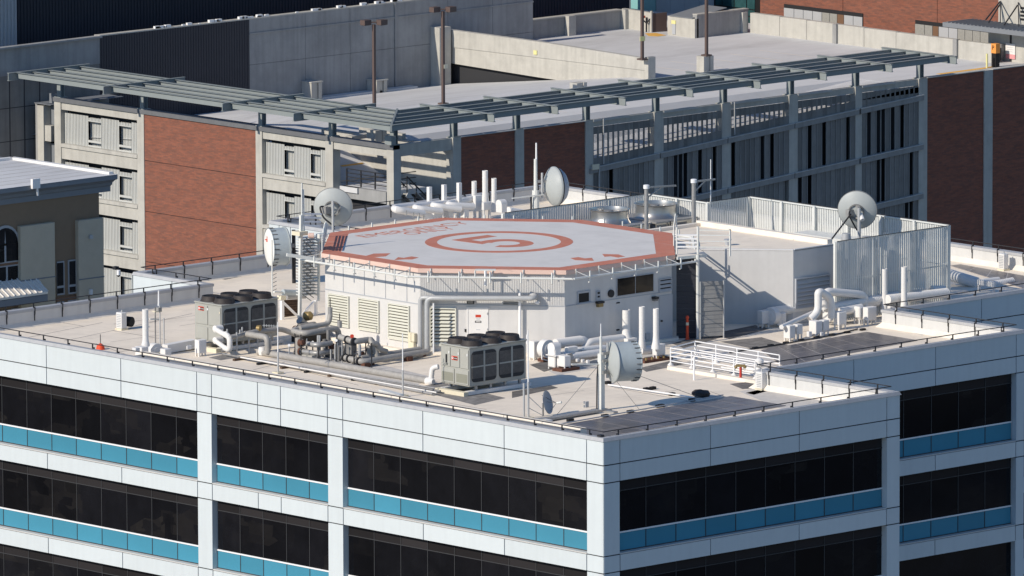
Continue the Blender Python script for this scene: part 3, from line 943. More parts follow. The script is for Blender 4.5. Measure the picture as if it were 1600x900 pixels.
# low four bar gangway rail at the left corner of the deck, on the line of its far left edge
def gp(px, py, h):
    q = Vector(az(px, py, PZ))
    return Vector((q.x - 1.654 * h, q.y + 0.174 * h, PZ + h))
for i in range(4):
    hh = 0.40 + 0.127 * i
    part(pad, 'gangway_rail', MB().bar(gp(520.6 + 5.2 * i, 392, hh), gp(526.4 + 5.2 * i, 368.5, hh), 0.07, 0.035), 'steel_white', False)
for f in (0.0, 0.5, 1.0):
    a_, b_ = gp(520.6, 392, .40), gp(526.4, 368.5, .40)
    q = a_.lerp(b_, f)
    part(pad, 'gangway_post', MB().bar((q.x, q.y, PZ - .1), (q.x, q.y, PZ + .8), 0.05), 'steel_white', False)
# safety net frame round the pad: rail, brackets and outriggers on each side
for i in range(8):
    a, b = Vector((*OCT[i], PZ)), Vector((*OCT[(i + 1) % 8], PZ))
    d = (b - a).normalized()
    nn = Vector((d.y, -d.x, 0))
    if nn.dot((a + b) / 2 - Vector((23, 31.6, PZ))) < 0: nn = -nn
    L = (b - a).length
    rl = part(pad, 'net_rail', MB().tube([a - d * 0.42 + nn * 1.0 + Vector((0, 0, -0.28)), b + d * 0.42 + nn * 1.0 + Vector((0, 0, -0.28))], 0.055, 8), 'steel_white')
    part(pad, 'net_rail', MB().tube([a - d * 0.35 + nn * 0.84 + Vector((0, 0, -0.33)), b + d * 0.35 + nn * 0.84 + Vector((0, 0, -0.33))], 0.03, 6), 'steel_white')
    k = 5
    for q in range(k):
        s = L * (q + 0.42) / (k - 0.2)
        if s > L: continue
        p = a + d * s
        mb = MB().bar(p + nn * 1.03 + Vector((0, 0, 0.02)), p + nn * 1.03 + Vector((0, 0, -0.52)), 0.06, 0.06)
        mb.bar(p + nn * 1.03 + Vector((0, 0, -0.5)), p + nn * 0.92 + Vector((0, 0, -0.56)), 0.05, 0.05)
        mb.bar(p + nn * 0.03 + Vector((0, 0, 0)), p + nn * 0.03 + Vector((0, 0, -0.42)), 0.06, 0.05)
        part(pad, 'net_bracket', mb, 'steel_white', False)
        part(pad, 'net_arm', MB().tube([p + nn * 0.05 + Vector((0, 0, -0.12)), p + nn * 1.0 + Vector((0, 0, -0.3))], 0.02, 6), 'steel_grey')

# small platform with a grating hung on the front edge of the pad
p0, p1 = Vector(az(743, 421, PZ)), Vector(az(775, 421, PZ))
mid = (B_ + C_) / 2
t = thing('flood_lamp', 'white rectangular flood lamp on an arm at the front edge of the helipad', 'lamp', ((p0 + p1) / 2)[:])
un = Vector((-1, -1, 0)).normalized()
q0, q1 = p0 + un * 0.45, p1 + un * 0.45
part(t, 'tray', MB().ext([(p0 + un * 0.2 + Vector((0, 0, 0.0)))[:], (p1 + un * 0.2 + Vector((0, 0, 0.0)))[:], (q1 + Vector((0, 0, 0.0)))[:], (q0 + Vector((0, 0, 0.0)))[:]], (0, 0, 0.06)), 'steel_white', False)
mm = (q0 + q1) / 2
part(t, 'arm', MB().bar(mm + Vector((0, 0, 0)), mm + Vector((0, 0, -0.75)), 0.09), 'trim_white', False)
part(t, 'hanger', MB().bar(q0 + Vector((0, 0, 0.02)), q0 + Vector((0, 0, -0.4)), 0.05), 'steel_white', False)

# landing at the right of the pad with a white guard rail, stair under it
ld = thing('stair_landing', 'white railed landing at the right edge of the helipad', 'landing', (32.4, 28.8, PZ - 0.1))
lp = [az(1058, 401, PZ - 0.05), az(1104, 396.5, PZ - 0.05), az(1092, 388.5, PZ - 0.05), az(1058, 389, PZ - 0.05)]
part(ld, 'platform', MB().prism([(p[0], p[1]) for p in lp], PZ - 0.16, PZ - 0.05), 'roof_pale', False)
fa, fb = Vector(az(1000, 413, PZ - 0.2)), Vector(lp[1]) + Vector((0, 0, -0.1))
part(ld, 'edge_beam', MB().bar(Vector(lp[0]) + Vector((0, 0, -0.08)), Vector(lp[1]) + Vector((0, 0, -0.08)), 0.1, 0.14), 'steel_white', False)
ra, rb = Vector(az(1058.5, 398.5, PZ)), Vector(az(1091, 397.5, PZ))
for (px, top, r) in ((1057.5, 355, 0.05), (1090.5, 354, 0.06)):
    b0 = Vector(az(px, 397, PZ))
    tz = ay(px, top, b0.y)[2]
    part(ld, 'post', MB().cyl(b0[:], (b0.x, b0.y, tz), r, None, 8), 'steel_white')
b0, b1 = Vector(az(1057.5, 397, PZ)), Vector(az(1090.5, 397, PZ))
for yy in (367.3, 373, 379.2, 385.5):
    z = ay(1074, yy, (b0.y + b1.y) / 2)[2]
    part(ld, 'rail', MB().bar((b0.x, b0.y, z), (b1.x, b1.y, z), 0.09, 0.07), 'trim_white', False)
# second guard rail, at right angles, going towards the annex
c1 = Vector(lp[1])
dd = Vector((0.80, -0.60, 0))
e0 = Vector(b1); e1 = e0 + Vector((1.1, -1.15, 0))
for z in (0.35, 0.65, 0.95, 1.2):
    part(ld, 'rail', MB().bar(e0 + Vector((0, 0, z)), e1 + Vector((0, 0, z)), 0.05), 'steel_white', False)
part(ld, 'post', MB().bar(e1 + Vector((0, 0, -0.1)), e1 + Vector((0, 0, 1.2)), 0.06), 'steel_white', False)
b2 = Vector(az(1090.3, 529.5, 0))
part(ld, 'support_pole', MB().cyl(b2[:], (b2.x, b2.y, ax(1090.3, 398, b2.x)[2]), 0.085, None, 10), 'steel_white')
# lattice gate leaf standing at the pad edge
g0 = Vector(az(1053, 384, PZ)); g1 = Vector(az(1057, 356, PZ))
zt = ay(1057, 334, g0.y)[2]
part(ld, 'standing_frame', MB().bar(g0, (g0.x, g0.y, PZ + 1.0), 0.05).bar((g0.x, g0.y, PZ + 1.0), (g0.x + 0.12, g0.y, zt), 0.05).bar((g0.x + 0.25, g0.y, PZ), (g0.x + 0.14, g0.y, zt), 0.05), 'steel_white', False)

# slatted panel for the stair flight, its shade put into the grey
bl, br = Vector(az(1094.5, 530, 0)), Vector(az(1131, 528, 0))
fl = thing('standing_frame', 'weathered grey slatted gate leaf standing between the white pole and the annex', 'gate', bl[:])
zt = ax(1094.5, 440, bl.x)[2]
ug = (br - bl).normalized()
for i in range(13):
    z = 0.12 + (zt - 0.12) * i / 13
    o_ = Vector((0.01, 0.01, 0)) * (i % 3)
    part(fl, 'board', MB().ext([(bl + o_ + Vector((0, 0, z)))[:], (br + o_ + Vector((0, 0, z)))[:], (br + o_ + Vector((.04, .04, z)))[:], (bl + o_ + Vector((.04, .04, z)))[:]], (0, 0, (zt - .12) / 13 - .02)), 'ledge_grey', False)
for q in (bl, br):
    part(fl, 'stile', MB().bar(q + Vector((-.02, -.02, 0)), q + Vector((-.02, -.02, zt)), 0.06), 'steel_grey', False)
# dark roller shutter closing the passage between penthouse and annex
s0, s1 = Vector((27.3, 24.2, 0)), Vector((30.6, 27.8, 0))
sh = thing('roller_shutter', 'dark roller shutter in the narrow passage right of the plant room', 'shutter', (29.4, 27.2, 0))
sa, sb_ = Vector(az(1057, 528.5)), Vector(az(1090, 528.5))
ztp = ax(1057, 401, sa.x)[2]
for i in range(14):
    z = ztp * i / 14
    off = Vector((0.012, 0.012, 0)) * (i % 2)
    part(sh, 'slat', MB().ext([(sa + off + Vector((0, 0, z + .01)))[:], (sb_ + off + Vector((0, 0, z + .01)))[:], (sb_ + off + Vector((.06, .06, z + .01)))[:], (sa + off + Vector((.06, .06, z + .01)))[:]], (0, 0, ztp / 14 - .015)), 'cladding_dark', False)
p = Vector(az(1074, 530.5)); 
bo = thing('bollard', 'orange reflective delineator post standing in the dark passage', 'post', p[:])
part(bo, 'post', MB().lathe(p, (0, 0, 1), [(0, 0.12), (0.03, 0.12), (0.04, 0.075), (1.05, 0.065), (1.1, 0.09), (1.16, 0.07), (1.2, 0.03)], 14), 'orange')
part(bo, 'band', MB().cyl(p + Vector((0, 0, 0.72)), p + Vector((0, 0, 0.86)), 0.075, None, 14), 'cream')

# ---------------------------------------------------------------- annex on the right
an = thing('annex', 'low white annex with a chamfered corner right of the helipad', 'building', (34.2, 25.5, 0))
AZ = 3.75
a0 = az(1105, 389.5, AZ); a1 = az(1239.5, 391, AZ)
q = (a0[0] - 1.4, a0[1] + 1.4)
yR = a1[1]
AP = [q, (a1[0], yR), (37.1, yR), (37.1, 31.9), (q[0], 31.9)]
part(an, 'wall', MB().prism(AP, 0, AZ - 0.02), 'stucco', False)
part(an, 'roof', MB().prism(inset_poly(AP, 0.08), AZ - 0.1, AZ + 0.004), 'roof', False)
part(an, 'roof_edge', MB().ext([(AP[0][0], AP[0][1], AZ - 0.05), (AP[1][0], AP[1][1], AZ - 0.05), (AP[1][0] + 0.12, AP[1][1] + 0.12, AZ - 0.05), (AP[0][0] + 0.12, AP[0][1] + 0.12, AZ - 0.05)], (0, 0, 0.09)), 'white_paint', False)
part(an, 'roof_edge', MB().box(AP[1][0] + 0.1, 37.05, yR, yR + 0.12, AZ - 0.05, AZ + 0.04), 'white_paint', False)
part(an, 'roof_curb', MB().box(36.75, 37.1, yR + 0.13, 31.9, AZ, AZ + 0.26), 'roof_pale', False)
part(an, 'roof_curb', MB().box(q[0], 36.74, 31.6, 31.9, AZ, AZ + 0.16), 'roof_pale', False)
for (px, py) in ((1141, 360.3), (1153, 364), (1240.5, 376.6), (1252, 379.5)):
    pp = Vector(ax(px, py, 36.74))
    part(an, 'scupper', MB().lathe(pp, (-1, 0, 0), [(0, 0.07), (0.06, 0.07)], 10), 'black')
pp = Vector(az(1137, 383.5, AZ))
part(an, 'roof_vent', MB().lathe(pp, (0, 0, 1), [(0, 0.12), (0.1, 0.12), (0.32, 0.2)], 10), 'louver_grey')
P_, Q_ = Vector((AP[1][0], yR, 0)), Vector((37.1, yR, 0))
def wbox2(mb, x0, x1, z0, z1, d0, d1): return mb.box(x0, x1, yR - d1, yR - d0, z0, z1)
x0, x1 = ay(1243, 440, yR)[0], ay(1294, 440, yR)[0]
zt = ay(1268, 433.5, yR)[2] ; zb = ay(1268, 478, yR)[2]
part(an, 'louver_back', wbox2(MB(), x0, x1, zb, zt, 0.001, 0.01), 'black', False)
lf = part(an, 'louver_frame', wbox2(wbox2(wbox2(MB(), x0 - 0.07, x0, zb, zt, 0.001, 0.12), x1, x1 + 0.07, zb, zt, 0.001, 0.12), x0 - 0.07, x1 + 0.07, zt, zt + 0.07, 0.001, 0.12), 'louver_grey', False)
h = (zt - zb) / 7
for i in range(7):
    z = zb + h * i
    part(lf, 'slat', MB().ext([(x0, yR - 0.12, z), (x0, yR - 0.02, z + h * 0.85), (x0, yR - 0.02, z + h * 0.74), (x0, yR - 0.12, z - 0.03)], (x1 - x0, 0, 0)), 'louver_grey', False)

# ================================================================ slatted screens round the cooling plant
def screen(label, p, q, zt, step=0.125, posts=3, z0=0.1, base=None, side=1):
    a, b = Vector((*p, 0)), Vector((*q, 0))
    L = (b - a).length
    d = (b - a).normalized()
    nn = Vector((d.y, -d.x, 0)) * side
    t = thing('slatted_screen', label, 'screen', a[:], 'white slatted screens round the cooling plant')
    n = int(L / step)
    w_, h_ = d * 0.042, nn * 0.012
    s = MB().ext([(a + w_ + h_ + Vector((0, 0, z0)))[:], (a + w_ - h_ + Vector((0, 0, z0)))[:], (a - w_ - h_ + Vector((0, 0, z0)))[:], (a - w_ + h_ + Vector((0, 0, z0)))[:]], (0, 0, zt - z0))
    s0 = None
    for i in range(n + 1):
        off = d * (L * i / n)
        if s0 is None:
            s0 = part(t, 'slat', s, 'steel_white', False)
        else:
            shared(t, 'slat', s0, off[:])
    part(t, 'top_rail', MB().bar(a + Vector((0, 0, zt - 0.02)) - nn * 0.06, b + Vector((0, 0, zt - 0.02)) - nn * 0.06, 0.07), 'steel_white', False)
    part(t, 'cross_rail', MB().bar(a + Vector((0, 0, zt * 0.52)) - nn * 0.06, b + Vector((0, 0, zt * 0.52)) - nn * 0.06, 0.06), 'steel_white', False)
    part(t, 'cross_rail', MB().bar(a + Vector((0, 0, z0 + 0.1)) - nn * 0.06, b + Vector((0, 0, z0 + 0.1)) - nn * 0.06, 0.06), 'steel_white', False)
    part(t, 'cable', MB().tube([a + Vector((0, 0, zt + 0.04)), b + Vector((0, 0, zt + 0.04))], 0.018, 5), 'dark_steel')
    for i in range(posts + 1):
        c = a + d * (L * i / posts)
        part(t, 'post', MB().bar(c - nn * 0.12, c - nn * 0.12 + Vector((0, 0, zt)), 0.15), 'steel_white', False)
    return t
screen('rear slatted screen behind the two cooling towers', (31.0, 40.04), (41.0, 40.04), 4.1, posts=4)
screen('short bright slatted screen right of the cooling towers', (41.16, 40.04), (41.16, 35.5), 4.12, posts=2, side=-1)
screen('short shaded slatted screen facing the annex roof', (41.16, 35.41), (44.0, 35.41), 4.15, posts=1)
screen('long bright slatted screen behind the annex and grey dish', (44.06, 35.4), (44.06, 21.0), 4.16, posts=6, side=-1)
screen('front slatted screen with gaps to the right of the annex', (35.95, 20.94), (44.0, 20.94), 4.12, step=0.136, posts=3)
# plant behind the front screen, seen through its gaps
for i, (px, py, h, w) in enumerate([(1336, 377, 3.6, .5), (1345, 377, 3.9, .45), (1372, 360, 3.7, .5), (1381, 363, 3.4, .5), (1396, 360, 3.6, .45)]):
    x = 38.6 + i * 0.95
    y = 23.4 + 0.5 * (i % 2)
    t = solo('duct_riser', ['pale grey duct riser leftmost behind the front slatted screen', 'taller pale grey duct riser second from left behind the slatted screen', 'pale grey duct riser right under the grey dish behind the screen', 'pale grey duct riser right of the dish mast behind the screen', 'pale grey duct riser rightmost behind the slatted screen'][i], 'duct',
             MB().lathe((x, y, 0), (0, 0, 1), [(0, w * .6), (h * 0.9, w * .6), (h, w * .5)], 12), 'steel_grey', (x, y, 0), 'duct risers behind the front screen')
t = thing('air_handler', 'white air handler cabinet against the bright slatted screen', 'air handler', (42.8, 28.4, 0))
part(t, 'cabinet', MB().box(42.2, 43.5, 26.4, 30.4, 0.2, 3.0), 'steel_white', False)
part(t, 'base', MB().box(42.3, 43.4, 26.5, 30.3, 0, 0.2), 'dark_steel', False)
for i in range(5): part(t, 'access_door', MB().box(42.17, 42.2, 26.5 + i * 0.78, 27.2 + i * 0.78, 0.4, 2.8), 'white_paint', False)

# ---------------------------------------------------------------- cooling towers
for i, (x, y, r, lab) in enumerate([(36.4, 37.95, 1.0, 'left cooling tower with a steel fan ring behind the helipad'), (39.55, 37.8, 1.06, 'right cooling tower with a steel fan ring behind the helipad')]):
    t = thing('cooling_tower', lab, 'cooling tower', (x, y, 0), 'cooling towers behind the helipad')
    part(t, 'casing', MB().box(x - 1.45, x + 1.45, y - 1.5, y + 1.5, 0.4, 3.25), 'stainless', False)
    part(t, 'deck', MB().box(x - 1.5, x + 1.5, y - 1.6, y + 1.6, 3.25, 3.33), 'galv', False)
    part(t, 'fan_ring', MB().lathe((x, y, 3.33), (0, 0, 1), [(0, r + 0.12), (0.12, r + 0.02), (0.3, r - 0.03), (0.62, r - 0.03), (0.68, r + 0.05), (0.7, r + 0.05), (0.7, r - 0.02), (0.5, r - 0.07), (0, r - 0.07)], 40, False, False), 'stainless')
    part(t, 'fan_guard', MB().lathe((x, y, 3.75), (0, 0, 1), [(0, r - 0.08), (0.02, r - 0.08)], 32), 'galv_dark')
    fh = part(t, 'fan_hub', MB().cyl((x, y, 3.7), (x, y, 3.95), 0.2, None, 14), 'galv_dark')
    for k in range(6):
        an = k * math.pi / 3
        part(fh, 'blade', MB().bar((x, y, 3.8), (x + math.cos(an) * (r - 0.1), y + math.sin(an) * (r - 0.1), 3.84), 0.22, 0.03), 'galv', False)
    for k in range(4): part(t, 'side_panel', MB().box(x - 1.48, x - 1.45, y - 1.42 + k * 0.73, y - 0.76 + k * 0.73, 1.6, 3.15), 'galv', False)
    for k in range(4): part(t, 'side_panel', MB().box(x - 1.40 + k * 0.72, x - 0.74 + k * 0.72, y - 1.53, y - 1.5, 1.6, 3.15), 'stainless' if k % 2 else 'galv_dark', False)
    part(t, 'motor', MB().box(x + 0.2, x + 0.7, y - 1.85, y - 1.5, 2.3, 2.9), 'galv_dark', False)
    part(t, 'ladder_rail', MB().bar((x - 0.5, y - 1.6, 0.4), (x - 0.5, y - 1.6, 3.3), 0.05), 'dark_steel', False)
    part(t, 'pipe', MB().tube(bend([(x - 1.1, y - 1.7, 0.4), (x - 1.1, y - 1.7, 2.6), (x - 1.1, y - 1.5, 2.6)], 0.2), 0.09, 8), 'white_paint')
for (px, py, top, ax0, ay0, ax1, ay1, lab) in [(1010, 352, 291, 1010, 293, 1056, 290, 'left grey T shaped davit pole in front of the cooling towers'), (1084, 352, 282, 1084, 284, 1117, 280, 'right grey davit pole with a diagonal brace and thin whip')]:
    b = Vector(az(px, py, 3.0)); b.y = 35.2 if px < 1050 else 34.2
    b = Vector(ay(px, py, b.y))
    zt = ay(px, top, b.y)[2]
    t = thing('davit_pole', lab, 'pole', (b.x, b.y, 0), 'davit poles beside the cooling towers')
    part(t, 'pole', MB().cyl((b.x, b.y, 0), (b.x, b.y, zt), 0.12, 0.11, 12), 'galv')
    part(t, 'cap', MB().lathe((b.x, b.y, zt - 0.12), (0, 0, 1), [(0, 0.16), (0.18, 0.16), (0.2, 0.1)], 12), 'trim_white')
    p0, p1 = Vector(ay(ax0, ay0, b.y)), Vector(ay(ax1, ay1, b.y))
    part(t, 'arm', MB().bar(p0, p1, 0.085), 'galv', False)
    part(t, 'brace', MB().bar((b.x, b.y, p0.z - 0.55), p0 + (p1 - p0) * 0.55, 0.06), 'galv', False)
    if px > 1050:
        w0, w1 = Vector(ay(1110.5, 315, b.y)), Vector(ay(1110.5, 249, b.y))
        part(t, 'whip', MB().cyl(w0, w1, 0.03, 0.022, 6), 'trim_white')

# ================================================================ chillers
def chiller(x0, y0, label, front):
    t = thing('chiller', label, 'chiller', (x0, y0, 0), 'grey rooftop chillers')
    W, D, Z0, Z1 = 3.75, 2.06, 0.42, 2.27
    X1, Y1 = x0 + W, y0 + D
    part(t, 'casing', MB().bbox(x0 + 0.03, X1, y0 + 0.05, Y1, Z0, Z1, 0.03), 'chiller', False)
    part(t, 'roof_edge', MB().bbox(x0 - 0.01, X1 + 0.02, y0 - 0.01, Y1 + 0.02, Z1 - 0.001, Z1 + 0.07, 0.02), 'chiller', False)
    # end face, facing left
    if front:
        for k, (a, b, zb, zt, nm) in enumerate([(1.36, 1.98, 1.28, 2.2, 'access_door'), (0.70, 1.32, 1.28, 2.2, 'access_door'), (0.08, 0.66, 1.28, 2.2, 'access_door'), (1.08, 1.98, 0.5, 1.2, 'access_panel'), (0.08, 0.98, 0.5, 1.2, 'access_panel')]):
            o = part(t, nm, MB().bbox(x0 - 0.012, x0 + 0.028, y0 + a, y0 + b, Z0 - 0.42 + zb, Z0 - 0.42 + zt, 0.012), 'chiller', False)
            if nm == 'access_panel': part(o, 'vent', MB().box(x0 - 0.02, x0 - 0.013, y0 + a + 0.06, y0 + b - 0.06, 0.58, 1.0), 'chiller_vent', False)
            else: part(o, 'latch', MB().box(x0 - 0.03, x0 - 0.013, y0 + a + 0.04, y0 + a + 0.08, 1.9, 2.02), 'trim_white', False)
        yb, zb = y0 + 0.82, 1.72
        part(t, 'display', MB().box(x0 - 0.03, x0 - 0.012, y0 + 1.55, y0 + 1.66, 1.45, 1.85), 'joint', False)
        part(t, 'shelf', MB().box(x0 - 0.12, x0 - 0.012, y0 + 1.52, y0 + 1.82, 1.4, 1.44), 'chiller', False)
    else:
        for (a, b, zb, zt) in [(1.05, 1.98, 1.25, 2.2), (0.08, 1.0, 1.25, 2.2), (1.05, 1.98, 0.5, 1.12), (0.08, 1.0, 0.5, 1.12)]:
            part(t, 'access_panel', MB().bbox(x0 - 0.012, x0 + 0.028, y0 + a, y0 + b, zb, zt, 0.012), 'chiller', False)
        part(t, 'latch', MB().box(x0 - 0.03, x0 - 0.013, y0 + 1.0, y0 + 1.06, 1.98, 2.08), 'trim_white', False)
        part(t, 'latch', MB().box(x0 - 0.03, x0 - 0.013, y0 + 0.1, y0 + 0.15, 1.9, 2.0), 'cream', False)
        yb, zb = y0 + 1.3, 2.02
    lg = part(t, 'badge', MB().box(x0 - 0.022, x0 - 0.0125, yb, yb + 0.42, zb - 0.1, zb + 0.1), 'badge_red', False)
    part(lg, 'badge_plate', MB().box(x0 - 0.026, x0 - 0.0225, yb + 0.02, yb + 0.27, zb - 0.075, zb + 0.06), 'badge_black', False)
    part(lg, 'badge_disc', MB().ring((x0 - 0.0225, yb + 0.35, zb), (-1, 0, 0), 0.03, 0.055, 0.004, 14), 'trim_white')
    me = text_mesh('TRANE', 0.085, 'sign_white')
    o = bpy.data.objects.new('badge_lettering', me)
    COL.objects.link(o)
    o.parent = lg
    o.matrix_local = Matrix.Translation((-0.0275, yb + 0.145 - y0, zb - 0.01)) @ Matrix(((0, 0, -1, 0), (-1, 0, 0, 0), (0, 1, 0, 0), (0, 0, 0, 1)))
    # long coil side, facing the viewer: framed coils with rounded corners
    for k in range(2):
        a0 = x0 + 0.16 + k * 1.80
        a1 = a0 + 1.62
        rr, pts = 0.22, []
        for (cx, cz, st) in [(a0 + rr, 0.62 + rr, 180), (a1 - rr, 0.62 + rr, 270), (a1 - rr, 2.1 - rr, 0), (a0 + rr, 2.1 - rr, 90)]:
            for j in range(5):
                an = R(st + j * 22.5)
                pts.append((cx + rr * math.cos(an), y0 + 0.02, cz + rr * math.sin(an)))
        co = part(t, 'coil', MB().ext(pts, (0, 0.03, 0)), 'coil', False)
        part(co, 'coil_bar', MB().box((a0 + a1) / 2 - 0.05, (a0 + a1) / 2 + 0.05, y0 - 0.005, y0 + 0.019, 0.62, 2.1), 'chiller_dark', False)
        part(co, 'coil_bar', MB().box(a0, (a0 + a1) / 2 - 0.051, y0 - 0.004, y0 + 0.019, 1.33, 1.40), 'chiller_dark', False)
        part(co, 'coil_bar', MB().box((a0 + a1) / 2 + 0.051, a1, y0 - 0.004, y0 + 0.019, 1.33, 1.40), 'chiller_dark', False)
        fins = MB()
        for q in range(34): fins.box(a0 + 0.03 + q * (1.56 / 33) - 0.006, a0 + 0.03 + q * (1.56 / 33) + 0.006, y0 + 0.006, y0 + 0.0195, 0.80, 1.95)
        part(co, 'fins', fins, 'galv_dark', False, kind='stuff')
    for i in range(3):
        for j in range(2):
            cx, cy = x0 + 0.66 + i * 1.22, y0 + 0.54 + j * 0.98
            f = part(t, 'fan_shroud', MB().lathe((cx, cy, Z1 + 0.07), (0, 0, 1), [(0, 0.56), (0.08, 0.50), (0.22, 0.47), (0.25, 0.46), (0.25, 0.42), (0.05, 0.42)], 28, False, True), 'fan_dark')
            g = MB()
            for q in range(4): g.ring((cx, cy, Z1 + 0.30), (0, 0, 1), 0.08 + q * 0.1, 0.095 + q * 0.1, 0.01, 24)
            for q in range(6):
                an = q * math.pi / 6
                g.bar((cx - math.cos(an) * .42, cy - math.sin(an) * .42, Z1 + 0.30), (cx + math.cos(an) * .42, cy + math.sin(an) * .42, Z1 + 0.30), 0.012)
            part(f, 'fan_guard', g, 'dark_steel', False)
            part(f, 'fan_hub', MB().cyl((cx, cy, Z1 + 0.1), (cx, cy, Z1 + 0.28), 0.1, None, 12), 'fan_dark')
    for i in range(4):
        for yy in (y0 + 0.12, Y1 - 0.2):
            part(t, 'foot', MB().box(x0 + 0.5 + i * 0.95, x0 + 0.62 + i * 0.95, yy, yy + 0.1, 0.22, Z0), 'galv', False)
    part(t, 'curb', MB().box(x0 - 0.05, X1 + 0.3, y0 + 0.02, y0 + 0.3, 0.03, 0.21), 'white_paint', False)
    part(t, 'curb', MB().box(x0 - 0.05, X1 + 0.3, Y1 - 0.35, Y1 - 0.05, 0.03, 0.21), 'white_paint', False)
    part(t, 'curb', MB().box(x0 - 0.35, x0 - 0.06, y0 + 0.02, Y1, 0.0, 0.2), 'cream', False)
    return t
chiller(7.5, 17.19, 'front grey chiller with three access doors, right of the pipe run', True)
chiller(7.78, 35.47, 'rear left grey chiller near the white drum antenna', False)

# ================================================================ dishes and masts
def drum(c, d, r, L, lab, base, m_back='dish_grey', front='radome', notch=True, mast=None):
    """shrouded antenna: back pan at c, shroud along d, cover at the far end"""
    c = Vector(c); d = Vector(d).normalized()
    t = thing('drum_antenna', lab, 'antenna', base, 'shrouded drum antennas')
    part(t, 'back_pan', MB().lathe(c, d, [(-0.12, 0.28), (-0.05, r * 0.5), (0.1, r * 1.03), (0.14, r * 1.06), (0.17, r * 1.06), (0.17, r)], 48), m_back)
    sh = part(t, 'shroud', MB().lathe(c, d, [(0.17, r), (L, r)], 48, False, False), 'drum')
    part(sh, 'rim', MB().lathe(c, d, [(L - 0.03, r), (L - 0.02, r * 1.02), (L + 0.02, r * 1.02), (L + 0.03, r)], 48, False, False), 'drum')
    cv = part(t, 'cover', MB().lathe(c, d, [(L, r * 0.995), (L + 0.05, r * 0.9), (L + 0.1, r * 0.5), (L + 0.11, 0.02)], 48, True, True), front)
    u = d.cross(Vector((0, 0, 1))).normalized(); w = u.cross(d)
    for k in range(22):
        an = 2 * math.pi * k / 22
        e = u * math.cos(an) + w * math.sin(an)
        part(sh, 'strap', MB().bar(c + d * (L - 0.26) + e * (r + 0.015), c + d * (L + 0.02) + e * (r + 0.02), 0.035), 'dark_steel' if k % 2 else 'galv_dark', False)
    return t
def dish_back(c, d, r, lab, base, m='dish_grey', pole=True):
    """solid reflector seen from behind with its mount"""
    c = Vector(c); d = Vector(d).normalized()
    t = thing('dish_antenna', lab, 'antenna', base, 'round dish antennas on the roof')
    prof = [(0.0, 0.12)]
    for i in range(1, 9):
        q = i / 8
        prof.append((0.20 * r * q * q * 1.6, r * q))
    e = prof[-1][0]
    part(t, 'reflector', MB().lathe(c, d, prof + [(e + 0.02, r * 1.02), (e + 0.12, r * 1.02), (e + 0.12, r * 0.97), (e - 0.02, r * 0.95), (0.1, 0.15)], 48, True, True), m)
    part(t, 'rim', MB().lathe(c, d, [(e + 0.01, r * 1.005), (e + 0.01, r * 1.035), (e + 0.05, r * 1.035), (e + 0.05, r * 1.005)], 48, False, False), 'galv_dark')
    rd = part(t, 'radome', MB().lathe(c, d, [(e + 0.12, r * 1.0), (e + 0.3 * r, r * 0.86), (e + 0.5 * r, r * 0.62), (e + 0.6 * r, r * 0.3), (e + 0.63 * r, 0.03)], 48, True, True), m)
    part(t, 'ring_mount', MB().ring(c - d * 0.06, d, r * 0.36, r * 0.42, 0.07, 32), 'galv_dark')
    return t
def mount(t, c, d, base, top, r=0.08, m='steel_white'):
    c = Vector(c); d = Vector(d).normalized(); base = Vector(base)
    part(t, 'mast', MB().cyl(base, (base.x, base.y, top), r, None, 12), m)
    part(t, 'base_plate', MB().box(base.x - 0.28, base.x + 0.28, base.y - 0.28, base.y + 0.28, base.z, base.z + 0.04), 'galv', False)
    for dz in (0.25, -0.25):
        a = Vector((base.x, base.y, c.z + dz))
        part(t, 'bracket', MB().bar(a, c + Vector((0, 0, dz * 1.3)), 0.12, 0.1), 'galv', False)
    return t
# front drum on the guyed mast
mb0 = Vector(az(939.5, 641, 0))
cz = ay(950, 565, mb0.y)[2]
dirf = Vector((0.93, 0.15, 0.0))
cc_ = Vector(ay(953, 566, mb0.y - 0.15))
t = drum(cc_, Vector((0.90, -0.40, 0)).normalized(), 0.93, 1.28, 'grey drum antenna on the guyed front mast near the blue satellite dish', mb0[:], front='drum')
# turned so that its back looks left
part(t, 'mast', MB().bar((mb0.x, mb0.y, 0), (mb0.x, mb0.y, ay(936, 553, mb0.y)[2]), 0.24, 0.24), 'steel_white', False)
part(t, 'upper_mast', MB().cyl((mb0.x - 0.02, mb0.y, 2.4), (mb0.x - 0.02, mb0.y, ay(936, 526, mb0.y)[2]), 0.065, None, 10), 'steel_white')
part(t, 'lightning_rod', MB().cyl((mb0.x - 0.02, mb0.y, 3.1), (mb0.x - 0.02, mb0.y, ay(936.5, 506, mb0.y)[2]), 0.035, 0.02, 8), 'trim_white')
part(t, 'side_pole', MB().cyl((mb0.x + 0.32, mb0.y - 0.1, cz - 0.75), (mb0.x + 0.32, mb0.y - 0.1, cz + 0.95), 0.07, None, 10), 'steel_grey')
for dz in (-0.45, 0.1, 0.45): part(t, 'bracket', MB().box(mb0.x - 0.05, mb0.x + 0.55, mb0.y - 0.2, mb0.y + 0.12, cz + dz - 0.07, cz + dz + 0.07), 'galv', False)
part(t, 'stiff_arm', MB().bar(ay(893, 569, mb0.y + 0.5), ay(962, 569, mb0.y - 0.2), 0.06), 'steel_white', False)
part(t, 'cable', MB().tube([(mb0.x - 0.2, mb0.y + 0.1, 0.05), (mb0.x - 0.18, mb0.y + 0.1, 1.6), (mb0.x - 0.1, mb0.y + 0.1, 2.3)], 0.03, 6), 'dark_steel')
part(t, 'base_plate', MB().box(mb0.x - 0.35, mb0.x + 0.35, mb0.y - 0.35, mb0.y + 0.35, 0.0, 0.05), 'galv_dark', False)
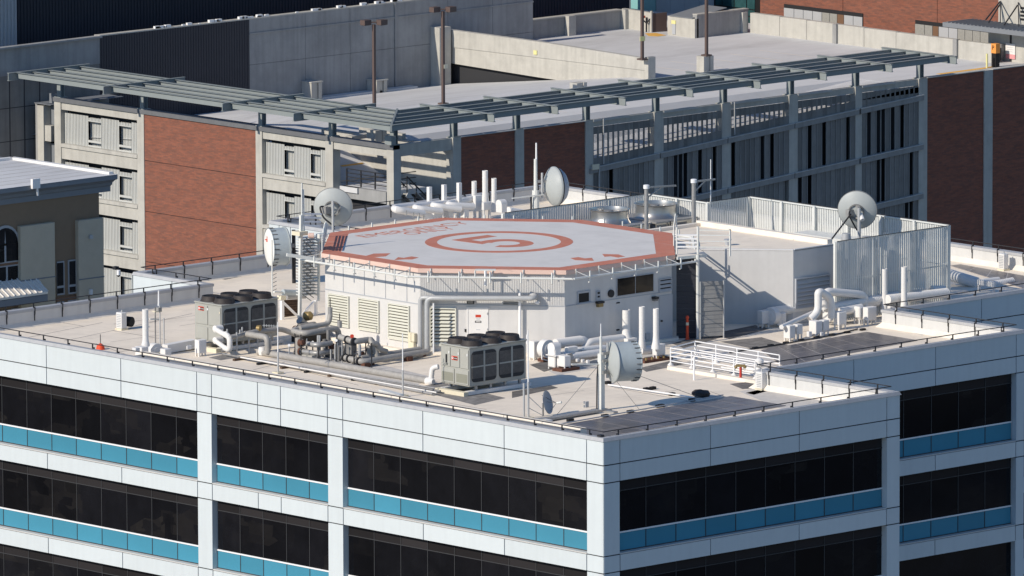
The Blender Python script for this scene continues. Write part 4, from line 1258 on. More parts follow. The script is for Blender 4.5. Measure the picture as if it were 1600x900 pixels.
for (px, py) in ((870, 648), (1000, 641), (1096, 622)):
    part(t, 'guy_wire', MB().tube([(mb0.x, mb0.y, 2.3), az(px, py, 0.05)], 0.012, 5), 'galv_dark')
sk = thing('mast_sleeper', 'long grey channel sleeper lying left of the guyed front mast', 'beam', az(880, 652))
a, b = Vector(az(842, 656.5, 0.12)), Vector(az(935, 641, 0.12))
part(sk, 'channel', MB().bar(a, b, 0.42, 0.1), 'galv', False)
part(sk, 'block', MB().bar(Vector(az(838, 662, 0.1)), Vector(az(858, 659, 0.1)), 0.5, 0.24), 'white_paint', False)
part(sk, 'block', MB().bar(Vector(az(948, 643, 0.05)), Vector(az(962, 645, 0.05)), 0.3, 0.12), 'galv', False)
# left drum with its white cover toward us
lb = Vector(az(455, 445, 0))
c = Vector(ay(450, 384, lb.y + 0.4))
t = drum(c, Vector((-0.90, 0.42, -0.02)), 0.96, 1.0, 'white faced drum antenna with a small red mark, left of the lattice tower', (lb.x, lb.y, 0))
fc = c + Vector((-0.90, 0.42, -0.02)).normalized() * 1.12
part(t, 'red_mark', MB().ext([(fc.x - 0.01, fc.y + 0.06, fc.z + 0.28), (fc.x - 0.01, fc.y - 0.06, fc.z + 0.28), (fc.x - 0.01, fc.y, fc.z + 0.6)], (0.01, 0, 0)).ext([(fc.x - 0.012, fc.y + 0.15, fc.z + 0.36), (fc.x - 0.012, fc.y - 0.15, fc.z + 0.36), (fc.x - 0.012, fc.y - 0.15, fc.z + 0.41), (fc.x - 0.012, fc.y + 0.15, fc.z + 0.41)], (0.01, 0, 0)), 'badge_red', False)
part(t, 'mast', MB().cyl((c.x + 0.35, c.y - 0.05, 0), (c.x + 0.35, c.y - 0.05, c.z + 0.8), 0.1, None, 10), 'dark_steel')
part(t, 'bracket', MB().bar((c.x + 0.35, c.y - 0.05, c.z), c[:], 0.2), 'galv_dark', False)
# grey dish seen from behind beside the helipad
db = Vector(az(522, 384, 0))
yy = 44.0
c = Vector(ay(519, 326, yy))
t = dish_back(c, (0.75, 0.62, 0.10), 0.98, 'grey round dish turned away, left rear of the helipad', (c.x, c.y, 0))
mount(t, c, (0.75, 0.62, 0.1), (c.x - 0.22, c.y - 0.3, 0), c.z + 0.45, 0.07, 'steel_grey')
part(t, 'feed_box', MB().box(c.x - 0.4, c.x - 0.05, c.y + 0.05, c.y + 0.4, c.z - 0.25, c.z + 0.1), 'galv', False)
part(t, 'waveguide', MB().tube(bend([(c.x - 0.25, c.y + 0.25, c.z + 0.1), (c.x - 0.6, c.y + 0.3, c.z + 0.15), (c.x - 0.55, c.y + 0.1, c.z - 0.4), (c.x - 0.1, c.y - 0.3, c.z - 0.9)], 0.2), 0.045, 8), 'dark_steel')
for s in (-1, 1): part(t, 'strut', MB().bar((c.x - 0.2, c.y - 0.3, c.z - 0.55 * s * 0.5), c + Vector((-0.12 + 0.3 * s, -0.15 - 0.3 * s, 0.12)), 0.05), 'galv', False)
# grey dish behind the front screen
yy = 25.2
c = Vector(ay(1338, 331, yy))
t = dish_back(c, (0.80, 0.58, 0.16), 0.98, 'grey round dish turned away above the slatted screen at right', (c.x, c.y, 0))
mount(t, c, (0.80, 0.58, 0.16), (c.x - 0.15, c.y - 0.35, 0), c.z + 0.25, 0.09, 'steel_grey')
part(t, 'feed_box', MB().box(c.x - 0.42, c.x - 0.05, c.y + 0.1, c.y + 0.35, c.z - 0.2, c.z + 0.12), 'galv', False)
part(t, 'feed_tube', MB().cyl(c + Vector((0, -0.3, -0.1)), c + Vector((-0.1, -0.55, -0.35)), 0.12, None, 10), 'white_paint')
part(t, 'strut', MB().bar(c + Vector((-0.3, 0.1, -0.1)), Vector(ay(1297, 377, yy - 1.0)), 0.06), 'dark_steel', False)
part(t, 'waveguide', MB().tube(bend([(c.x - 0.3, c.y + 0.15, c.z + 0.1), (c.x - 0.55, c.y, c.z - 0.1), (c.x - 0.2, c.y - 0.25, c.z - 0.9)], 0.2), 0.04, 8), 'dark_steel')
# big covered dish at the rear
rb = Vector(az(838, 327, 0))
yy = 51.5
rbx = ay(837, 300, yy)[0]
c = Vector(ay(853, 292, yy - 0.3))
t = thing('dish_antenna', 'large grey domed dish with a pale back at the rear of the roof', 'antenna', (rbx, yy, 0), 'round dish antennas on the roof')
d = Vector((0.90, -0.28, 0.0)).normalized()
r = 1.02
part(t, 'reflector', MB().lathe(c, d, [(0, 0.2), (0.06, 0.45), (0.25, r * 0.8), (0.42, r), (0.47, r * 1.03), (0.56, r * 1.03)], 48), 'dish_grey')
part(t, 'rim', MB().lathe(c, d, [(0.55, r * 1.0), (0.55, r * 1.04), (0.6, r * 1.04), (0.6, r * 1.0)], 48, False, False), 'black')
rd = part(t, 'radome', MB().lathe(c, d, [(0.6, r * 1.0), (0.78, r * 0.93), (0.98, r * 0.75), (1.12, r * 0.5), (1.2, r * 0.22), (1.22, 0.02)], 48), 'dish_shade_blue')
e = c + d * 1.16
part(rd, 'red_mark', MB().ext([(e.x + 0.03, e.y - 0.12, e.z - 0.1), (e.x + 0.03, e.y + 0.1, e.z - 0.1), (e.x + 0.03, e.y + 0.02, e.z + 0.2)], (0.02, -0.01, 0)), 'badge_red', False)
part(t, 'mast', MB().cyl((rbx, yy, 0), (rbx, yy, ay(840, 248, yy)[2]), 0.13, 0.09, 10), 'steel_white')
part(t, 'mast_sleeve', MB().cyl((rbx, yy, 0), (rbx, yy, ay(840, 297, yy)[2]), 0.19, None, 10), 'steel_white')
part(t, 'whip', MB().cyl((rbx + 0.05, yy, ay(840, 252, yy)[2]), (rbx + 0.05, yy, ay(840, 223, yy)[2]), 0.05, 0.04, 8), 'trim_white')
part(t, 'side_pole', MB().cyl(ay(847, 312, yy - 0.2), ay(847, 270, yy - 0.2), 0.06, None, 8), 'steel_grey')
part(t, 'cable', MB().tube([(rbx - 0.35, yy, 0), (rbx - 0.33, yy, 2.6)], 0.05, 6), 'dark_steel')
for dz in (-0.35, 0.3): part(t, 'bracket', MB().bar((rbx, yy, c.z + dz), c + Vector((0.05, 0.05, dz)), 0.14), 'galv', False)
part(t, 'stiff_arm', MB().bar(ay(800, 310, yy + 0.3), ay(850, 304, yy - 0.3), 0.06), 'steel_white', False)
# small satellite dish at the front, the blue of its shaded face painted in
sb = Vector(az(848.5, 650, 0))
c = Vector(ay(853, 629, sb.y))
t = thing('satellite_dish', 'small oval blue satellite dish at the front edge of the roof', 'satellite dish', sb[:])
d = Vector((0.42, -0.86, 0.22)).normalized()
prof = [(h_ * 1.1, r_ * 1.1) for h_, r_ in [(0.0, 0.02), (0.012, 0.16), (0.05, 0.34), (0.09, 0.47), (0.105, 0.50), (0.085, 0.50), (0.03, 0.34), (-0.01, 0.16), (-0.02, 0.02)]]
part(t, 'reflector', MB().lathe(c, d, prof, 36, False, False), 'dish_shade_blue')
part(t, 'back_shell', MB().lathe(c - d * 0.03, d, [(0.0, 0.022), (0.013, 0.176), (0.055, 0.374), (0.099, 0.517), (0.121, 0.567)], 36, False, False), 'steel_white')
f = c + d * 0.55 + Vector((0, 0, -0.12))
part(t, 'feed_horn', MB().cyl(f, f + d * 0.25, 0.05, 0.06, 10), 'steel_white')
for a_ in ((0.0, 0.3, 0.35), (0.1, -0.2, -0.45), (-0.2, -0.3, 0.1)): part(t, 'feed_arm', MB().bar(c + Vector(a_) * 0.9, f, 0.025), 'galv_dark', False)
part(t, 'pole', MB().cyl(sb, (sb.x, sb.y, c.z), 0.045, None, 8), 'galv')
def whip(px, base, top, lab, r=0.03, extra=None, group='slim whip antennas'):
    b = Vector(az(px, base, 0))
    t = thing('whip_antenna', lab, 'antenna', b[:], group)
    zt = ay(px, top, b.y)[2]
    part(t, 'whip', MB().cyl((b.x, b.y, zt * 0.35), (b.x, b.y, zt), r, r * 0.7, 8), 'trim_white')
    part(t, 'pipe', MB().cyl(b, (b.x, b.y, zt * 0.42), r * 1.5, None, 8), 'steel_grey')
    part(t, 'base', MB().box(b.x - 0.2, b.x + 0.2, b.y - 0.2, b.y + 0.2, 0, 0.1), 'cream', False)
    return t, b, zt
t, b, zt = whip(434.5, 584, 503, 'thin whip with a small comb aerial in front of the pipe run')
yb = ay(433, 510, b.y)[2]
part(t, 'boom', MB().bar((b.x, b.y, yb), Vector(ay(410.5, 508.5, b.y + 0.3)), 0.025), 'steel_white', False)
for k in range(6):
    q = Vector((b.x, b.y, yb)).lerp(Vector(ay(410.5, 508.5, b.y + 0.3)), (k + 0.6) / 6.2)
    part(t, 'element', MB().bar(q + Vector((0, 0, -0.07)), q + Vector((0, 0, 0.07)), 0.015), 'steel_white', False)
t, b, zt = whip(629.5, 620, 521, 'thin grey whip standing just left of the front chiller')
t, b, zt = whip(825.5, 655, 516, 'tall thin whip at the front edge left of the small blue dish', 0.035)
part(t, 'second_pole', MB().cyl((b.x - 0.05, b.y + 0.25, 0), (b.x - 0.05, b.y + 0.25, zt * 0.4), 0.05, None, 8), 'steel_grey')
part(t, 'cross_arm', MB().bar((b.x, b.y, 1.1), Vector(ay(848, 640, b.y - 0.2)), 0.03), 'steel_grey', False)
part(t, 'cross_arm', MB().bar((b.x, b.y, 0.55), Vector(ay(848, 649, b.y - 0.2)), 0.03), 'steel_grey', False)
# little mast cluster left
b = Vector(az(243, 539, 0))
t = thing('antenna_mast', 'slim cluster mast with a short white aerial, right of the left stack', 'antenna', b[:])
for (dx, py) in ((0, 480), (0.16, 478), (0.3, 497)): part(t, 'leg', MB().cyl((b.x + dx, b.y - dx, 0), (b.x + dx, b.y - dx, ay(243, py, b.y)[2]), 0.035, None, 6), 'galv_dark' if dx == 0 else 'steel_grey')
part(t, 'platform', MB().bar(Vector(ay(240, 487, b.y)), Vector(ay(251, 486, b.y)), 0.2, 0.05), 'cream', False)
part(t, 'cross_arm', MB().bar(Vector(ay(234, 498.5, b.y)), Vector(ay(248, 499, b.y)), 0.06), 'steel_white', False)
part(t, 'box', MB().box(b.x + 0.0, b.x + 0.22, b.y - 0.25, b.y - 0.05, ay(243, 486, b.y)[2], ay(243, 480, b.y)[2]), 'galv', False)
q = Vector(ay(247.8, 478, b.y))
part(t, 'whip', MB().cyl(q, Vector(ay(247.8, 454, b.y)), 0.045, 0.03, 8), 'trim_white')

# lattice tower beside the left edge of the helipad
tb = Vector(az(478, 470, 0)); ty = 36.6
t = thing('lattice_tower', 'white lattice stair tower with ladder rungs at the left edge of the helipad', 'tower', (ay(478, 470, ty)[0], ty, 0))
def lt(px, py, y=ty): return Vector(ay(px, py, y))
part(t, 'leg', MB().bar(lt(468, 505), lt(470.5, 336), 0.14), 'steel_white', False)
part(t, 'leg', MB().bar(lt(498, 470), lt(498, 372), 0.10), 'steel_white', False)
part(t, 'leg', MB().bar(lt(472, 345), lt(471.5, 286), 0.06), 'steel_white', False)
part(t, 'leg', MB().bar(lt(475.5, 366), lt(474, 296), 0.05), 'steel_white', False)
for k in range(22):
    y0 = 372 + k * 4.7
    if y0 > 464: break
    p, q = lt(470, y0 + 1.5), lt(497, y0 - 1.2)
    mb = MB().ext([(p + Vector((0, 0, 0)))[:], q[:], (q + Vector((0.12, 0.5, 0)))[:], (p + Vector((0.12, 0.5, 0)))[:]], (0, 0, 0.045))
    part(t, 'tread', mb, 'steel_white', False)
    part(t, 'brace', MB().bar(lt(478 - (k % 2) * 4, y0), lt(490 - (k % 2) * 4, y0 + 8.5), 0.035), 'galv_dark', False)
for k in range(4):
    part(t, 'rung', MB().bar(lt(474.5, 334 + k * 6), lt(502 - k * 0.5, 334.5 + k * 6.2), 0.075), 'trim_white', False)
part(t, 'handrail', MB().bar(lt(500, 393), lt(509, 348), 0.10), 'steel_white', False)
part(t, 'handrail', MB().bar(lt(503, 395), lt(512, 350), 0.06), 'steel_white', False)
for k in range(9): part(t, 'lacing', MB().bar(lt(500 + k * 0.95, 393 - k * 4.8), lt(504.5 + k * 0.9, 390 - k * 4.6), 0.04), 'steel_white', False)
part(t, 'beam', MB().bar(lt(448, 398, ty - 0.6), lt(503, 406.5, ty - 1.4), 0.16), 'steel_white', False)
part(t, 'platform', MB().box(lt(462, 368).x, lt(475, 368).x, ty - 0.3, ty + 0.3, lt(462, 368).z, lt(462, 362).z), 'cream', False)
part(t, 'cabinet', MB().bbox(lt(492, 370).x, lt(500.5, 370).x, ty - 0.35, ty - 0.05, lt(492, 377).z, lt(492, 365).z, 0.02), 'steel_white', False)
part(t, 'wind_cups', MB().lathe(lt(481, 368, ty - 0.4), (0.7, -0.7, 0), [(0, 0.02), (0.05, 0.14), (0.3, 0.14), (0.3, 0.05)], 12), 'pad_edge')
b = Vector(az(425.5, 464, 0))
t = thing('ladder_mast', 'slim lattice mast with cable clips in front of the white drum antenna', 'mast', b[:])
zt = ay(424, 375, b.y)[2]
part(t, 'pole', MB().cyl(b, (b.x, b.y, zt), 0.035, None, 8), 'steel_white')
for k in range(8): part(t, 'clip', MB().bar((b.x, b.y, 0.3 + k * 0.2), (b.x + 0.18, b.y - 0.14, 0.42 + k * 0.2), 0.035), 'galv_dark', False)
b = Vector(az(455, 497, 0)); yt = b.y
t = thing('braced_rack', 'white braced rack carrying a grey cylinder behind the left chiller', 'rack', b[:])
part(t, 'post', MB().bar(ay(441, 515, yt), ay(440.5, 467, yt), 0.16), 'trim_white', False)
part(t, 'post', MB().bar(ay(493.5, 508, yt), ay(493.5, 469, yt), 0.12), 'trim_white', False)
part(t, 'brace', MB().bar(ay(441, 471, yt), ay(468, 497, yt), 0.10), 'trim_white', False)
part(t, 'brace', MB().bar(ay(491, 471, yt), ay(468, 497, yt), 0.10), 'trim_white', False)
part(t, 'head_block', MB().bar(ay(436, 465, yt), ay(444, 465, yt), 0.3, 0.2), 'cream', False)
part(t, 'cylinder', MB().cyl(ay(442, 456.5, yt), ay(464.5, 457.5, yt), 0.145, None, 16), 'drum')
part(t, 'cylinder', MB().cyl(ay(448, 464.5, yt + .2), ay(477, 463.5, yt + .2), 0.1, None, 12), 'galv')
part(t, 'fitting', MB().cyl(ay(428, 456, yt), ay(443, 457, yt), 0.06, None, 8), 'steel_white')
part(t, 'rod', MB().bar(ay(466, 458, yt), ay(496, 461, yt), 0.03), 'dark_steel', False)
lv = thing('wooden_louver', 'brown slatted panel standing between the left chiller and the plant room', 'panel', az(452, 503, 0))
for k in range(9):
    p, q = Vector(ay(440.8, 470.5 + k * 3.9, yt + 0.5)), Vector(ay(465, 469 + k * 3.9, yt + 0.5))
    part(lv, 'slat', MB().bar(p, q, 0.05, 0.10), 'wood_dark', False)
part(lv, 'backing', MB().ext([ay(440.8, 505, yt + 0.56), ay(466, 503, yt + 0.56), ay(466, 468, yt + 0.56), ay(440.8, 469, yt + 0.56)], (0, 0.03, 0)), 'black', False)

# ================================================================ fans, ducts and stacks
def cbox(par, name, xl, xm, xr, yt, yb, z0, m, bev=0.02):
    p = az(xm, yb, z0)
    y1 = ax(xl, yb, p[0])[1]; x1 = ay(xr, yb, p[1])[0]; z1 = ax(xm, yt, p[0])[2]
    return part(par, name, MB().bbox(p[0], x1, p[1], y1, z0, z1, bev), m, False), (p[0], x1, p[1], y1, z0, z1)
def legs(par, bb, m='white_paint'):
    x0, x1, y0, y1, z0, z1 = bb
    if z0 < 0.08: return
    for (a, b) in ((x0 + .05, y0 + .05), (x1 - .05, y0 + .05), (x0 + .05, y1 - .05), (x1 - .05, y1 - .05)):
        part(par, 'leg', MB().box(a - 0.03, a + 0.03, b - 0.03, b + 0.03, 0, z0), m, False)
def dy(par, name, pts, Y, r, m='white_paint', bd=0.3, n=14, radii=None):
    P = [ay(x, y, Y + (k[0] if k else 0)) for (x, y, *k) in pts]
    return part(par, name, MB().tube(bend(P, bd), r, n), m)
def spiral(par, name, p, q, r, m='white_paint'):           # spiral-seam duct: ribs along a tube
    p = Vector(p); q = Vector(q); L = (q - p).length
    k = max(2, int(L / 0.12)); prof = []
    for i in range(k):
        a = L * i / k
        prof += [(a, r), (a + L / k * 0.8, r), (a + L / k * 0.9, r * 1.035)]
    prof.append((L, r))
    return part(par, name, MB().lathe(p, q - p, prof, 18), m)
def stack(par, px0, px1, yt, yb, Y, flare=1.0, fl_y=None, base_sq=True):
    xc = (px0 + px1) / 2
    b = Vector(ay(xc, yb, Y)); t_ = Vector(ay(xc, yt, Y))
    r = (ay(px1, yt, Y)[0] - ay(px0, yt, Y)[0]) / 2 * 0.74
    prof = []
    H = t_.z - b.z
    if flare > 1:
        fz = ay(xc, fl_y, Y)[2] - b.z
        prof = [(0, r * flare), (0.1, r * flare), (fz * 0.55, r * 1.15), (fz, r)]
    else: prof = [(0, r)]
    k = 6
    z0 = prof[-1][0]
    for i in range(1, k):
        z = z0 + (H - z0) * i / k
        prof += [(z - 0.012, r), (z - 0.01, r * 1.03), (z + 0.01, r * 1.03), (z + 0.012, r)]
    prof += [(H, r), (H, r * 0.9), (H - 0.4, r * 0.9)]
    return part(par, 'stack', MB().lathe((b.x, b.y, b.z), (0, 0, 1), prof, 20, True, True), 'white_paint')
def fan(label, px, py, group='rooftop exhaust fans'):
    p = az(px, py, 0)
    return thing('exhaust_fan', label, 'exhaust fan', p, group), p[1]
def volute(par, c, r, w, m='white_paint', axis='y'):       # round blower casing with a stepped rim
    c = Vector(c)
    return part(par, 'blower', MB().lathe(c, (0, 1, 0) if axis == 'y' else (1, 0, 0), [(0, r * .55), (0.02, r * .6), (0.03, r * .97), (0.06, r), (w - .03, r), (w, r * .95)], 26), m)

# left front fan
t, Y = fan('white exhaust fan with a tall stack at the front left parapet', 228, 558)
stack(t, 222.5, 232.5, 483, 541, Y, 1.35, 530)
_, bb = cbox(t, 'housing', 211, 221.5, 232.5, 543, 560, 0.1, 'white_paint'); legs(t, bb)
cbox(t, 'inlet_box', 206, 212, 219, 544, 550, 0.6, 'white_paint')
volute(t, ay(246, 550, Y + 0.1), 0.42, 0.4)
_, bb = cbox(t, 'motor_box', 250, 258, 268, 546, 556, 0.3, 'white_paint'); legs(t, bb)
p, q = Vector(ay(258, 545, Y + 0.2)), Vector(ay(304, 536.5, Y + 0.2))
part(t, 'duct', MB().bar(p, q, 0.4, 0.42), 'white_paint', False)
_, bb = cbox(t, 'intake_box', 304, 311, 323, 532, 553, 0.15, 'white_paint'); legs(t, bb)
cbox(t, 'control_box', 291, 292.5, 300, 540.5, 546.5, 0.4, 'white_paint')
for k in range(5): part(t, 'fitting', MB().bar(ay(238 + k * 3, 552 + (k % 2) * 2, Y - 0.5), ay(247 + k * 1.2, 554 - k, Y - 0.5), 0.07), 'cream', False)

# front fans between the chiller and the drum mast
t, Y = fan('white blower with a fat spiral duct right of the front chiller', 850, 566)
_, bb = cbox(t, 'intake_box', 826.5, 834.5, 846, 534, 560, 0.1, 'white_paint'); legs(t, bb)
c = Vector(ay(858, 545.5, Y))
volute(t, c, 0.46, 0.42)
spiral(t, 'duct', ay(868, 537.5, Y + 0.4), ay(907, 532.5, Y + 0.4), 0.25)
dy(t, 'elbow', [(905, 532.8), (913, 532), (914, 545)], Y + 0.4, 0.24, bd=0.35)
part(t, 'stand', MB().box(c.x - 0.4, c.x + 0.6, Y, Y + 0.4, 0.0, 0.16), 'rust', False)
part(t, 'frame', MB().bar(ay(847, 561, Y - .02), ay(858, 564, Y - .02), 0.06).bar(ay(847, 552, Y - .02), ay(847, 561, Y - .02), 0.06), 'white_paint', False)
t, Y = fan('white upright fan casing with a rounded top in front of the spiral duct', 866, 578)
_, bb = cbox(t, 'casing', 855.5, 867, 877, 544, 575, 0.1, 'white_paint', 0.04); legs(t, bb)
p = az(867, 575, .1)
zt = ax(867, 544, p[0])[2]
part(t, 'rounded_top', MB().lathe((bb[0], (bb[2] + bb[3]) / 2, zt - 0.02), (1, 0, 0), [(-.004, (bb[3] - bb[2]) / 2 - .004), (bb[1] - bb[0] + .004, (bb[3] - bb[2]) / 2 - .004)], 20), 'white_paint')
part(t, 'flange', MB().box(bb[0] - 0.12, bb[1] + 0.1, bb[2] - 0.2, bb[3], (bb[4] + bb[5]) / 2 + 0.1, (bb[4] + bb[5]) / 2 + 0.14), 'white_paint', False)
t, Y = fan('white square fan box feeding a long pipe towards the drum mast', 882, 577)
_, bb = cbox(t, 'casing', 870, 882.5, 892, 557, 574, 0.2, 'white_paint'); legs(t, bb)
cbox(t, 'motor_box', 882, 888, 903, 543, 552, 0.7, 'white_paint')
part(t, 'hood', MB().bar(ay(878, 553, Y + .3), ay(904, 542.5, Y + .9), 0.6, 0.04), 'white_paint', False)
dy(t, 'duct', [(893, 557), (912, 554), (938, 550.5)], Y + 0.2, 0.17)
dy(t, 'duct', [(896, 551.5), (902, 547.5), (938, 543.5), (953, 544)], Y + 0.7, 0.16)
part(t, 'label_plate', MB().bar(ay(908.5, 549, Y + .5), ay(916, 548.5, Y + .5), 0.02, 0.1), 'louver_grey', False)
part(t, 'skid', MB().box(bb[0] - 0.3, bb[1] + 0.5, bb[2] - 0.1, bb[3], 0.0, 0.14), 'rust', False)
for k in range(3): cbox(t, 'damper', 899 + k * 8, 902 + k * 8, 906 + k * 8, 561 + k, 566 + k, 0.3, 'white_paint')
t, Y = fan('broad flared white stack with a curved feeder duct against the shaded wall', 980, 545)
stack(t, 972.5, 984.5, 484, 535, Y, 1.9, 514)
dy(t, 'duct', [(912, 547), (919, 536), (935, 533), (972, 528.5)], Y, 0.21, bd=0.5)
cbox(t, 'base_box', 970, 981, 996, 530, 542, 0.2, 'white_paint')
t, Y = fan('middle white stack between the two fan stacks by the grey steel door', 1003, 560)
stack(t, 998.5, 1007.5, 479, 545, Y, 1.35, 528)
dy(t, 'duct', [(1000, 548), (1022, 546)], Y, 0.22)
t, Y = fan('right white stack with a square fan box below the grey steel door', 1024, 565)
stack(t, 1020.5, 1029.5, 482, 545, Y, 1.6, 524)
_, bb = cbox(t, 'casing', 1019, 1026, 1040, 539, 556, 0.25, 'white_paint'); legs(t, bb)
part(t, 'skid', MB().box(bb[0] - 1.0, bb[1] + 0.3, bb[2] - 0.2, bb[3] + 0.2, 0, 0.12), 'rust', False)
for k in range(4): part(t, 'spring_mount', MB().cyl((bb[0] - 0.8 + k * 0.4, bb[2] - 0.1, 0.12), (bb[0] - 0.8 + k * 0.4, bb[2] - 0.1, 0.25), 0.06, None, 8), 'brass')

# duct cluster at the right, below the slatted screen
t, Y = fan('white blower with a horizontal spiral duct in front of the annex louvre', 1195, 515)
_, bb = cbox(t, 'intake_box', 1183, 1191, 1203, 486.5, 507, 0.2, 'white_paint'); legs(t, bb)
volute(t, ay(1202.5, 494, Y + .3), 0.44, 0.36, axis='x')
cbox(t, 'casing', 1210, 1217, 1229, 489.5, 510, 0.05, 'white_paint', 0.05)
cbox(t, 'casing', 1216, 1222, 1229.5, 489, 508, 0.1, 'white_paint', 0.05)
spiral(t, 'duct', ay(1211, 486, Y + .4), ay(1262, 480.5, Y + .4), 0.23)
dy(t, 'elbow', [(1260, 480.5), (1270, 480), (1278, 489)], Y + 0.4, 0.22, bd=0.4)
t, Y = fan('front left twin fan box with a thin slanted feeder duct', 1232, 534)
_, bb = cbox(t, 'casing', 1224, 1234, 1243, 509.5, 529.5, 0.15, 'white_paint'); legs(t, bb)
_, bb = cbox(t, 'motor_box', 1239, 1246, 1254.5, 507.5, 523, 0.3, 'white_paint'); legs(t, bb)
dy(t, 'duct', [(1221, 511, 0.2), (1270, 489, 1.8)], Y, 0.12)
cbox(t, 'damper', 1260, 1264, 1269, 518.5, 527, 0.15, 'white_paint')
t, Y = fan('front middle twin fan box left of the duct bridge', 1275, 527)
_, bb = cbox(t, 'casing', 1263.5, 1275, 1285, 502.5, 522.5, 0.15, 'white_paint'); legs(t, bb)
_, bb = cbox(t, 'motor_box', 1279, 1287, 1296, 501, 517.5, 0.25, 'white_paint'); legs(t, bb)
cbox(t, 'control_box', 1281, 1283, 1287, 519.5, 525, 0.15, 'white_paint')
dy(t, 'duct', [(1266, 499.5), (1278.5, 487), (1278.5, 457), (1283, 456), (1297, 466), (1299.5, 480), (1299.5, 497)], Y + 1.2, 0.19, bd=0.5)
t, Y = fan('white fan box under the left leg of the duct bridge', 1312, 517)
_, bb = cbox(t, 'casing', 1302, 1311, 1323, 488.5, 508.5, 0.25, 'white_paint'); legs(t, bb)
_, bb = cbox(t, 'blower_box', 1284, 1296, 1302, 483, 504, 0.2, 'white_paint', 0.06)
dy(t, 'duct_bridge', [(1289, 482), (1286, 462), (1293, 455.5), (1340, 459.5), (1351, 462), (1351, 487)], Y + 1.6, 0.2, bd=0.45)
t, Y = fan('white fan box under the right leg of the duct bridge', 1348, 507)
_, bb = cbox(t, 'casing', 1348, 1356, 1370, 481, 501.5, 0.25, 'white_paint'); legs(t, bb)
_, bb = cbox(t, 'blower_box', 1333, 1343, 1349, 480, 498, 0.3, 'white_paint', 0.06); legs(t, bb)
t, Y = fan('left white stack of the pair in front of the slatted screen', 1382, 497)
stack(t, 1377.8, 1386.2, 420, 488, Y, 1.5, 470)
_, bb = cbox(t, 'casing', 1386, 1391, 1400, 479, 496, 0.1, 'white_paint'); legs(t, bb)
t, Y = fan('right white stack of the pair in front of the slatted screen', 1412, 498)
stack(t, 1408, 1417, 417, 484, Y, 1.25, 470)
t, Y = fan('long white spiral ducts lying in front of the slatted screen', 1400, 493)
Y = 20.3
spiral(t, 'duct', ay(1387, 468, Y), ay(1479, 457.5, Y), 0.24)
spiral(t, 'duct', ay(1300, 480, Y + .5), ay(1402, 462, Y + .5), 0.22)
spiral(t, 'duct', ay(1423, 457, Y + .9), ay(1441, 456, Y + .9), 0.2)
spiral(t, 'duct', ay(1455, 453, Y + .6), ay(1475, 453, Y + .6), 0.22)
dy(t, 'duct', [(1310, 487), (1345, 481)], Y + 0.2, 0.22)
spiral(t, 'duct', ay(1352, 474, Y + .6), ay(1384, 468, Y + .6), 0.25)
t, Y = fan('white duct lying in the bluish shade at the far right edge of the roof', 1510, 452)
spiral(t, 'duct', ay(1484, 429.5, Y + 1.5), ay(1527, 442.5, Y + .2), 0.3)
_, bb = cbox(t, 'casing', 1527, 1552, 1556, 440.5, 449, 0.35, 'white_paint'); legs(t, bb)
spiral(t, 'duct', ay(1553, 444, Y), ay(1582, 438.5, Y), 0.17)
dy(t, 'duct', [(1535, 440), (1560, 437)], Y + .6, 0.15)
part(t, 'leg', MB().bar(ay(1556, 449, Y), ay(1556, 461, Y), 0.08), 'white_paint', False)

# rear row of stacks
for i, (a, b, yt, yb, lab, boxes, fl) in enumerate([
    (667.5, 674.5, 291.5, 331, 'first white square stack from the left in the rear row', [(663.5, 678, 692, 328, 344, .5)], 1.0),
    (690.5, 697.5, 288, 337, 'second white square stack from the left in the rear row', [(694, 701.5, 709, 326.5, 341, .5)], 1.0),
    (714, 721, 285, 337, 'third white square stack from the left in the rear row', [(719, 725.5, 733, 324, 340, .5)], 1.0),
    (737, 745, 283, 322, 'fourth white stack beside the tall cabinet in the rear row', [(738.5, 743, 753.5, 306, 331, .5)], 1.0),
    (753.7, 762.5, 266.5, 318, 'tallest white round stack in the rear row', [(752, 756, 768, 316.5, 329, .6)], 1.4),
    (768, 776, 278.5, 331, 'sixth white round stack with a flared base in the rear row', [], 1.55)]):
    t, Y = fan(lab, (a + b) / 2, 349 if i < 3 else 341, 'exhaust stacks in the rear row')
    if i < 3:
        p, q = ay(a, yb, Y), ay(b, yt, Y)
        w = (q[0] - p[0]) * 0.62
        xc = (p[0] + q[0]) / 2
        part(t, 'stack', MB().box(xc - w / 2, xc + w / 2, Y - w / 2, Y + w / 2, 0.2, q[2]), 'white_paint', False)
        part(t, 'stack_joint', MB().box(xc - w / 2 - .012, xc + w / 2 + .012, Y - w / 2 - .012, Y + w / 2 + .012, q[2] * .55, q[2] * .55 + .06), 'white_paint', False)
    else: stack(t, a, b, yt, yb, Y, fl, yb - 18 if fl > 1 else None)
    for (l_, m_, r_, y0, y1, z) in boxes:
        _, bb = cbox(t, 'casing', l_, m_, r_, y0, y1, z, 'white_paint'); legs(t, bb)
t, Y = fan('white rounded blower at the right end of the rear row', 788, 343, 'exhaust stacks in the rear row')
c0, c1 = Vector(ay(776, 333, Y)), Vector(ay(786, 333, Y))
_, bb = cbox(t, 'casing', 774.5, 784, 792.5, 319, 333, 0.5, 'white_paint')
part(t, 'rounded_top', MB().lathe((bb[0], (bb[2] + bb[3]) / 2, bb[5] - .02), (1, 0, 0), [(-.004, (bb[3] - bb[2]) / 2 - .004), (bb[1] - bb[0] + .004, (bb[3] - bb[2]) / 2 - .004)], 20), 'white_paint')
spiral(t, 'duct', ay(794, 329, Y), ay(822, 334, Y), 0.2)
Y = 58.6
dt = thing('looped_duct', 'long looped white duct behind the helipad at the left of the rear row', 'duct', (ay(640, 345, Y)[0], Y, 0))
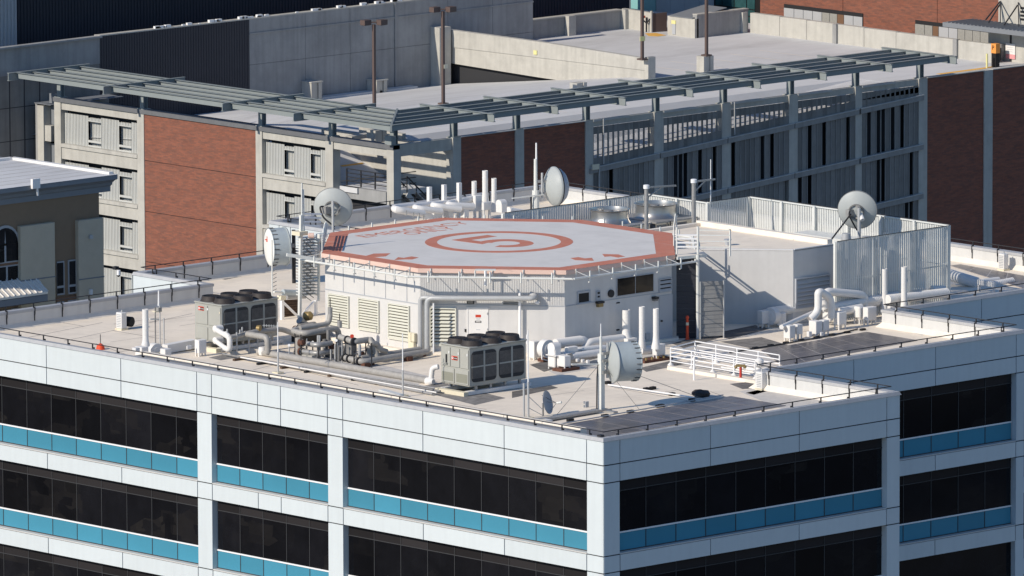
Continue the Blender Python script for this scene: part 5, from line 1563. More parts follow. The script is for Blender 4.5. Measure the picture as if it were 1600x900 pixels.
def dloop(pts, r, Yo=0): part(dt, 'duct', MB().tube(bend([ay(x, y, Y + k) for x, y, k in pts], 0.5), r, 12), 'white_paint')
dloop([(662, 334, 0), (618, 327.5, .2), (615, 325, 1.2), (690, 318, 2.2)], 0.19)
dloop([(690, 330, 0), (650, 325.5, .3), (648, 323, 1.2), (668, 321, 1.6)], 0.17)
dloop([(720, 327, 0), (678, 321.5, .5), (676, 320, 1.3), (700, 317, 1.8)], 0.17)
dloop([(740, 323, .3), (700, 321, .6), (703, 317.5, 1.5), (738, 311, 2.0)], 0.19)
for (px, py) in ((635, 337), (646, 340), (655, 341), (662, 343)): part(dt, 'support', MB().bar(ay(px, py - 8, Y - .2), ay(px, py, Y - .2), 0.05), 'galv', False)

# ================================================================ chilled water pipework
pw = thing('pipework', 'grey insulated pipework manifold between the two chillers', 'pipes', az(500, 570))
xa = 7.35
def pt(par, name, P, r, m='insul', bd=0.28, n=12): return part(par, name, MB().tube(bend(P, bd), r, n), m)
pc = thing('chiller_pipes', 'white jacketed pipe pair coming out of the left chiller', 'pipes', ax(336, 531, xa))
A1, B1 = Vector(ax(336, 514, xa)), Vector(ax(359, 527.5, xa))
A2, B2 = Vector(ax(336, 532, xa)), Vector(ax(357, 547.5, xa))
for a in (A1, A2): part(pc, 'flange', MB().cyl(a + Vector((-.02, 0, 0)), a + Vector((0.42, 0, 0)), 0.17, None, 14), 'white_paint')
pt(pc, 'pipe', [A1, B1], 0.13, 'white_paint'); pt(pc, 'pipe', [A2, B2], 0.12, 'white_paint')
pt(pc, 'pipe', [B1 + Vector((0, .35, .16)), B1, (B2.x, B1.y, B2.z), B2 + Vector((0, .3, .1))], 0.14, 'white_paint')
By = B1.y
E1 = Vector(ay(400, 518, By)); E2 = Vector(ay(440, 514, By)); 
pt(pc, 'pipe', [B1, Vector(ay(382, 522, By)), E1, E2, Vector(ay(470, 526, By - .3))], 0.13, 'insul')
F0 = Vector(ay(383, 521.5, By)); F1 = Vector(ax(418, 527, F0.x)); F2 = Vector(ax(418.3, 552, F0.x))
pt(pc, 'pipe', [F0, F1, F2], 0.15, 'insul')
part(pc, 'valve', MB().lathe(ay(404, 513, By), (0.4, -0.9, 0), [(-.1, .05), (-.08, .15), (.1, .17), (.14, .08)], 12), 'brass')
part(pc, 'valve_stem', MB().bar(ay(404, 514, By), ay(404, 521, By), 0.05), 'steel_grey', False)
for (px, y0, y1) in ((355, 514, 520), (370, 519, 551), (375, 515, 522), (378.5, 511, 519), (389, 530, 552), (402.5, 530, 543), (423, 523, 545)):
    part(pc, 'support', MB().bar(ay(px, y0, By - .1), ay(px, y1, By - .1), 0.055), 'steel_grey', False)
# long pipe along the roof
lr = thing('roof_pipe', 'long grey insulated pipe lying on the roof parallel to the front left parapet', 'pipe', az(520, 573))
xg = az(540, 578)[0]
pt(lr, 'pipe', [ax(404, 549.5, xg), ax(520, 569.5, xg), ax(668, 594.5, xg)], 0.17, 'insul')
part(lr, 'elbow', MB().lathe(ax(410, 551.5, xg), (0, 0, 1), [(-.1, .17), (.1, .22), (.3, .18)], 12), 'white_paint')
pt(lr, 'riser', [ax(668, 596, xg), ax(673, 597, xg), ax(675.5, 575, xg + .1), ax(685, 573, xg + .25)], 0.13, 'white_paint', 0.2)
part(lr, 'valve', MB().lathe(ax(672, 596, xg - .05), (0, -1, .05), [(-.3, .1), (-.2, .2), (.1, .2), (.25, .12)], 12), 'white_paint')
cd = thing('conduit_run', 'bundle of thin conduits beside the long roof pipe', 'conduit', az(520, 582))
for k, (o, z, m) in enumerate([(0.55, .14, 'galv'), (0.75, .14, 'galv_dark'), (0.95, .16, 'white_paint'), (1.15, .1, 'galv')]):
    part(cd, 'conduit', MB().tube([az(348 + k * 14, 553 + k * 2.6, z), az(694 - k * 6, 609 + k * 2.2, z)], 0.04 + 0.015 * (k % 2), 6), m)
for k in range(9):
    q = Vector(az(376 + k * 37, 562.5 + k * 6.2, 0))
    part(cd, 'block', MB().box(q.x - 0.45, q.x + 0.45, q.y - 0.08, q.y + 0.08, 0.0, 0.1), 'black' if k % 2 else 'wood_dark', False)
# manifold
Ym = az(467, 560)[1]
Xm = az(467, 560)[0]
pt(pw, 'header', [(Xm, Ym, 0), ax(466.5, 528, Xm)], 0.17, 'insul')
for (y0, y1, yy) in ((535, 539.5, 0), (548.5, 552.5, 0)):
    p, q = Vector(ax(468, y0, Xm)), Vector(ax(497, y1, Xm))
    pt(pw, 'pipe', [p, q, q + Vector((0.95, 0.1, 0))], 0.13, 'galv', 0.3)
    part(pw, 'flange', MB().cyl(p + Vector((0, -.05, 0)), p + Vector((0, -.17, 0)), 0.2, None, 14), 'rust')
    part(pw, 'flange', MB().cyl(p + Vector((0, -.2, 0)), p + Vector((0, -.26, 0)), 0.19, None, 14), 'galv_dark')
xx = Xm + 0.15
H0 = Vector(ax(455, 517, xx)); H1 = Vector(ax(476, 521.5, xx))
pt(pw, 'pipe', [H0 + Vector((1.4, 0, 0.1)), H0, H1, H1 + Vector((2.2, 0, 0.05)), H1 + Vector((2.35, 0, -1.6))], 0.15, 'insul', 0.35)
pt(pw, 'pipe', [H0 + Vector((.4, -.2, .1)), H0 + Vector((2.2, -.3, .15)), H0 + Vector((2.3, -.3, .6))], 0.13, 'insul', 0.3)
part(pw, 'air_vent', MB().cyl(H1 + Vector((2.3, 0, .05)), H1 + Vector((2.3, 0, .4)), 0.12, None, 12), 'galv')
part(pw, 'air_vent', MB().cyl(H0 + Vector((2.3, -.3, .5)), H0 + Vector((2.3, -.3, .95)), 0.12, None, 12), 'galv')
part(pw, 'stem', MB().cyl(H0 + Vector((2.3, -.3, .95)), H0 + Vector((2.3, -.3, 1.4)), 0.025, None, 6), 'dark_steel')
part(pw, 'stem', MB().cyl(H1 + Vector((2.3, 0, .4)), H1 + Vector((2.3, 0, .75)), 0.025, None, 6), 'dark_steel')
pt(pw, 'riser', [ax(507, 560, Xm + 1.1), ax(507, 530, Xm + 1.1)], 0.1, 'galv_dark')
pt(pw, 'riser', [ax(513, 562, Xm + 1.3), ax(513, 515, Xm + 1.3)], 0.1, 'galv_dark')
pb = Vector(az(560, 572))
part(pw, 'plate', MB().ext([ax(540, 559, pb.x + .3), ax(549, 561, pb.x + .3), ax(549, 538, pb.x + .3), ax(540, 536, pb.x + .3)], (0.35, 0, 0)), 'galv_dark', False)
part(pw, 'tank', MB().cyl(ax(533, 568, pb.x + .6), ax(533, 541, pb.x + .6), 0.28, None, 18), 'galv_dark')
part(pw, 'tank', MB().cyl(ax(522, 566, pb.x + .9), ax(522, 544, pb.x + .9), 0.2, None, 16), 'galv')
pt(pw, 'pipe', [ax(531, 526.5, pb.x), ax(541, 530, pb.x), ax(553, 534, pb.x), ax(553, 534, pb.x) and Vector(ax(553, 534, pb.x)) + Vector((1.2, 0, 0)), Vector(ax(553, 534, pb.x)) + Vector((1.35, -.2, -0.9))], 0.15, 'insul', 0.3)
for (px, py) in ((541.5, 530.5), (552, 533.5)): 
    q = Vector(ax(px, py, pb.x)); part(pw, 'flange', MB().cyl(q, q + Vector((0, -.09, 0)), 0.2, None, 14), 'dark_steel')
pt(pw, 'pipe', [Vector(ax(553, 534, pb.x)) + Vector((1.0, -.1, .05)), ay(580, 536, pb.y), ay(590, 537, pb.y), ay(593, 546, pb.y), ay(604, 549, pb.y)], 0.13, 'insul', 0.4)
pt(pw, 'riser', [az(578, 566), ay(578, 540, az(578, 566)[1])], 0.15, 'insul')
g0, g1 = Vector(ax(538, 558.5, pb.x - .2)), Vector(ax(566, 565.5, pb.x - .2))
pt(pw, 'pipe', [g0, g1, g1 + Vector((1.2, .05, 0)), g1 + Vector((4.4, .1, 0.02))], 0.15, 'insul', 0.35)
pt(pw, 'pipe', [g1 + Vector((.6, .8, .02)), g1 + Vector((4.6, .9, 0.02))], 0.14, 'insul', 0.35)
for q in (g0, g0.lerp(g1, .25), g0.lerp(g1, .8)): part(pw, 'flange', MB().cyl(q, q + Vector((0, -.08, 0)), 0.21, None, 14), 'dark_steel')
for (px, y0, y1, r) in ((517, 546, 567, .03), (524, 538, 567, .035), (527, 536, 567, .035), (562, 538, 557, .05), (497, 524, 562, .04), (499.5, 524, 562, .04)):
    part(pw, 'support', MB().bar(ax(px, y0, Xm + .6), ax(px, y1, Xm + .6), r * 2), 'steel_grey', False)
part(pw, 'base_block', MB().bar(ax(474, 557, Xm - .1), ax(491, 559, Xm - .1), 0.3, 0.22), 'concrete', False)
part(pw, 'gauge', MB().lathe(ax(550, 525.5, pb.x), (-.6, -.7, .2), [(0, .1), (.06, .1)], 12), 'badge_red')
for (px, py) in ((578, 571), (571, 574), (638, 564), (659, 557)): 
    q = Vector(az(px, py)); part(pw, 'support_block', MB().box(q.x - .18, q.x + .18, q.y - .14, q.y + .14, 0, 0.22), 'rust', False)
pt(pw, 'pipe', [az(583, 562, .1), ay(640, 553, az(620, 556)[1])], 0.12, 'insul')
pt(pw, 'pipe', [ax(407, 552, xg + 1.6), ax(440, 555, xg + 1.6)], 0.16, 'galv_dark')
rp = random.Random(9)
for k in range(16):                                  # hangers, gauges, drain lines and supports of the manifold
    px = 452 + k * 9.2
    base = Vector(az(px, 556 + rp.random() * 16 + (px - 452) * .06))
    h = .35 + rp.random() * 1.1
    part(pw, 'support', MB().bar(base, base + Vector((0, 0, h)), .045), 'dark_steel' if k % 3 else 'steel_grey', False)
    if k % 2: part(pw, 'drain_line', MB().tube(bend([(base.x, base.y, h * .8), (base.x + .3, base.y + .5 * rp.random(), h * .8), (base.x + .3, base.y + .5, .06), (base.x + 1.3, base.y + .5, .06)], .12), .03, 6), 'galv_dark' if k % 4 == 1 else 'insul')
    if k % 4 == 0: part(pw, 'gauge', MB().lathe((base.x, base.y, h), (-.7, -.7, .1), [(0, .07), (.05, .07)], 10), 'trim_white')
    if k % 5 == 2: part(pw, 'valve', MB().lathe((base.x + .1, base.y, h * .7), (0, -1, .2), [(-.12, .08), (-.1, .15), (.1, .15), (.12, .08)], 10), 'rust')
dk = thing('pump_bed', 'dark pump skid with valve wheels behind the pipework', 'pump', az(452, 545))
q = Vector(az(475, 541))
part(dk, 'body', MB().box(q.x + .5, q.x + 2.2, q.y + .6, q.y + 1.5, 0.0, 0.5), 'black', False)
part(dk, 'motor', MB().cyl((q.x + .6, q.y + 1.0, .7), (q.x + 1.6, q.y + 1.0, .7), 0.25, None, 14), 'galv_dark')
part(dk, 'valve', MB().lathe(ay(480, 494, q.y + 1.5), (0.3, -.9, .2), [(-.2, .1), (-.1, .24), (.2, .22), (.3, .1)], 14), 'brass')
part(dk, 'elbow', MB().tube(bend([ay(468, 500, q.y + 1.4), ay(476, 508, q.y + 1.4), ay(486, 512, q.y + 1.4)], .3), 0.2, 12), 'galv')
part(dk, 'wheel', MB().ring(ay(461, 514, q.y + .6), (-.3, -.9, 0), 0.13, 0.17, 0.03, 18), 'rust')
# vertical pipes at the penthouse corner and the tube under the eaves
vp = thing('wall_pipes', 'pair of grey pipes climbing the plant room corner and running under the helipad eaves', 'pipes', az(667, 551))
un = Vector((-1, -0.84, 0)).normalized()
Pb = Vector((*octw[1], 0))
def wp(px, py, off=0.28):
    s, z = onwall(B_, C_, px, py)
    u = (C_ - B_).normalized()
    nn = Vector((u.y, -u.x, 0))
    if nn.dot(Vector((-1, -1, 0))) < 0: nn = -nn
    return B_ + u * s + nn * off + Vector((0, 0, z))
v1 = [wp(658, 552), wp(658, 463), wp(700, 462)]
pt(vp, 'pipe', [wp(658, 551), wp(658, 463.5, .28), wp(672, 463.5, .4), wp(700, 463.5, .4)], 0.12, 'steel_grey', 0.3)
pt(vp, 'pipe', [wp(669, 552, .45), wp(669, 463.5, .45), wp(690, 463.5, .55), wp(834, 463.5, .55), wp(838, 461, .35), wp(830, 459, .05)], 0.13, 'steel_grey', 0.3)
pt(vp, 'pipe', [wp(663.5, 551, .1), wp(663.5, 468, .1)], 0.06, 'steel_white', 0.3)
pt(vp, 'roof_leg', [wp(669, 551, .45), Vector(az(640, 558, .15))], 0.13, 'insul')
pt(vp, 'roof_leg', [wp(658, 551, .3), Vector(az(630, 553, .15))], 0.12, 'insul')
pt(vp, 'bracket_pole', [wp(813, 527, .2), wp(813, 455, .2)], 0.07, 'trim_white')
pt(vp, 'bracket_pole', [wp(680.5, 548, .8), wp(680.5, 470, .8)], 0.04, 'trim_white')
pt(vp, 'bracket_pole', [wp(827.5, 532, 1.2), wp(827.5, 517, 1.2)], 0.03, 'trim_white')
part(vp, 'outlet_cone', MB().lathe(wp(836, 472, .2), (.6, -.6, 0), [(0, .03), (.22, .12)], 10), 'trim_white')
jb = thing('junction_box', 'cream twin junction boxes on the wall left of the corner pipes', 'box', A[:])
def lw(px, py, off):
    s, z = onwall(A, B_, px, py)
    return Vector((A.x - off, A.y - s, z))
for (x0, x1, y0, y1) in ((642, 646.5, 519.5, 533), (647, 652, 520.5, 533), (642.5, 651, 534.5, 545)):
    p, q = lw(x0, y1, 0.2), lw(x1, y0, 0.02)
    part(jb, 'box', MB().bbox(p.x, q.x, p.y, q.y, p.z, q.z, 0.015), 'cream', False)
for px in (644, 647, 650): part(jb, 'conduit', MB().bar(lw(px, 545, .1), lw(px, 551, .1), 0.04), 'steel_grey', False)

# ================================================================ small rooftop items
def ac_unit(px, py, lab, w=0.42, h=0.88):
    p = Vector(az(px, py))
    t = thing('equipment_cabinet', lab, 'cabinet', p[:], 'narrow white louvred cabinets by the parapets')
    part(t, 'cabinet', MB().bbox(p.x, p.x + 0.35, p.y, p.y + w, 0.08, h, 0.02), 'white_paint', False)
    for k in range(8): part(t, 'louver', MB().box(p.x - 0.015, p.x, p.y + 0.06, p.y + w - 0.06, 0.16 + k * 0.085, 0.2 + k * 0.085), 'steel_grey', False)
    part(t, 'base', MB().box(p.x - 0.04, p.x + 0.4, p.y - 0.04, p.y + w + 0.04, 0, 0.08), 'cream', False)
    part(t, 'knob', MB().cyl((p.x + .2, p.y + .2, h), (p.x + .2, p.y + .2, h + .12), 0.04, None, 8), 'steel_grey')
ac_unit(190, 516.5, 'narrow white louvred cabinet at the left rear parapet')
ac_unit(1190.5, 610.5, 'narrow white louvred cabinet beside the red standpipe')
ac_unit(1400, 514, 'narrow white louvred cabinet at the right step of the parapet')
ac_unit(1568.5, 423.5, 'narrow white louvred cabinet at the far right parapet')
p = Vector(az(198, 513)); solo('vent_hood', 'black drum vent beside the left rear cabinet', 'vent', MB().lathe((p.x, p.y + .1, .35), (0.2, -1, 0), [(0, .26), (.4, .26), (.45, .2)], 16), 'black', (p.x, p.y, 0))
p = Vector(az(157, 546)); t = thing('roof_beacon', 'small red cone shaped marker behind the front left parapet', 'beacon', p[:])
part(t, 'cone', MB().lathe(p, (0, 0, 1), [(0, .22), (.03, .22), (.2, .18), (.3, .05)], 16), 'orange'); part(t, 'rod', MB().cyl(p + Vector((0, 0, .3)), p + Vector((0, 0, .75)), 0.02, None, 6), 'dark_steel')
# white guard railing and red standpipe
gr = thing('guard_railing', 'white four bar guard railing around a sunken well near the right corner', 'railing', az(1047.5, 572))
def rl(p0, p1, hpx, nposts, xz):
    a, b = Vector(az(*p0)), Vector(az(*p1))
    for k in range(nposts):
        c = a.lerp(b, k / (nposts - 1))
        part(gr, 'post', MB().cyl(c, (c.x, c.y, xz), 0.034, None, 8), 'trim_white')
        part(gr, 'foot', MB().lathe(c, (0, 0, 1), [(0, .16), (.06, .14), (.14, .05)], 10), 'white_paint')
    for z in (xz, xz * 0.76, xz * 0.52, xz * 0.26):
        part(gr, 'rail', MB().tube([a + Vector((0, 0, z)), b + Vector((0, 0, z))], 0.027, 8), 'trim_white')
rl((1047.8, 571), (1180, 593), 0, 5, 0.86)
rl((1086, 561), (1218, 583), 0, 5, 0.88)
a, b = Vector(az(1047.8, 571)), Vector(az(1086, 561))
for z in (.86, .65, .45, .22): part(gr, 'rail', MB().tube([a + Vector((0, 0, z)), b + Vector((0, 0, z))], 0.03, 8), 'trim_white')
part(gr, 'brace', MB().bar(Vector(az(1182, 580, .1)), Vector(az(1197, 575, .75)), 0.06), 'trim_white', False)
part(gr, 'curb', MB().bar(az(1046, 574, .08), az(1185, 597, .08), 0.3, 0.16), 'roof_pale', False)
p = Vector(az(1084.5, 594)); part(gr, 'post', MB().cyl(p, (p.x, p.y, 1.1), 0.045, None, 8), 'trim_white')
p = Vector(az(1157.3, 595))
sd = thing('standpipe', 'red standpipe with brass outlets in front of the white railing', 'standpipe', p[:])
part(sd, 'pipe', MB().cyl(p, (p.x, p.y, .66), 0.065, None, 12), 'red')
part(sd, 'outlet', MB().bar((p.x - .16, p.y + .16, .74), (p.x + .16, p.y - .16, .74), 0.12), 'brass', False)
part(sd, 'cap', MB().cyl((p.x - .14, p.y + .14, .7), (p.x - .2, p.y + .2, .64), 0.08, None, 10), 'brass'); part(sd, 'cap', MB().cyl((p.x + .12, p.y - .12, .7), (p.x + .18, p.y - .18, .64), 0.08, None, 10), 'brass')
wv = thing('water_valve', 'white valve assembly with pipes behind the cabinet at the railing end', 'valve', az(1182, 593))
p = Vector(az(1184, 592))
part(wv, 'body', MB().lathe((p.x + .1, p.y, .55), (0, 0, 1), [(0, .1), (.1, .22), (.35, .22), (.45, .1)], 14), 'white_paint')
part(wv, 'pipe', MB().tube(bend([(p.x, p.y + .2, .1), (p.x, p.y + .2, .45), (p.x - .1, p.y + 1.6, .45)], .2), 0.07, 8), 'white_paint')
part(wv, 'pipe', MB().tube([(p.x - .1, p.y + .1, .3), (p.x - .1, p.y + 2.4, .3)], 0.05, 8), 'white_paint')
part(wv, 'wheel', MB().ring((p.x - .2, p.y + .8, .5), (-1, 0, .3), .08, .11, .03, 14), 'galv_dark')
# bits lying on the roof
for (px, py, lab) in ((1095, 620, 'dark crumpled bag lying near the end of the guy wire'),):
    p = Vector(az(px, py)); mb = MB()
    rnd = random.Random(3)
    mb.lathe(p, (0.1, 0, 1), [(0, .1), (.02, .38), (.16, .42), (.28, .3), (.33, .08)], 12)
    mb.v = [(x + rnd.uniform(-.06, .06), y + rnd.uniform(-.06, .06), z + (rnd.uniform(-.03, .05) if z > .05 else 0)) for x, y, z in mb.v]
    solo('sandbag', lab, 'bag', mb, 'fan_dark', p[:])
lc = thing('roof_conduit', 'thin white conduit crossing the pale roof right of the guyed mast', 'conduit', az(1000, 606))
part(lc, 'pipe', MB().tube([az(950, 601, .1), az(1085, 621, .1)], 0.035, 6), 'trim_white')
for (px, py) in ((950, 600), (1010, 610), (1020, 608.5), (1050, 618), (1081, 627), (1033, 636)):
    q = Vector(az(px, py)); part(lc, 'block', MB().box(q.x - .14, q.x + .14, q.y - .1, q.y + .1, 0, .14), 'black', False)
lc = thing('roof_conduit', 'thin dark conduit on black blocks along the edge of the front solar panels', 'conduit', az(900, 663))
part(lc, 'pipe', MB().tube([az(866, 664, .1), az(1130, 617, .1)], 0.03, 6), 'steel_grey')
for (px, py) in ((891, 658.5), (945, 651.5), (985, 645), (1030, 636.5)):
    q = Vector(az(px, py)); part(lc, 'block', MB().box(q.x - .18, q.x + .18, q.y - .08, q.y + .08, 0, .13), 'black', False)
lc = thing('roof_cable', 'dark cable snaking from the pipe run to the annex wall', 'cable', az(1150, 552))
part(lc, 'cable', MB().tube([az(1140, 551, .05), az(1180, 544, .05), az(1225, 537, .05), az(1300, 524, .05), az(1340, 514, .05)], 0.035, 6), 'dark_steel')
for k in range(8):
    q = Vector(az(1180 + k * 24, 545 - k * 4.1)); part(lc, 'block', MB().box(q.x - .15, q.x + .15, q.y - .08, q.y + .08, 0, .1), 'black', False)
cl = thing('floor_plate', 'small grey perforated floor plate left of the guyed mast', 'plate', az(917, 632))
for (x0, x1, y0, y1, m) in ((914.8, 920, 627, 637, 'louver_grey'), (912, 914.2, 627, 631, 'steel_grey'), (912, 914.2, 633, 637, 'steel_grey')):
    p, q = az(x0, y1), ay(x1, y0, az(x0, y1)[1])
    part(cl, 'plate', MB().box(p[0], q[0], p[1], p[1] + .05, 0, q[2]), m, False)
bx = thing('front_fittings', 'pale cable boxes on the front left parapet below the tall whip', 'box', az(835, 660))
for k, (px, py) in enumerate(((822, 657), (830, 661), (838, 662), (846, 658))):
    q = Vector(az(px, py, .3)); part(bx, 'box', MB().bbox(q.x - .1, q.x + .22, q.y - .2, q.y + .15, .05, .36, .02), 'cream' if k % 2 else 'white_paint', False)
fo = thing('fan_intake', 'pale hooded vent behind the front left parapet at mid length', 'vent', az(604, 622, .9))
q = Vector(az(604, 625, .55)); part(fo, 'hood', MB().bar(q + Vector((0.3, .7, .35)), q + Vector((0.3, -.7, .25)), 0.35, 0.12), 'steel_white', False); part(fo, 'legs', MB().bar(q + Vector((.3, .3, -.5)), q + Vector((.3, .3, .3)), .06).bar(q + Vector((.3, -.3, -.5)), q + Vector((.3, -.3, .3)), .06), 'dark_steel', False)

# ---------------------------------------------------------------- flush solar sheets
def solar(corners, nu, nv, label):
    P = [Vector(az(*c)) for c in corners]
    t = thing('solar_array', label, 'solar panels', P[0][:], 'solar arrays laid flat on the roof')
    x0, x1 = min(P[0].x, P[1].x), max(P[1].x, P[2].x)
    sheet_z = 0.07
    part(t, 'backing', MB().prism([(p.x, p.y) for p in P], 0.008, 0.04), 'solar_edge', False)
    for i in range(nu):
        for j in range(nv):
            def Q(u, v):
                a = P[0].lerp(P[1], u); b = P[3].lerp(P[2], u)
                return a.lerp(b, v)
            g = 0.011
            c = [Q((i + g * 2) / nu, (j + g * 3) / nv), Q((i + 1 - g * 2) / nu, (j + g * 3) / nv), Q((i + 1 - g * 2) / nu, (j + 1 - g * 3) / nv), Q((i + g * 2) / nu, (j + 1 - g * 3) / nv)]
            c = [(q.x, q.y) for q in c]
            part(t, 'panel', MB().prism(c, 0.041, 0.047), 'solar', False)
solar([(858, 668.5), (1142, 620), (1228, 634.5), (941, 684.5)], 9, 5, 'large dark flat solar array at the front corner of the roof')
solar([(1188, 548), (1354, 519.5), (1433, 532.5), (1222, 572.5)], 6, 4, 'dark flat solar array beside the duct cluster at right')
solar([(1484, 416), (1500, 414), (1600, 432), (1600, 452)], 3, 4, 'dark wet looking flat solar array at the far right edge')

# ================================================================ parking structure behind
def gb(mb, x0, x1, y0, y1, z0, z1): return mb.box(GX + x0, GX + x1, GY + y0, GY + y1, z0, z1)
def G(x, y, z): return (GX + x, GY + y, z)
def lz(p): return (p[0] - GX, p[1] - GY, p[2])
pg = thing('parking_structure', 'concrete and brick parking structure with a steel trellis behind the white building', 'parking structure', G(0, 0, -34))
BT, FH = -4.7, 3.2                                   # beam top, storey height
colsL = [(0, .63), (5.56, 6.26), (12.16, 12.75), (23.4, 24.05), (31.5, 32.13)]
colsR = [(4.93, 5.6), (10.16, 10.89), (16.12, 16.78), (22.05, 22.84), (27.96, 28.75), (33.9, 34.68), (39.85, 40.45), (45.62, 46.4), (51.66, 52.44), (57.6, 58.3)]
for (a, b) in colsL: part(pg, 'column', gb(MB(), 0.0, 0.62, a, b, -34, BT), 'concrete', False)
for (a, b) in colsR: part(pg, 'column', gb(MB(), a, b, 0.0, 0.62, -34, BT), 'concrete', False)
# top beams
segL = [(.63, 5.56), (6.26, 12.16), (12.75, 23.4), (24.05, 31.5)]
for (a, b) in segL: part(pg, 'top_beam', gb(MB(), 0.08, 0.5, a, b, BT - 0.75, BT - 0.02), 'concrete', False)
cr = [(0.63, 4.93)] + [(colsR[i][1], colsR[i + 1][0]) for i in range(9)]
for i, (a, b) in enumerate(cr):
    if i in (1, 2): continue
    part(pg, 'top_beam', gb(MB(), a, b, 0.10, 0.5, BT - (0.42 if i else .75), BT - 0.02), 'concrete', False)
    if 3 <= i <= 7: part(pg, 'beam_flashing', gb(MB(), a, b - 2.2, -0.05, 0.12, BT - 0.10, BT + 0.03), 'steel_grey', False)
part(pg, 'beam_top_strip', gb(MB(), -0.06, 0.52, 0.0, 32.2, BT - 0.27, BT - .004), 'beam_strip_dark', False)  # dark grey strip along the top of the left beam
# roof decks
zk = gy(560, 148, 35.0)[2]
deck = MB()
deck.add([G(5.4, 6, -5.3), G(36.4, 6, -5.3), G(36.4, 12.45, -5.3), G(5.4, 12.45, -5.3), G(0.5, 12.45, -6.3), G(36.4, 17, -5.3), G(0.5, 17, -6.3), G(36.4, 35, zk), G(0.5, 35, zk), G(13, 12.45, -5.3), G(13, 17, -5.3), G(13, 35, zk)], [(0, 1, 2, 9, 3), (4, 9, 10, 6), (9, 2, 5, 10), (6, 10, 11, 8), (10, 5, 7, 11)])
deck.add([G(36.4, 6, -5.3), G(62, 6, -5.3), G(62, 60, -5.3), G(36.4, 60, -5.3)], [(0, 1, 2, 3)])
part(pg, 'roof_deck', deck, 'deck', False)
rz = lambda x: -7.25 + 0.0655 * (x - 16.5)
ramp = MB()
ramp.add([G(5.6, 0.3, rz(5.6)), G(46.2, .3, rz(46.2)), G(46.2, 3.5, rz(46.2)), G(5.6, 3.5, rz(5.6)), G(5.6, 6.0, -5.3), G(46.2, 6.0, -5.3)], [(0, 1, 2, 3), (3, 2, 5, 4)])
part(pg, 'ramp', ramp, 'deck', False)
part(pg, 'roof_deck', gb(MB(), 46.2, 62, 0.3, 6.0, -5.7, -5.296), 'deck', False)
# dark mass inside
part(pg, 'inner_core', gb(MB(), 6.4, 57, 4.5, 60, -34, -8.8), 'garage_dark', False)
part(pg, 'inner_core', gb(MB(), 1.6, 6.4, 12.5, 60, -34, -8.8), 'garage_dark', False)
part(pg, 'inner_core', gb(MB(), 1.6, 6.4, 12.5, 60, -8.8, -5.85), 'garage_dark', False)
# left face: spandrels, ledges, ribbed screens with openings
def ribbed(y0, y1, z0, z1, x=0.30, pitch=0.145):
    """vertical ribbed sheet in a plane of constant x"""
    n = max(2, int(round((y1 - y0) / pitch)))
    vs, fs = [], []
    for i in range(n):
        a = y0 + (y1 - y0) * i / n
        p = (y1 - y0) / n
        for (yy, xx) in ((a, 0), (a + p * .62, 0), (a + p * .72, .05), (a + p * .92, .05)):
            vs += [G(x + xx, yy, z0), G(x + xx, yy, z1)]
    vs += [G(x, y1, z0), G(x, y1, z1)]
    m = len(vs) // 2
    fs = [(2 * i, 2 * i + 1, 2 * i + 3, 2 * i + 2) for i in range(m - 1)]
    mb = MB().add(vs, fs)
    return mb
bays = [(24.05, 31.5, [(158, 134), (209, 185)] , [(27.9, 29.15), (24.95, 26.15)]), (6.26, 12.16, None, [(9.5, 10.4), (7.05, 7.95)])]
for bi, (y0, y1, _, wins) in enumerate(bays):
    for k in range(5):
        zl = -7.62 - FH * k                          # top of the ledge
        part(pg, 'ledge', gb(MB(), -0.04, 0.46, y0, y1, zl - 0.22, zl), 'concrete', False)
        part(pg, 'spandrel', gb(MB(), 0.06, 0.42, y0, y1, zl - 0.98, zl - 0.23), 'concrete', False)
        zt = zl + (2.0 if k else 1.95)
        xs = sorted(wins)
        xs_ = [y0 + .02] + [v for w in xs for v in w] + [y1 - .02]
        hi, lo, slot = zl + 1.62, zl + 0.42, zl + 0.28
        for i in range(0, len(xs_), 2):
            part(pg, 'ribbed_panel', ribbed(xs_[i], xs_[i + 1], zl + 0.005, zt), 'rib_metal', False)
        for (a, b) in xs:
            f = part(pg, 'opening', ribbed(a, b, hi + 0.05, zt - .1), 'rib_metal', False)
            part(f, 'inner_panel', ribbed(a - .2, b + .2, zl, hi + .2, 0.62), 'rib_metal', False)
            part(f, 'sill_panel', gb(MB(), 0.30, 0.36, a, b, slot, lo), 'rib_metal', False)
            part(f, 'head_trim', gb(MB(), 0.295, 0.36, a, b, hi, hi + .05), 'rib_metal', False)
            part(f, 'foot_trim', gb(MB(), 0.30, 0.36, a, b, zl + .006, zl + 0.1), 'rib_metal', False)
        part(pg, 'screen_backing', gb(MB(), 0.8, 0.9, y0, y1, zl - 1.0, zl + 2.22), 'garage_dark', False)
        part(pg, 'floor_slab', gb(MB(), 0.42, 1.6, y0, y1, zl - 0.98, zl - 0.6), 'concrete_grey', False)
# brick bay on the left face, with movement joints
zj = [BT - 0.03, -7.92, -11.15, -14.35, -17.5, -34]
for i in range(5): part(pg, 'brick_panel', gb(MB(), 0.05, 0.5, 12.76, 23.39, zj[i + 1] + (0.02 if i < 4 else 0), zj[i] - (0.02 if i else 0)), 'brick_y', False)
part(pg, 'joint_backing', gb(MB(), 0.09, 0.45, 12.78, 23.37, -34, BT - .1), 'joint', False)
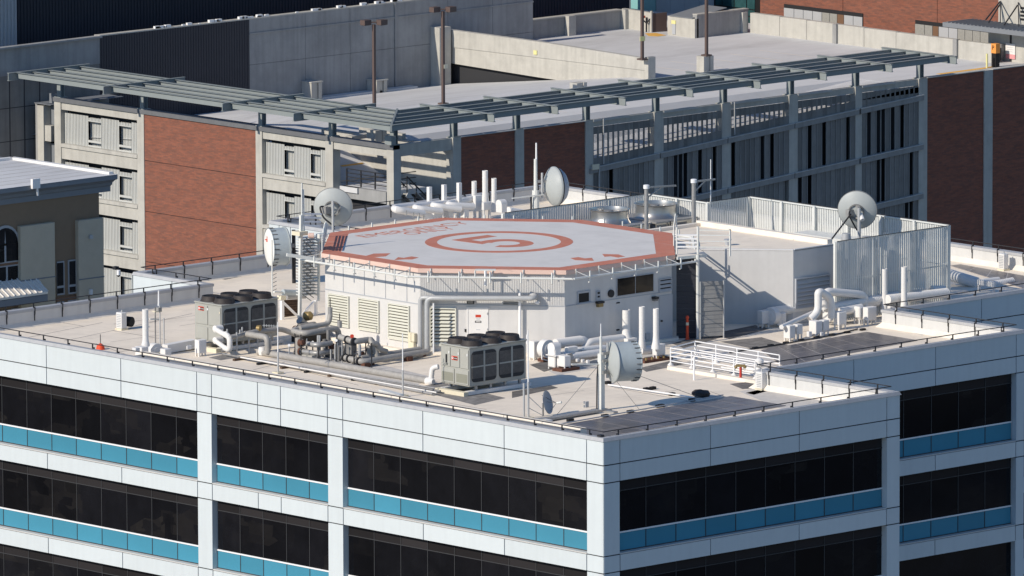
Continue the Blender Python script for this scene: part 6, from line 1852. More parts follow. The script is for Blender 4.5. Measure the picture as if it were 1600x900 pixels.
# brick bays on the right face
for (a, b) in [cr[1], cr[2], cr[8], cr[9], (58.3, 75)]: part(pg, 'brick_panel', gb(MB(), a + .002, b - .002, 0.08, 0.45, -34, BT - 0.02), 'brick_x', False)
for (a, b) in [cr[1], cr[2]]: part(pg, 'coping', gb(MB(), a, b, -0.02, 0.5, BT - 0.02, BT + 0.02), 'steel_grey', False)
for (a, b) in [cr[8], cr[9], (58.3, 75)]: part(pg, 'coping', gb(MB(), a, b, -0.02, 0.5, BT - 0.02, BT + 0.03), 'concrete', False)
# screened bays on the right face: sloping ledges, mesh panels, mullions, gaps
rng = random.Random(11)
def slope_poly(x0, x1, off0, off1, y=0.0):           # strip between two lines that follow the ramp
    return [G(x0, y, rz(x0) + off0), G(x1, y, rz(x1) + off0), G(x1, y, rz(x1) + off1), G(x0, y, rz(x0) + off1)]
for bi in range(3, 8):
    a, b = cr[bi]
    for k in range(5):
        o = -0.45 - FH * k
        part(pg, 'ramp_ledge', MB().ext(slope_poly(a - .35, b + .35, o - 0.32, o, -0.12), (0, 0.55, 0)), 'ledge_grey', False)
        part(pg, 'ledge_trim', MB().ext(slope_poly(a - .35, b + .35, o, o + 0.05, -0.16), (0, 0.35, 0)), 'steel_grey', False)
    n = 12
    w = (b - a) / n
    for i in range(n):
        x0, x1 = a + w * i, a + w * (i + 1)
        # upper band
        if i not in (3, 4) or bi == 7:
            zt, zb = BT - .44, rz(x0) - .4
        # upper mullions, and opaque strips at the head and foot
        part(pg, 'mullion', MB().ext(slope_poly(x0 - .025, x0 + .025, -.4, 0, 0.0) if False else [G(x0 - .06, 0.02, rz(x0) - .4), G(x0 + .06, .02, rz(x0) - .4), G(x0 + .06, .02, BT - .43), G(x0 - .06, .02, BT - .43)], (0, .06, 0)), 'mesh_panel', False)
        part(pg, 'mesh_panel', MB().ext([G(x0 + .03, .03, rz(x0) - .4), G(x1 - .03, .03, rz(x1) - .4), G(x1 - .03, .03, rz(x1) + .12), G(x0 + .03, .03, rz(x0) + .12)], (0, .02, 0)), 'mesh_panel', False)
        part(pg, 'mesh_panel', MB().ext([G(x0 + .03, .03, BT - .9), G(x1 - .03, .03, BT - .9), G(x1 - .03, .03, BT - .43), G(x0 + .03, .03, BT - .43)], (0, .02, 0)), 'mesh_panel', False)
        for k in range(4):
            o1, o0 = -0.78 - FH * k, -0.45 - FH * (k + 1)
            gap = rng.random() < (0.10 + 0.05 * (bi - 3))
            if not gap:
                part(pg, 'mesh_panel', MB().ext([G(x0 + .03, .04, rz(x0) + o0), G(x1 - .03, .04, rz(x1) + o0), G(x1 - .03, .04, rz(x1) + o1), G(x0 + .03, .04, rz(x0) + o1)], (0, .03, 0)), 'mesh_panel', False) if k < 3 else None
            if k < 3: part(pg, 'mullion', MB().ext([G(x0 - .02, 0.0, rz(x0) + o0), G(x0 + .02, 0, rz(x0) + o0), G(x0 + .02, 0, rz(x0) + o1), G(x0 - .02, 0, rz(x0) + o1)], (0, .08, 0)), 'ledge_grey', False)
    wires = MB()                                       # woven screen over the upper openings
    for q in range(34):
        z = rz(a) + .05 + q * .075
        if z < BT - .92:
            x0 = a
            x1 = min(b, a + (z - .05 - rz(a)) / .0655) if z < rz(b) + .1 else b
            if x1 > x0 + .1: gb(wires, x0, x1, .035, .045, z, z + .024)
    if wires.v: part(pg, 'woven_screen', wires, 'mesh_panel', False, kind='stuff')
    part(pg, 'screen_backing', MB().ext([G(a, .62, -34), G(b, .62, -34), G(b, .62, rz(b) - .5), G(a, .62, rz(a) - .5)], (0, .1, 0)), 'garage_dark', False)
for x in (17.5, 28.9): part(pg, 'lit_pole', gb(MB(), x - .03, x + .03, -.2, -.14, rz(x) - .3, BT + .05), 'steel_grey', False)
p = lz(gy(930.5, 261, -0.15)); part(pg, 'sign_plate', gb(MB(), p[0] - .3, p[0] + .3, -.2, -.12, p[2] - .16, p[2] + .18), 'cream', False)
part(pg, 'sign_post', gb(MB(), p[0] + .28, p[0] + .34, -.2, -.14, -16, p[2] + .1), 'steel_grey', False)
# open stair corner
zl = lambda px, py, x=4.6: gx(px, py, x)[2]
part(pg, 'stair_wall', MB().ext([G(5.2, 0.64, -16), G(5.2, 12.45, -16), G(5.2, 12.45, -5.32), G(5.2, 0.64, -5.32)], (0.4, 0, 0)), 'concrete', False)
part(pg, 'stair_wall', MB().ext([G(5.25, 5.0, -5.319), G(5.25, 9, -5.319), G(5.25, 9, -4.9), G(5.25, 5.0, -4.95)], (0.3, 0, 0)), 'concrete', False)
part(pg, 'landing', gb(MB(), 0.5, 4.8, 3.9, 9, -8.1, -7.78), 'deck', False)
part(pg, 'landing', MB().ext([G(0.62, 1.4, -8.5), G(0.62, 5.5, -8.5), G(0.62, 5.5, -7.78), G(0.62, 1.4, -7.78)], (0.3, 0, 0)), 'concrete_grey', False)
part(pg, 'landing', gb(MB(), 0.9, 4.0, 1.4, 3.9, -8.1, -7.78), 'deck', False)
part(pg, 'back_deck', MB().add([G(.7, 6.5, -7.75), G(5.2, 6.5, -7.75), G(5.2, 12.4, -5.7), G(.7, 12.4, -5.7)], [(0, 1, 2, 3)]), 'deck', False)
part(pg, 'yellow_line', gb(MB(), 0.9, 4.8, 6.6, 6.9, -7.77, -7.70), 'paint_yellow', False)
part(pg, 'yellow_line', gb(MB(), 3.2, 5.0, 8.3, 8.7, -7.2, -7.06), 'paint_yellow', False)
for (p, q) in [((529, 266), (600, 258)), ]: pass
for z in (-6.75, -7.0, -7.25, -7.5): part(pg, 'stair_rail', MB().bar(G(1.0, 1.5, z), G(1.0, 5.4, z), 0.05), 'dark_steel', False)
for y in (1.5, 2.8, 4.1, 5.4): part(pg, 'stair_post', MB().bar(G(1.0, y, -7.78), G(1.0, y, -6.72), 0.07), 'dark_steel', False)
for z in (-6.75, -7.1, -7.45): part(pg, 'stair_rail', MB().bar(G(1.0, 1.5, z), G(3.2, 1.5, z), 0.05), 'dark_steel', False)
for y in (1.0, 2.2):
    a, b = Vector(G(2.0, y, -6.9)), Vector(G(5.1, y, -9.6))
    part(pg, 'stair_rail', MB().bar(a, b, 0.07), 'dark_steel', False)
    part(pg, 'stair_rail', MB().bar(a + Vector((0, 0, -.35)), b + Vector((0, 0, -.35)), 0.05), 'steel_grey', False)
    part(pg, 'stair_stringer', MB().bar(a + Vector((0, 0, -1.1)), b + Vector((0, 0, -1.1)), 0.08, 0.3), 'steel_grey', False)
    for k in range(5): 
        q = a.lerp(b, k / 4); part(pg, 'stair_post', MB().bar(q + Vector((0, 0, -1.0)), q, 0.05), 'dark_steel', False)
for k in range(12):
    q = Vector(G(2.0, 1.0, -8.0)).lerp(Vector(G(5.1, 1.0, -10.7)), k / 11)
    part(pg, 'stair_tread', MB().box(q.x, q.x + .28, q.y, q.y + 1.2, q.z - .03, q.z + .02), 'concrete', False)
part(pg, 'dark_opening', gb(MB(), 1.2, 1.3, .64, 9, -12, -8.52), 'garage_dark', False)

# ---------------------------------------------------------------- steel trellis canopy
cn = thing('trellis_canopy', 'grey steel trellis canopy turning the corner of the parking structure', 'canopy', G(-2, -2, -3.4))
CZ = -3.43
PY = [-2.0, -0.69, 0.62, 1.93, 3.24]
yend = 33.3
for i, o in enumerate(PY):
    dz = 0.36 if i == 0 else 0.29
    part(cn, 'purlin', gb(MB(), o - 0.035, o + 0.035, o + .01, yend, CZ, CZ + dz), 'canopy', False)
    part(cn, 'purlin_flange', gb(MB(), o - 0.16, o + 0.10, o + .05, yend, CZ + dz, CZ + dz + 0.02), 'canopy', False)
    part(cn, 'purlin', gb(MB(), o + .01, 46.6, o - 0.035, o + 0.035, CZ, CZ + dz - .003), 'canopy', False)
    part(cn, 'purlin_flange', gb(MB(), o + .05, 46.6, o - 0.13, o + 0.10, CZ + dz - .003, CZ + dz + 0.017), 'canopy', False)
part(cn, 'hip_beam', MB().bar(G(-2.1, -2.1, CZ + .17), G(3.5, 3.5, CZ + .17), 0.12, 0.40), 'canopy', False)
yl = [33.35] + [lz(gx(x, y, -2.5))[1] for (x, y) in ((166, 142), (352, 170.5), (463, 185.5))]
for y in yl:
    part(cn, 'cross_beam', gb(MB(), -2.75, 4.0, y - .03, y + .03, CZ - .08, CZ + .37), 'canopy', False)
    part(cn, 'beam_flange', gb(MB(), -2.75, 4.0, y - .11, y + .11, CZ + .371, CZ + .40), 'canopy', False)
    part(cn, 'beam_flange', gb(MB(), -2.75, 4.0, y - .11, y + .11, CZ - .11, CZ - .081), 'canopy', False)
for x in (5.85, 11.2, 16.95, 22.75, 28.65, 34.5, 40.4, 46.25):
    part(cn, 'cross_beam', gb(MB(), x - .03, x + .03, -2.75, 4.0, CZ - .08, CZ + .366), 'canopy', False)
    part(cn, 'beam_flange', gb(MB(), x - .11, x + .11, -2.75, 4.0, CZ + .37, CZ + .402), 'canopy', False)
    part(cn, 'beam_flange', gb(MB(), x - .11, x + .11, -2.75, 4.0, CZ - .11, CZ - .081), 'canopy', False)
def ipost(x, y):
    mb = gb(gb(gb(MB(), x - .17, x + .17, y - .02, y + .02, BT, CZ), x - .18, x - .15, y - .17, y + .17, BT, CZ), x + .15, x + .18, y - .17, y + .17, BT, CZ)
    part(cn, 'post', mb, 'canopy', False)
    part(cn, 'base_plate', gb(MB(), x - .3, x + .3, y - .3, y + .3, BT - .001, BT + .04), 'canopy', False)
for (a, b) in colsL[1:]: ipost(0.3, (a + b) / 2)
for (a, b) in colsR[:8]: ipost((a + b) / 2, 0.3)
ipost(0.35, 0.35)
part(cn, 'corner_box', gb(MB(), -.45, -.05, -.3, .3, BT + .1, BT + .62), 'canopy', False)

# ---------------------------------------------------------------- roof deck furniture and walls
def wall(label, name, pts, vec, m, cat='wall'):
    P = [Vector(p) for p in pts]
    return solo(name, label, cat, MB().ext([p[:] for p in P], vec), m, P[0][:], smooth=False)
BW = 35.0
w = thing('rear_wall', 'tall shaded concrete and dark metal wall along the back of the parking deck', 'wall', G(10, BW, -34))
def wy(px, py): return gy(px, py, BW)
zt_ = wy(500, 18)[2]
def seg(px0, px1, m, name, top0, top1):
    a, b = wy(px0, top0), wy(px1, top1)
    return part(w, name, MB().ext([(a[0], a[1], -34), (b[0], b[1], -34), b, a], (0, 0.5, 0)), m, False)
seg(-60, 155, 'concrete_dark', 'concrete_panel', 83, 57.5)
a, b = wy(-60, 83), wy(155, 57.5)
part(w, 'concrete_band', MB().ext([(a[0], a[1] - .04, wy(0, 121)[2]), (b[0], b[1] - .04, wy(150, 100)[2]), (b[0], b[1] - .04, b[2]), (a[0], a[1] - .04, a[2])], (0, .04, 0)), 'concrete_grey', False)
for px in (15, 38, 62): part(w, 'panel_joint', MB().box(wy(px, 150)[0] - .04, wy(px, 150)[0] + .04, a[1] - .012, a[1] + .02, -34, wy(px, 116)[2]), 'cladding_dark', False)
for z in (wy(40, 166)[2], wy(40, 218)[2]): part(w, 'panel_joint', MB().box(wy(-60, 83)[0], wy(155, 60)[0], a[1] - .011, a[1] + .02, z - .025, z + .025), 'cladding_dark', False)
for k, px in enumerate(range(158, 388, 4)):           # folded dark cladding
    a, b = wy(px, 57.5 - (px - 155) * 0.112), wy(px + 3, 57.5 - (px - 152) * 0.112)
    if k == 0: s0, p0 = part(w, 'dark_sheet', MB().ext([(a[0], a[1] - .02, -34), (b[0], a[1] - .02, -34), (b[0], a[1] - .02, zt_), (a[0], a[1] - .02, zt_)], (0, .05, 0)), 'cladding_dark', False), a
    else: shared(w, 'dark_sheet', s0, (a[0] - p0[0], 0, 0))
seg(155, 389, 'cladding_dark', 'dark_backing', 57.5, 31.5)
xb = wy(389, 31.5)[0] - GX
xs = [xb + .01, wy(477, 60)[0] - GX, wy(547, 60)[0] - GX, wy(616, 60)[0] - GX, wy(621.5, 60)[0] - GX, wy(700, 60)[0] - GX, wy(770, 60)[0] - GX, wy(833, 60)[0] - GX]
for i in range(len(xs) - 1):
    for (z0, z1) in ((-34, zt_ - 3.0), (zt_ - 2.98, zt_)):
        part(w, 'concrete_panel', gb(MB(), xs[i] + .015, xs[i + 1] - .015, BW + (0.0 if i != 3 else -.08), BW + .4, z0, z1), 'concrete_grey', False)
part(w, 'coping', MB().bar(wy(-20, 78), wy(156, 57), .5, .12), 'concrete_grey', False)
part(w, 'coping', gb(MB(), wy(155, 57)[0] - GX, xs[-1], BW - .02, BW + .5, zt_, zt_ + .07), 'concrete', False)
part(w, 'band', gb(MB(), xb, xs[-1], BW - .06, BW, zt_ - 1.0, zt_ - .9), 'concrete_grey', False)
part(w, 'base_curb', gb(MB(), xb + 1, xb + 14, BW - .9, BW - .1, zk, zk + .25), 'deck', False)
ea, eb = wy(673, 140), wy(690, 42)
part(w, 'end_pier', MB().box(ea[0], eb[0], ea[1] - .9, ea[1] - .01, zk, eb[2] + .1), 'concrete', False)
rr = random.Random(5)
mb = MB()
for k in range(46):
    x = xb - 8 + rr.random() * 26
    s = .05 + rr.random() * .16
    gb(mb, x, x + s * 2.2, BW + .1, BW + .1 + s, zt_ + .071, zt_ + .071 + s * .8)
part(w, 'debris', mb, 'trim_white', False, kind='stuff')
for (px0, px1, y0, y1, lab) in ((471, 492, 128, 152, 'short ribbed pier against the rear wall at the left'), (573, 596, 125, 153, 'short ribbed pier against the rear wall behind the first lamp post')):
    a, b = wy(px0, y1), wy(px1, y1)
    t = thing('deck_pier', lab, 'pier', (a[0], a[1] - 1, a[2]), 'concrete piers on the parking deck')
    for k in range(3): part(t, 'flute', MB().box(a[0] + k * .32, a[0] + k * .32 + .28, a[1] - 1.0 + .1 * (k % 2), a[1] - .02, a[2] - .1, wy(px0, y0)[2]), 'concrete', False)
    part(t, 'cap', MB().box(a[0] - .04, a[0] + 1.0, a[1] - 1.04, a[1] - .02, wy(px0, y0)[2], wy(px0, y0)[2] + .07), 'concrete', False)
# dark clad building over the rear wall
db_ = thing('dark_building', 'large windowless building clad in dark ribbed metal at the top left', 'building', G(30, 44, -34))
zt = 30
x0, x1 = ay(19, 40, GY + 44)[0], ay(985, 10, GY + 62)[0]
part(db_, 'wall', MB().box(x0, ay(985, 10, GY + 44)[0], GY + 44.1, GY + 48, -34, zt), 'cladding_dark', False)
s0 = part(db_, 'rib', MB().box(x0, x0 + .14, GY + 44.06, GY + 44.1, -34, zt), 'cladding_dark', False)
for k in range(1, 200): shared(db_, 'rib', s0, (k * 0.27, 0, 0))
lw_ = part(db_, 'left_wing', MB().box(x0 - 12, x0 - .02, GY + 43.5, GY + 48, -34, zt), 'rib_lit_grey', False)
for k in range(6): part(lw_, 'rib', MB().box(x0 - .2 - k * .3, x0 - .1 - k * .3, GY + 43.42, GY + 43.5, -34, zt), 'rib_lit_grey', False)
# far parapets and the upper dark wall right of it
xw, yb2 = 58.3, 36.0
fw_ = thing('deck_parapet', 'bright concrete parapet along the far right of the parking deck', 'wall', G(xw, 6, -5.3), 'concrete parapets round the deck')
yp = [ax(px, py, GX + xw)[1] for (px, py) in ((1172, 50), (1218, 50), (1260, 60), (1306, 67), (1350, 72), (1400, 80), (1494, 90), (1555, 98))]
for i in range(len(yp) - 1):
    part(fw_, 'panel', MB().box(GX + xw, GX + xw + .4, yp[i + 1] + .015, yp[i] - .015, -5.3, -3.95 - .02 * i), 'concrete', False)
    if i in (2, 5): part(fw_, 'pilaster', MB().box(GX + xw - .15, GX + xw - .01, yp[i + 1] - .18, yp[i + 1] + .18, -5.3, -4.0), 'concrete_grey', False)
part(fw_, 'backing', MB().box(GX + xw + .1, GX + xw + .35, yp[-1], yp[0], -5.3, -4.1), 'joint', False)
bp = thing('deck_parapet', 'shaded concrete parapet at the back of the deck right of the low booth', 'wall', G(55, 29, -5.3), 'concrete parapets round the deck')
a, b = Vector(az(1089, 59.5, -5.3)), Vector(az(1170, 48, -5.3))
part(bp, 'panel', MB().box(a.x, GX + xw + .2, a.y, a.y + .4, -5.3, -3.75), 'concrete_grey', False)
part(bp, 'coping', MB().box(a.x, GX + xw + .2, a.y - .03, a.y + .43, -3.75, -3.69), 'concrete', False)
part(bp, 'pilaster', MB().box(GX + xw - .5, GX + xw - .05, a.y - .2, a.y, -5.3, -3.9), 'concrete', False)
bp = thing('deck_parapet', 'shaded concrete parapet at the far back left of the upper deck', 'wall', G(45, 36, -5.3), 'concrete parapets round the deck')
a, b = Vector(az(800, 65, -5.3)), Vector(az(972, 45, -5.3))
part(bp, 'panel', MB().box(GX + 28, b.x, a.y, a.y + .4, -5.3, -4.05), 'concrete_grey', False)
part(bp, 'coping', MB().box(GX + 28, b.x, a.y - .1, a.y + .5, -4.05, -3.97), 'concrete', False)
for (px, py) in ((790, 66), (889, 55), (980, 45)):
    q = az(px, py, -5.3)
    part(bp, 'pilaster', MB().box(q[0] - .3, q[0] + .35, a.y - .45, a.y - .02, -5.3, -3.96), 'concrete', False)
# lit edge wall of the raised deck with the dark void under it
XE = 36.2
ew = thing('deck_edge_wall', 'long bright concrete edge beam above the dark garage opening', 'wall', G(XE, 15.5, -5.3))
pe = [ax(690, 45, GX + XE), ax(850, 66.5, GX + XE), ax(1008, 91.5, GX + XE), ax(1008, 124, GX + XE), ax(930, 134, GX + XE), ax(840, 121, GX + XE), ax(692, 97, GX + XE)]
m1, m2 = ax(692, 72, GX + XE), ax(1008, 110, GX + XE)
part(ew, 'upper_band', MB().ext([pe[0], pe[1], pe[2], m2, m1], (.4, 0, 0)), 'concrete', False)
part(ew, 'lower_band', MB().ext([(p[0] + .06, p[1], p[2]) for p in (m1, m2, pe[3], pe[4], pe[5], pe[6])], (.4, 0, 0)), 'concrete', False)
q = Vector(ax(1008, 124, GX + XE))
part(ew, 'end_pier', MB().box(q.x - .05, q.x + .6, q.y - .35, q.y, -5.3, -3.85), 'concrete', False)
q = Vector(ax(845, 80, GX + XE)); 
for (px, py) in ((837, 82),): q = Vector(ax(px, py, GX + XE)); part(ew, 'sign', MB().box(q.x - .06, q.x - .01, q.y - .16, q.y + .16, q.z - .14, q.z + .14), 'yellow_tag', False)
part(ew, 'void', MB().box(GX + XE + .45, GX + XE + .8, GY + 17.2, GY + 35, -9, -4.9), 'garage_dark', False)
for (px, py, h, lab) in ((903, 142, .55, 'short concrete pillar at the mouth of the dark opening'), (1101, 112, 1.05, 'fluted concrete pier carrying the right deck lamp')):
    q = Vector(az(px, py, -5.3))
    t = thing('deck_pier', lab, 'pier', q[:], 'concrete piers on the parking deck')
    for k in range(3): part(t, 'flute', MB().box(q.x - .4 + k * .3, q.x - .12 + k * .3, q.y - .35 + .08 * (k % 2), q.y + .35, -5.3, -5.3 + h), 'concrete', False)
q = Vector(az(728 / 4 + 400 + 5, 216, -5.3)); q = Vector(az(590, 219, -5.3))
t = thing('deck_pier', 'pale concrete pier beside the stair opening under the trellis corner', 'pier', q[:], 'concrete piers on the parking deck')
part(t, 'body', MB().box(q.x - .45, q.x + .1, q.y - .3, q.y + .5, -5.4, -4.65), 'concrete', False)
part(t, 'body', MB().box(q.x + .15, q.x + .5, q.y - .3, q.y + .5, -5.4, -4.7), 'concrete', False)
cw = solo('curb_wall', 'low concrete curb left of the stair opening', 'curb', MB().bar(az(545, 216, -5.2), az(575, 211, -5.2), .5, .25), 'concrete', az(545, 216, -5.3), smooth=False)

bl_ = MB()
for k in range(11):                                    # worn bay lines on the deck
    x = 7.5 + 2.75 * k
    bl_.quad(G(x, 7.2, -5.294), G(x + .1, 7.2, -5.294), G(x + .1, 12.2, -5.294), G(x, 12.2, -5.294))
    if x > 20: bl_.quad(G(x + 17, 16.2, -5.294), G(x + 17.1, 16.2, -5.294), G(x + 17.1, 21.2, -5.294), G(x + 17, 21.2, -5.294))
part(pg, 'bay_lines', bl_, 'roof_pale', False, kind='stuff')
# lamp posts
for (x, lab, head) in ((12.45, 'brown twin head lamp post at the left of the parking deck', 38), (18.35, 'brown twin head lamp post next to the bright edge beam', 18), (35.85, 'brown lamp post on the end pier of the edge beam', None), (41.65, 'brown lamp post on the fluted concrete pier', None)):
    y = 15.55
    t = thing('lamp_post', lab, 'lamp post', G(x, y, -5.3), 'brown twin head lamp posts')
    if head:
        k = 587 if x < 15 else 691
        zt = gy(k, head, y)[2]
    else: zt = .9
    zb = -5.3 if head else (-4.0 if x < 38 else -4.25)
    part(t, 'pole', MB().bar(G(x, y, zb), G(x, y, zt), 0.17), 'lamp_brown', False)
    part(t, 'base', gb(MB(), x - .25, x + .25, y - .25, y + .25, zb, zb + .1), 'lamp_brown', False)
    for s in (-1, 1):
        hd = part(t, 'lamp_head', MB().box(GX + x + s * .42 - .28, GX + x + s * .42 + .28, GY + y - s * .30 - .22, GY + y - s * .30 + .22, zt - .02, zt + .30), 'lamp_brown', False)
        part(hd, 'lens', MB().box(GX + x + s * .42 - .22, GX + x + s * .42 + .22, GY + y - s * .30 - .18, GY + y - s * .30 + .18, zt - .05, zt - .021), 'lens', False)
        part(t, 'arm', MB().bar(G(x, y, zt + .14), G(x + s * .3, y - s * .2, zt + .14), .08), 'lamp_brown', False)
    if not head and x < 38: part(t, 'sign', gb(MB(), x - .3, x + .15, y - .12, y - .09, -2.75, -2.45), 'yellow_tag', False)
    if head and x > 15: part(t, 'sign', gb(MB(), x - .02, x + .3, y - .12, y - .09, -3.0, -2.75), 'cream', False)
# left end: small frame beyond the first column
sf = thing('side_frame', 'small concrete frame at the left end of the parking structure', 'frame', G(0, 34, -34))
for (a, b) in ((59, 68.5),):
    p, q = gx(a, 230, .1), gx(b, 230, .1)
    part(sf, 'column', MB().box(p[0], p[0] + .6, q[1], p[1], -34, gx(62, 165, .1)[2]), 'concrete', False)
p, q = gx(56, 230, .25), gx(59, 230, .25)
part(sf, 'edge_wall', MB().box(p[0], p[0] + 6, q[1], p[1], -34, gx(57, 162, .25)[2]), 'concrete_grey', False)
p, q = gx(68.5, 230, .2), gx(80, 230, .2)
for k in range(5):
    z = gx(72, 196, .2)[2] - FH * k
    part(sf, 'beam', MB().box(p[0], p[0] + .4, q[1], p[1], z - 1.0, z), 'concrete', False)
    part(sf, 'infill', MB().box(p[0] + .5, p[0] + .6, q[1], p[1], z, z + 2.0), 'cornice', False)
part(sf, 'cap', MB().box(p[0] - .1, p[0] + 6, q[1] - .1, gx(56, 230, .2)[1], gx(57, 161, .25)[2], gx(57, 160, .25)[2]), 'cornice', False)

# ================================================================ buildings beyond the deck
br_ = thing('brick_building', 'red brick building with strip windows at the top right', 'building', G(66, 20, -34))
XB = 66.0
def by(px, py): return ax(px, py, GX + XB)
y0, y1 = by(1187.5, 10)[1], by(1640, 60)[1]
jx = [by(1187.5, 10)[1], by(1317, 10)[1], by(1464.5, 10)[1], by(1640, 60)[1]]
for i in range(3): part(br_, 'brick_panel', MB().box(GX + XB, GX + XB + .5, jx[i + 1] + .02, jx[i] - .02, -34, 14), 'brick_y', False)
part(br_, 'joint_backing', MB().box(GX + XB + .06, GX + XB + .45, y1, y0, -34, 13.9), 'joint', False)
def strip(pxs, top_px, kinds, bot=-6.2):
    a, b = by(*pxs[0]), by(*pxs[-1])
    f = part(br_, 'window_frame', MB().box(GX + XB - .06, GX + XB - .002, b[1], a[1], bot, a[2]), 'dark_steel', False)
    for i in range(len(kinds)):
        p, q = by(*pxs[i]), by(*pxs[i + 1])
        m = {'g': 'grille', 'w': 'facade_grey', 'd': 'tan_brown'}[kinds[i]]
        part(f, 'pane', MB().box(GX + XB - .09, GX + XB - .061, q[1] + .02, p[1] - .02, bot, a[2] - .26), m, False)
strip([(1226, 6), (1242, 8), (1256.5, 10), (1271, 12), (1285.5, 14), (1297.5, 16), (1309.5, 18), (1320, 20), (1334.5, 22), (1349, 24)], 6, 'wwwwggdww')
strip([(1431, 31), (1446, 33), (1458.5, 35), (1468, 37), (1483.5, 39), (1497.5, 41), (1509, 43), (1521, 45), (1533, 47), (1546, 48), (1559, 49)], 31, 'ggdwwggggg')
py_ = thing('panel_building', 'grey panelled building with aqua and dark green glazing at the top centre', 'building', G(66, 36, -34))
jj = [985, 1025, 1047.5, 1070, 1093, 1115]
for i in range(len(jj) - 1):
    p, q = by(jj[i], 10), by(jj[i + 1], 10)
    if i == 0:
        f = part(py_, 'window_frame', MB().box(GX + XB + .02, GX + XB + .4, q[1], p[1], by(1000, 17.5)[2], 14), 'dark_steel', False)
        c = [p[1], by(1003.5, 10)[1], q[1]]
        for k in range(2): part(f, 'pane', MB().box(GX + XB, GX + XB + .02, c[k + 1] + .04, c[k] - .04, by(1000, 15.5)[2], 14), 'glass_aqua', False)
        part(py_, 'panel', MB().box(GX + XB, GX + XB + .4, q[1], p[1], -34, by(1000, 17.5)[2]), 'facade_grey', False)
    else: part(py_, 'panel', MB().box(GX + XB, GX + XB + .4, q[1] + .012, p[1] - .012, -34, 14), 'facade_grey', False)
p, q = by(1115, 10), by(1187, 10)
part(py_, 'panel_backing', MB().box(GX + XB + .1, GX + XB + .35, q[1], by(1025, 10)[1], -34, 13.9), 'joint', False)
f = part(py_, 'curtain_wall', MB().box(GX + XB + .05, GX + XB + .4, q[1], p[1], -34, 14), 'black', False)
c = [by(x, 10)[1] for x in (1117, 1128, 1147, 1166.5, 1180, 1187)]
zz = [by(1140, 34)[2], by(1140, 22)[2], by(1140, 11)[2], 9, 14]
for i in range(4):
    for k in range(4): part(f, 'pane', MB().box(GX + XB, GX + XB + .05, c[i + 1] + .05, c[i] - .05, zz[k] + .04, zz[k + 1] - .04), 'glass_green', False)
# entrance canopy and concrete stair tower at the far right
tw = thing('stair_tower', 'pale concrete tower with a rod hung canopy at the far top right', 'tower', G(60, 4, -5.3))
XT = 60.5
def tx(px, py): return ax(px, py, GX + XT)
a, b = tx(1560, 30), tx(1640, 40)
part(tw, 'wall', MB().box(GX + XT, GX + XT + 6, b[1], a[1], -34, 12), 'concrete', False)
lvz = tx(1597, 20)[2]
for k in range(4): part(tw, 'louver', MB().box(GX + XT - .03, GX + XT - .002, b[1] + .4, tx(1594.5, 20)[1], lvz - .5 + k * .25, lvz - .36 + k * .25), 'joint', False)
c0, c1 = tx(1508, 36), tx(1640, 54)
zc = ax(1508, 38, GX + XT - 2.4)[2]
cp = part(tw, 'canopy', MB().box(GX + XT - 2.6, GX + XT - .01, c1[1] - 1, a[1] + 2.6, zc - .3, zc), 'cornice', False)
for k in range(20): part(cp, 'roof_rib', MB().box(GX + XT - 2.5, GX + XT - .05, a[1] + 2.3 - k * .35, a[1] + 2.2 - k * .35, zc, zc + .05), 'cornice', False)
for (p, q) in (((1540, 31), (1563, 2)), ((1545, 35), (1563, 6)), ((1569, 39), (1590, 8)), ((1592, 41), (1591, 4)), ((1563, 35), (1563, 2))):
    A_, Bq = Vector(ax(*p, GX + XT - 1.6)), Vector(ax(*q, GX + XT - .05))
    A_.z = max(A_.z, zc)
    part(cp, 'rod', MB().bar(A_, Bq, .07), 'dark_steel', False)
part(tw, 'lower_wall', MB().box(GX + XT - .9, GX + XT - .5, b[1], tx(1559, 80)[1], -5.3, zc - .31), 'concrete', False)
part(tw, 'door_jamb', MB().box(GX + XT - .95, GX + XT - .901, tx(1594, 80)[1] - .1, tx(1594, 80)[1] + .05, -5.3, -2.9), 'dark_steel', False)
q = Vector(ax(1579, 80, GX + XT - .95))
sg = solo('notice_board', 'white notice board with a pink foot by the parking deck entrance', 'sign', MB().box(q.x - .02, q.x + .02, q.y - .42, q.y + .42, q.z - .2, q.z + .5), 'sign_white', q[:], smooth=False)
part(sg, 'pink_band', MB().box(q.x - .025, q.x + .02, q.y - .42, q.y + .42, q.z - .5, q.z - .2), 'sign_pink', False)
for k in range(4): part(sg, 'text_line', MB().box(q.x - .026, q.x - .02, q.y - .3 + .05 * (k % 2), q.y + .3, q.z + .38 - k * .14, q.z + .40 - k * .14), 'louver_grey', False)
q = Vector(az(1555, 105, -5.3))
pm = thing('pay_station', 'orange and black parking pay station at the far right of the deck', 'pay station', q[:])
zt = ax(1555, 68, q.x)[2]
part(pm, 'pedestal', MB().box(q.x - .15, q.x + .2, q.y - .2, q.y + .2, -5.3, -5.3 + (zt + 5.3) * .6), 'black', False)
hd = part(pm, 'head', MB().box(q.x - .17, q.x + .22, q.y - .22, q.y + .22, -5.3 + (zt + 5.3) * .6, zt), 'sign_orange', False)
me = text_mesh('P', 0.42, 'badge_black'); o = bpy.data.objects.new('lettering', me); COL.objects.link(o); o.parent = hd
o.matrix_local = Matrix.Translation((-0.18, 0.04, zt - .28 + 5.3)) @ Matrix(((0, 0, -1, 0), (-1, 0, 0, 0), (0, 1, 0, 0), (0, 0, 0, 1)))
q2 = Vector(ax(1565, 80, GX + XT - 1.0))
mb_ = thing('meter_cabinet', 'grey wall cabinet with curved conduits beside the pay station', 'cabinet', q2[:])
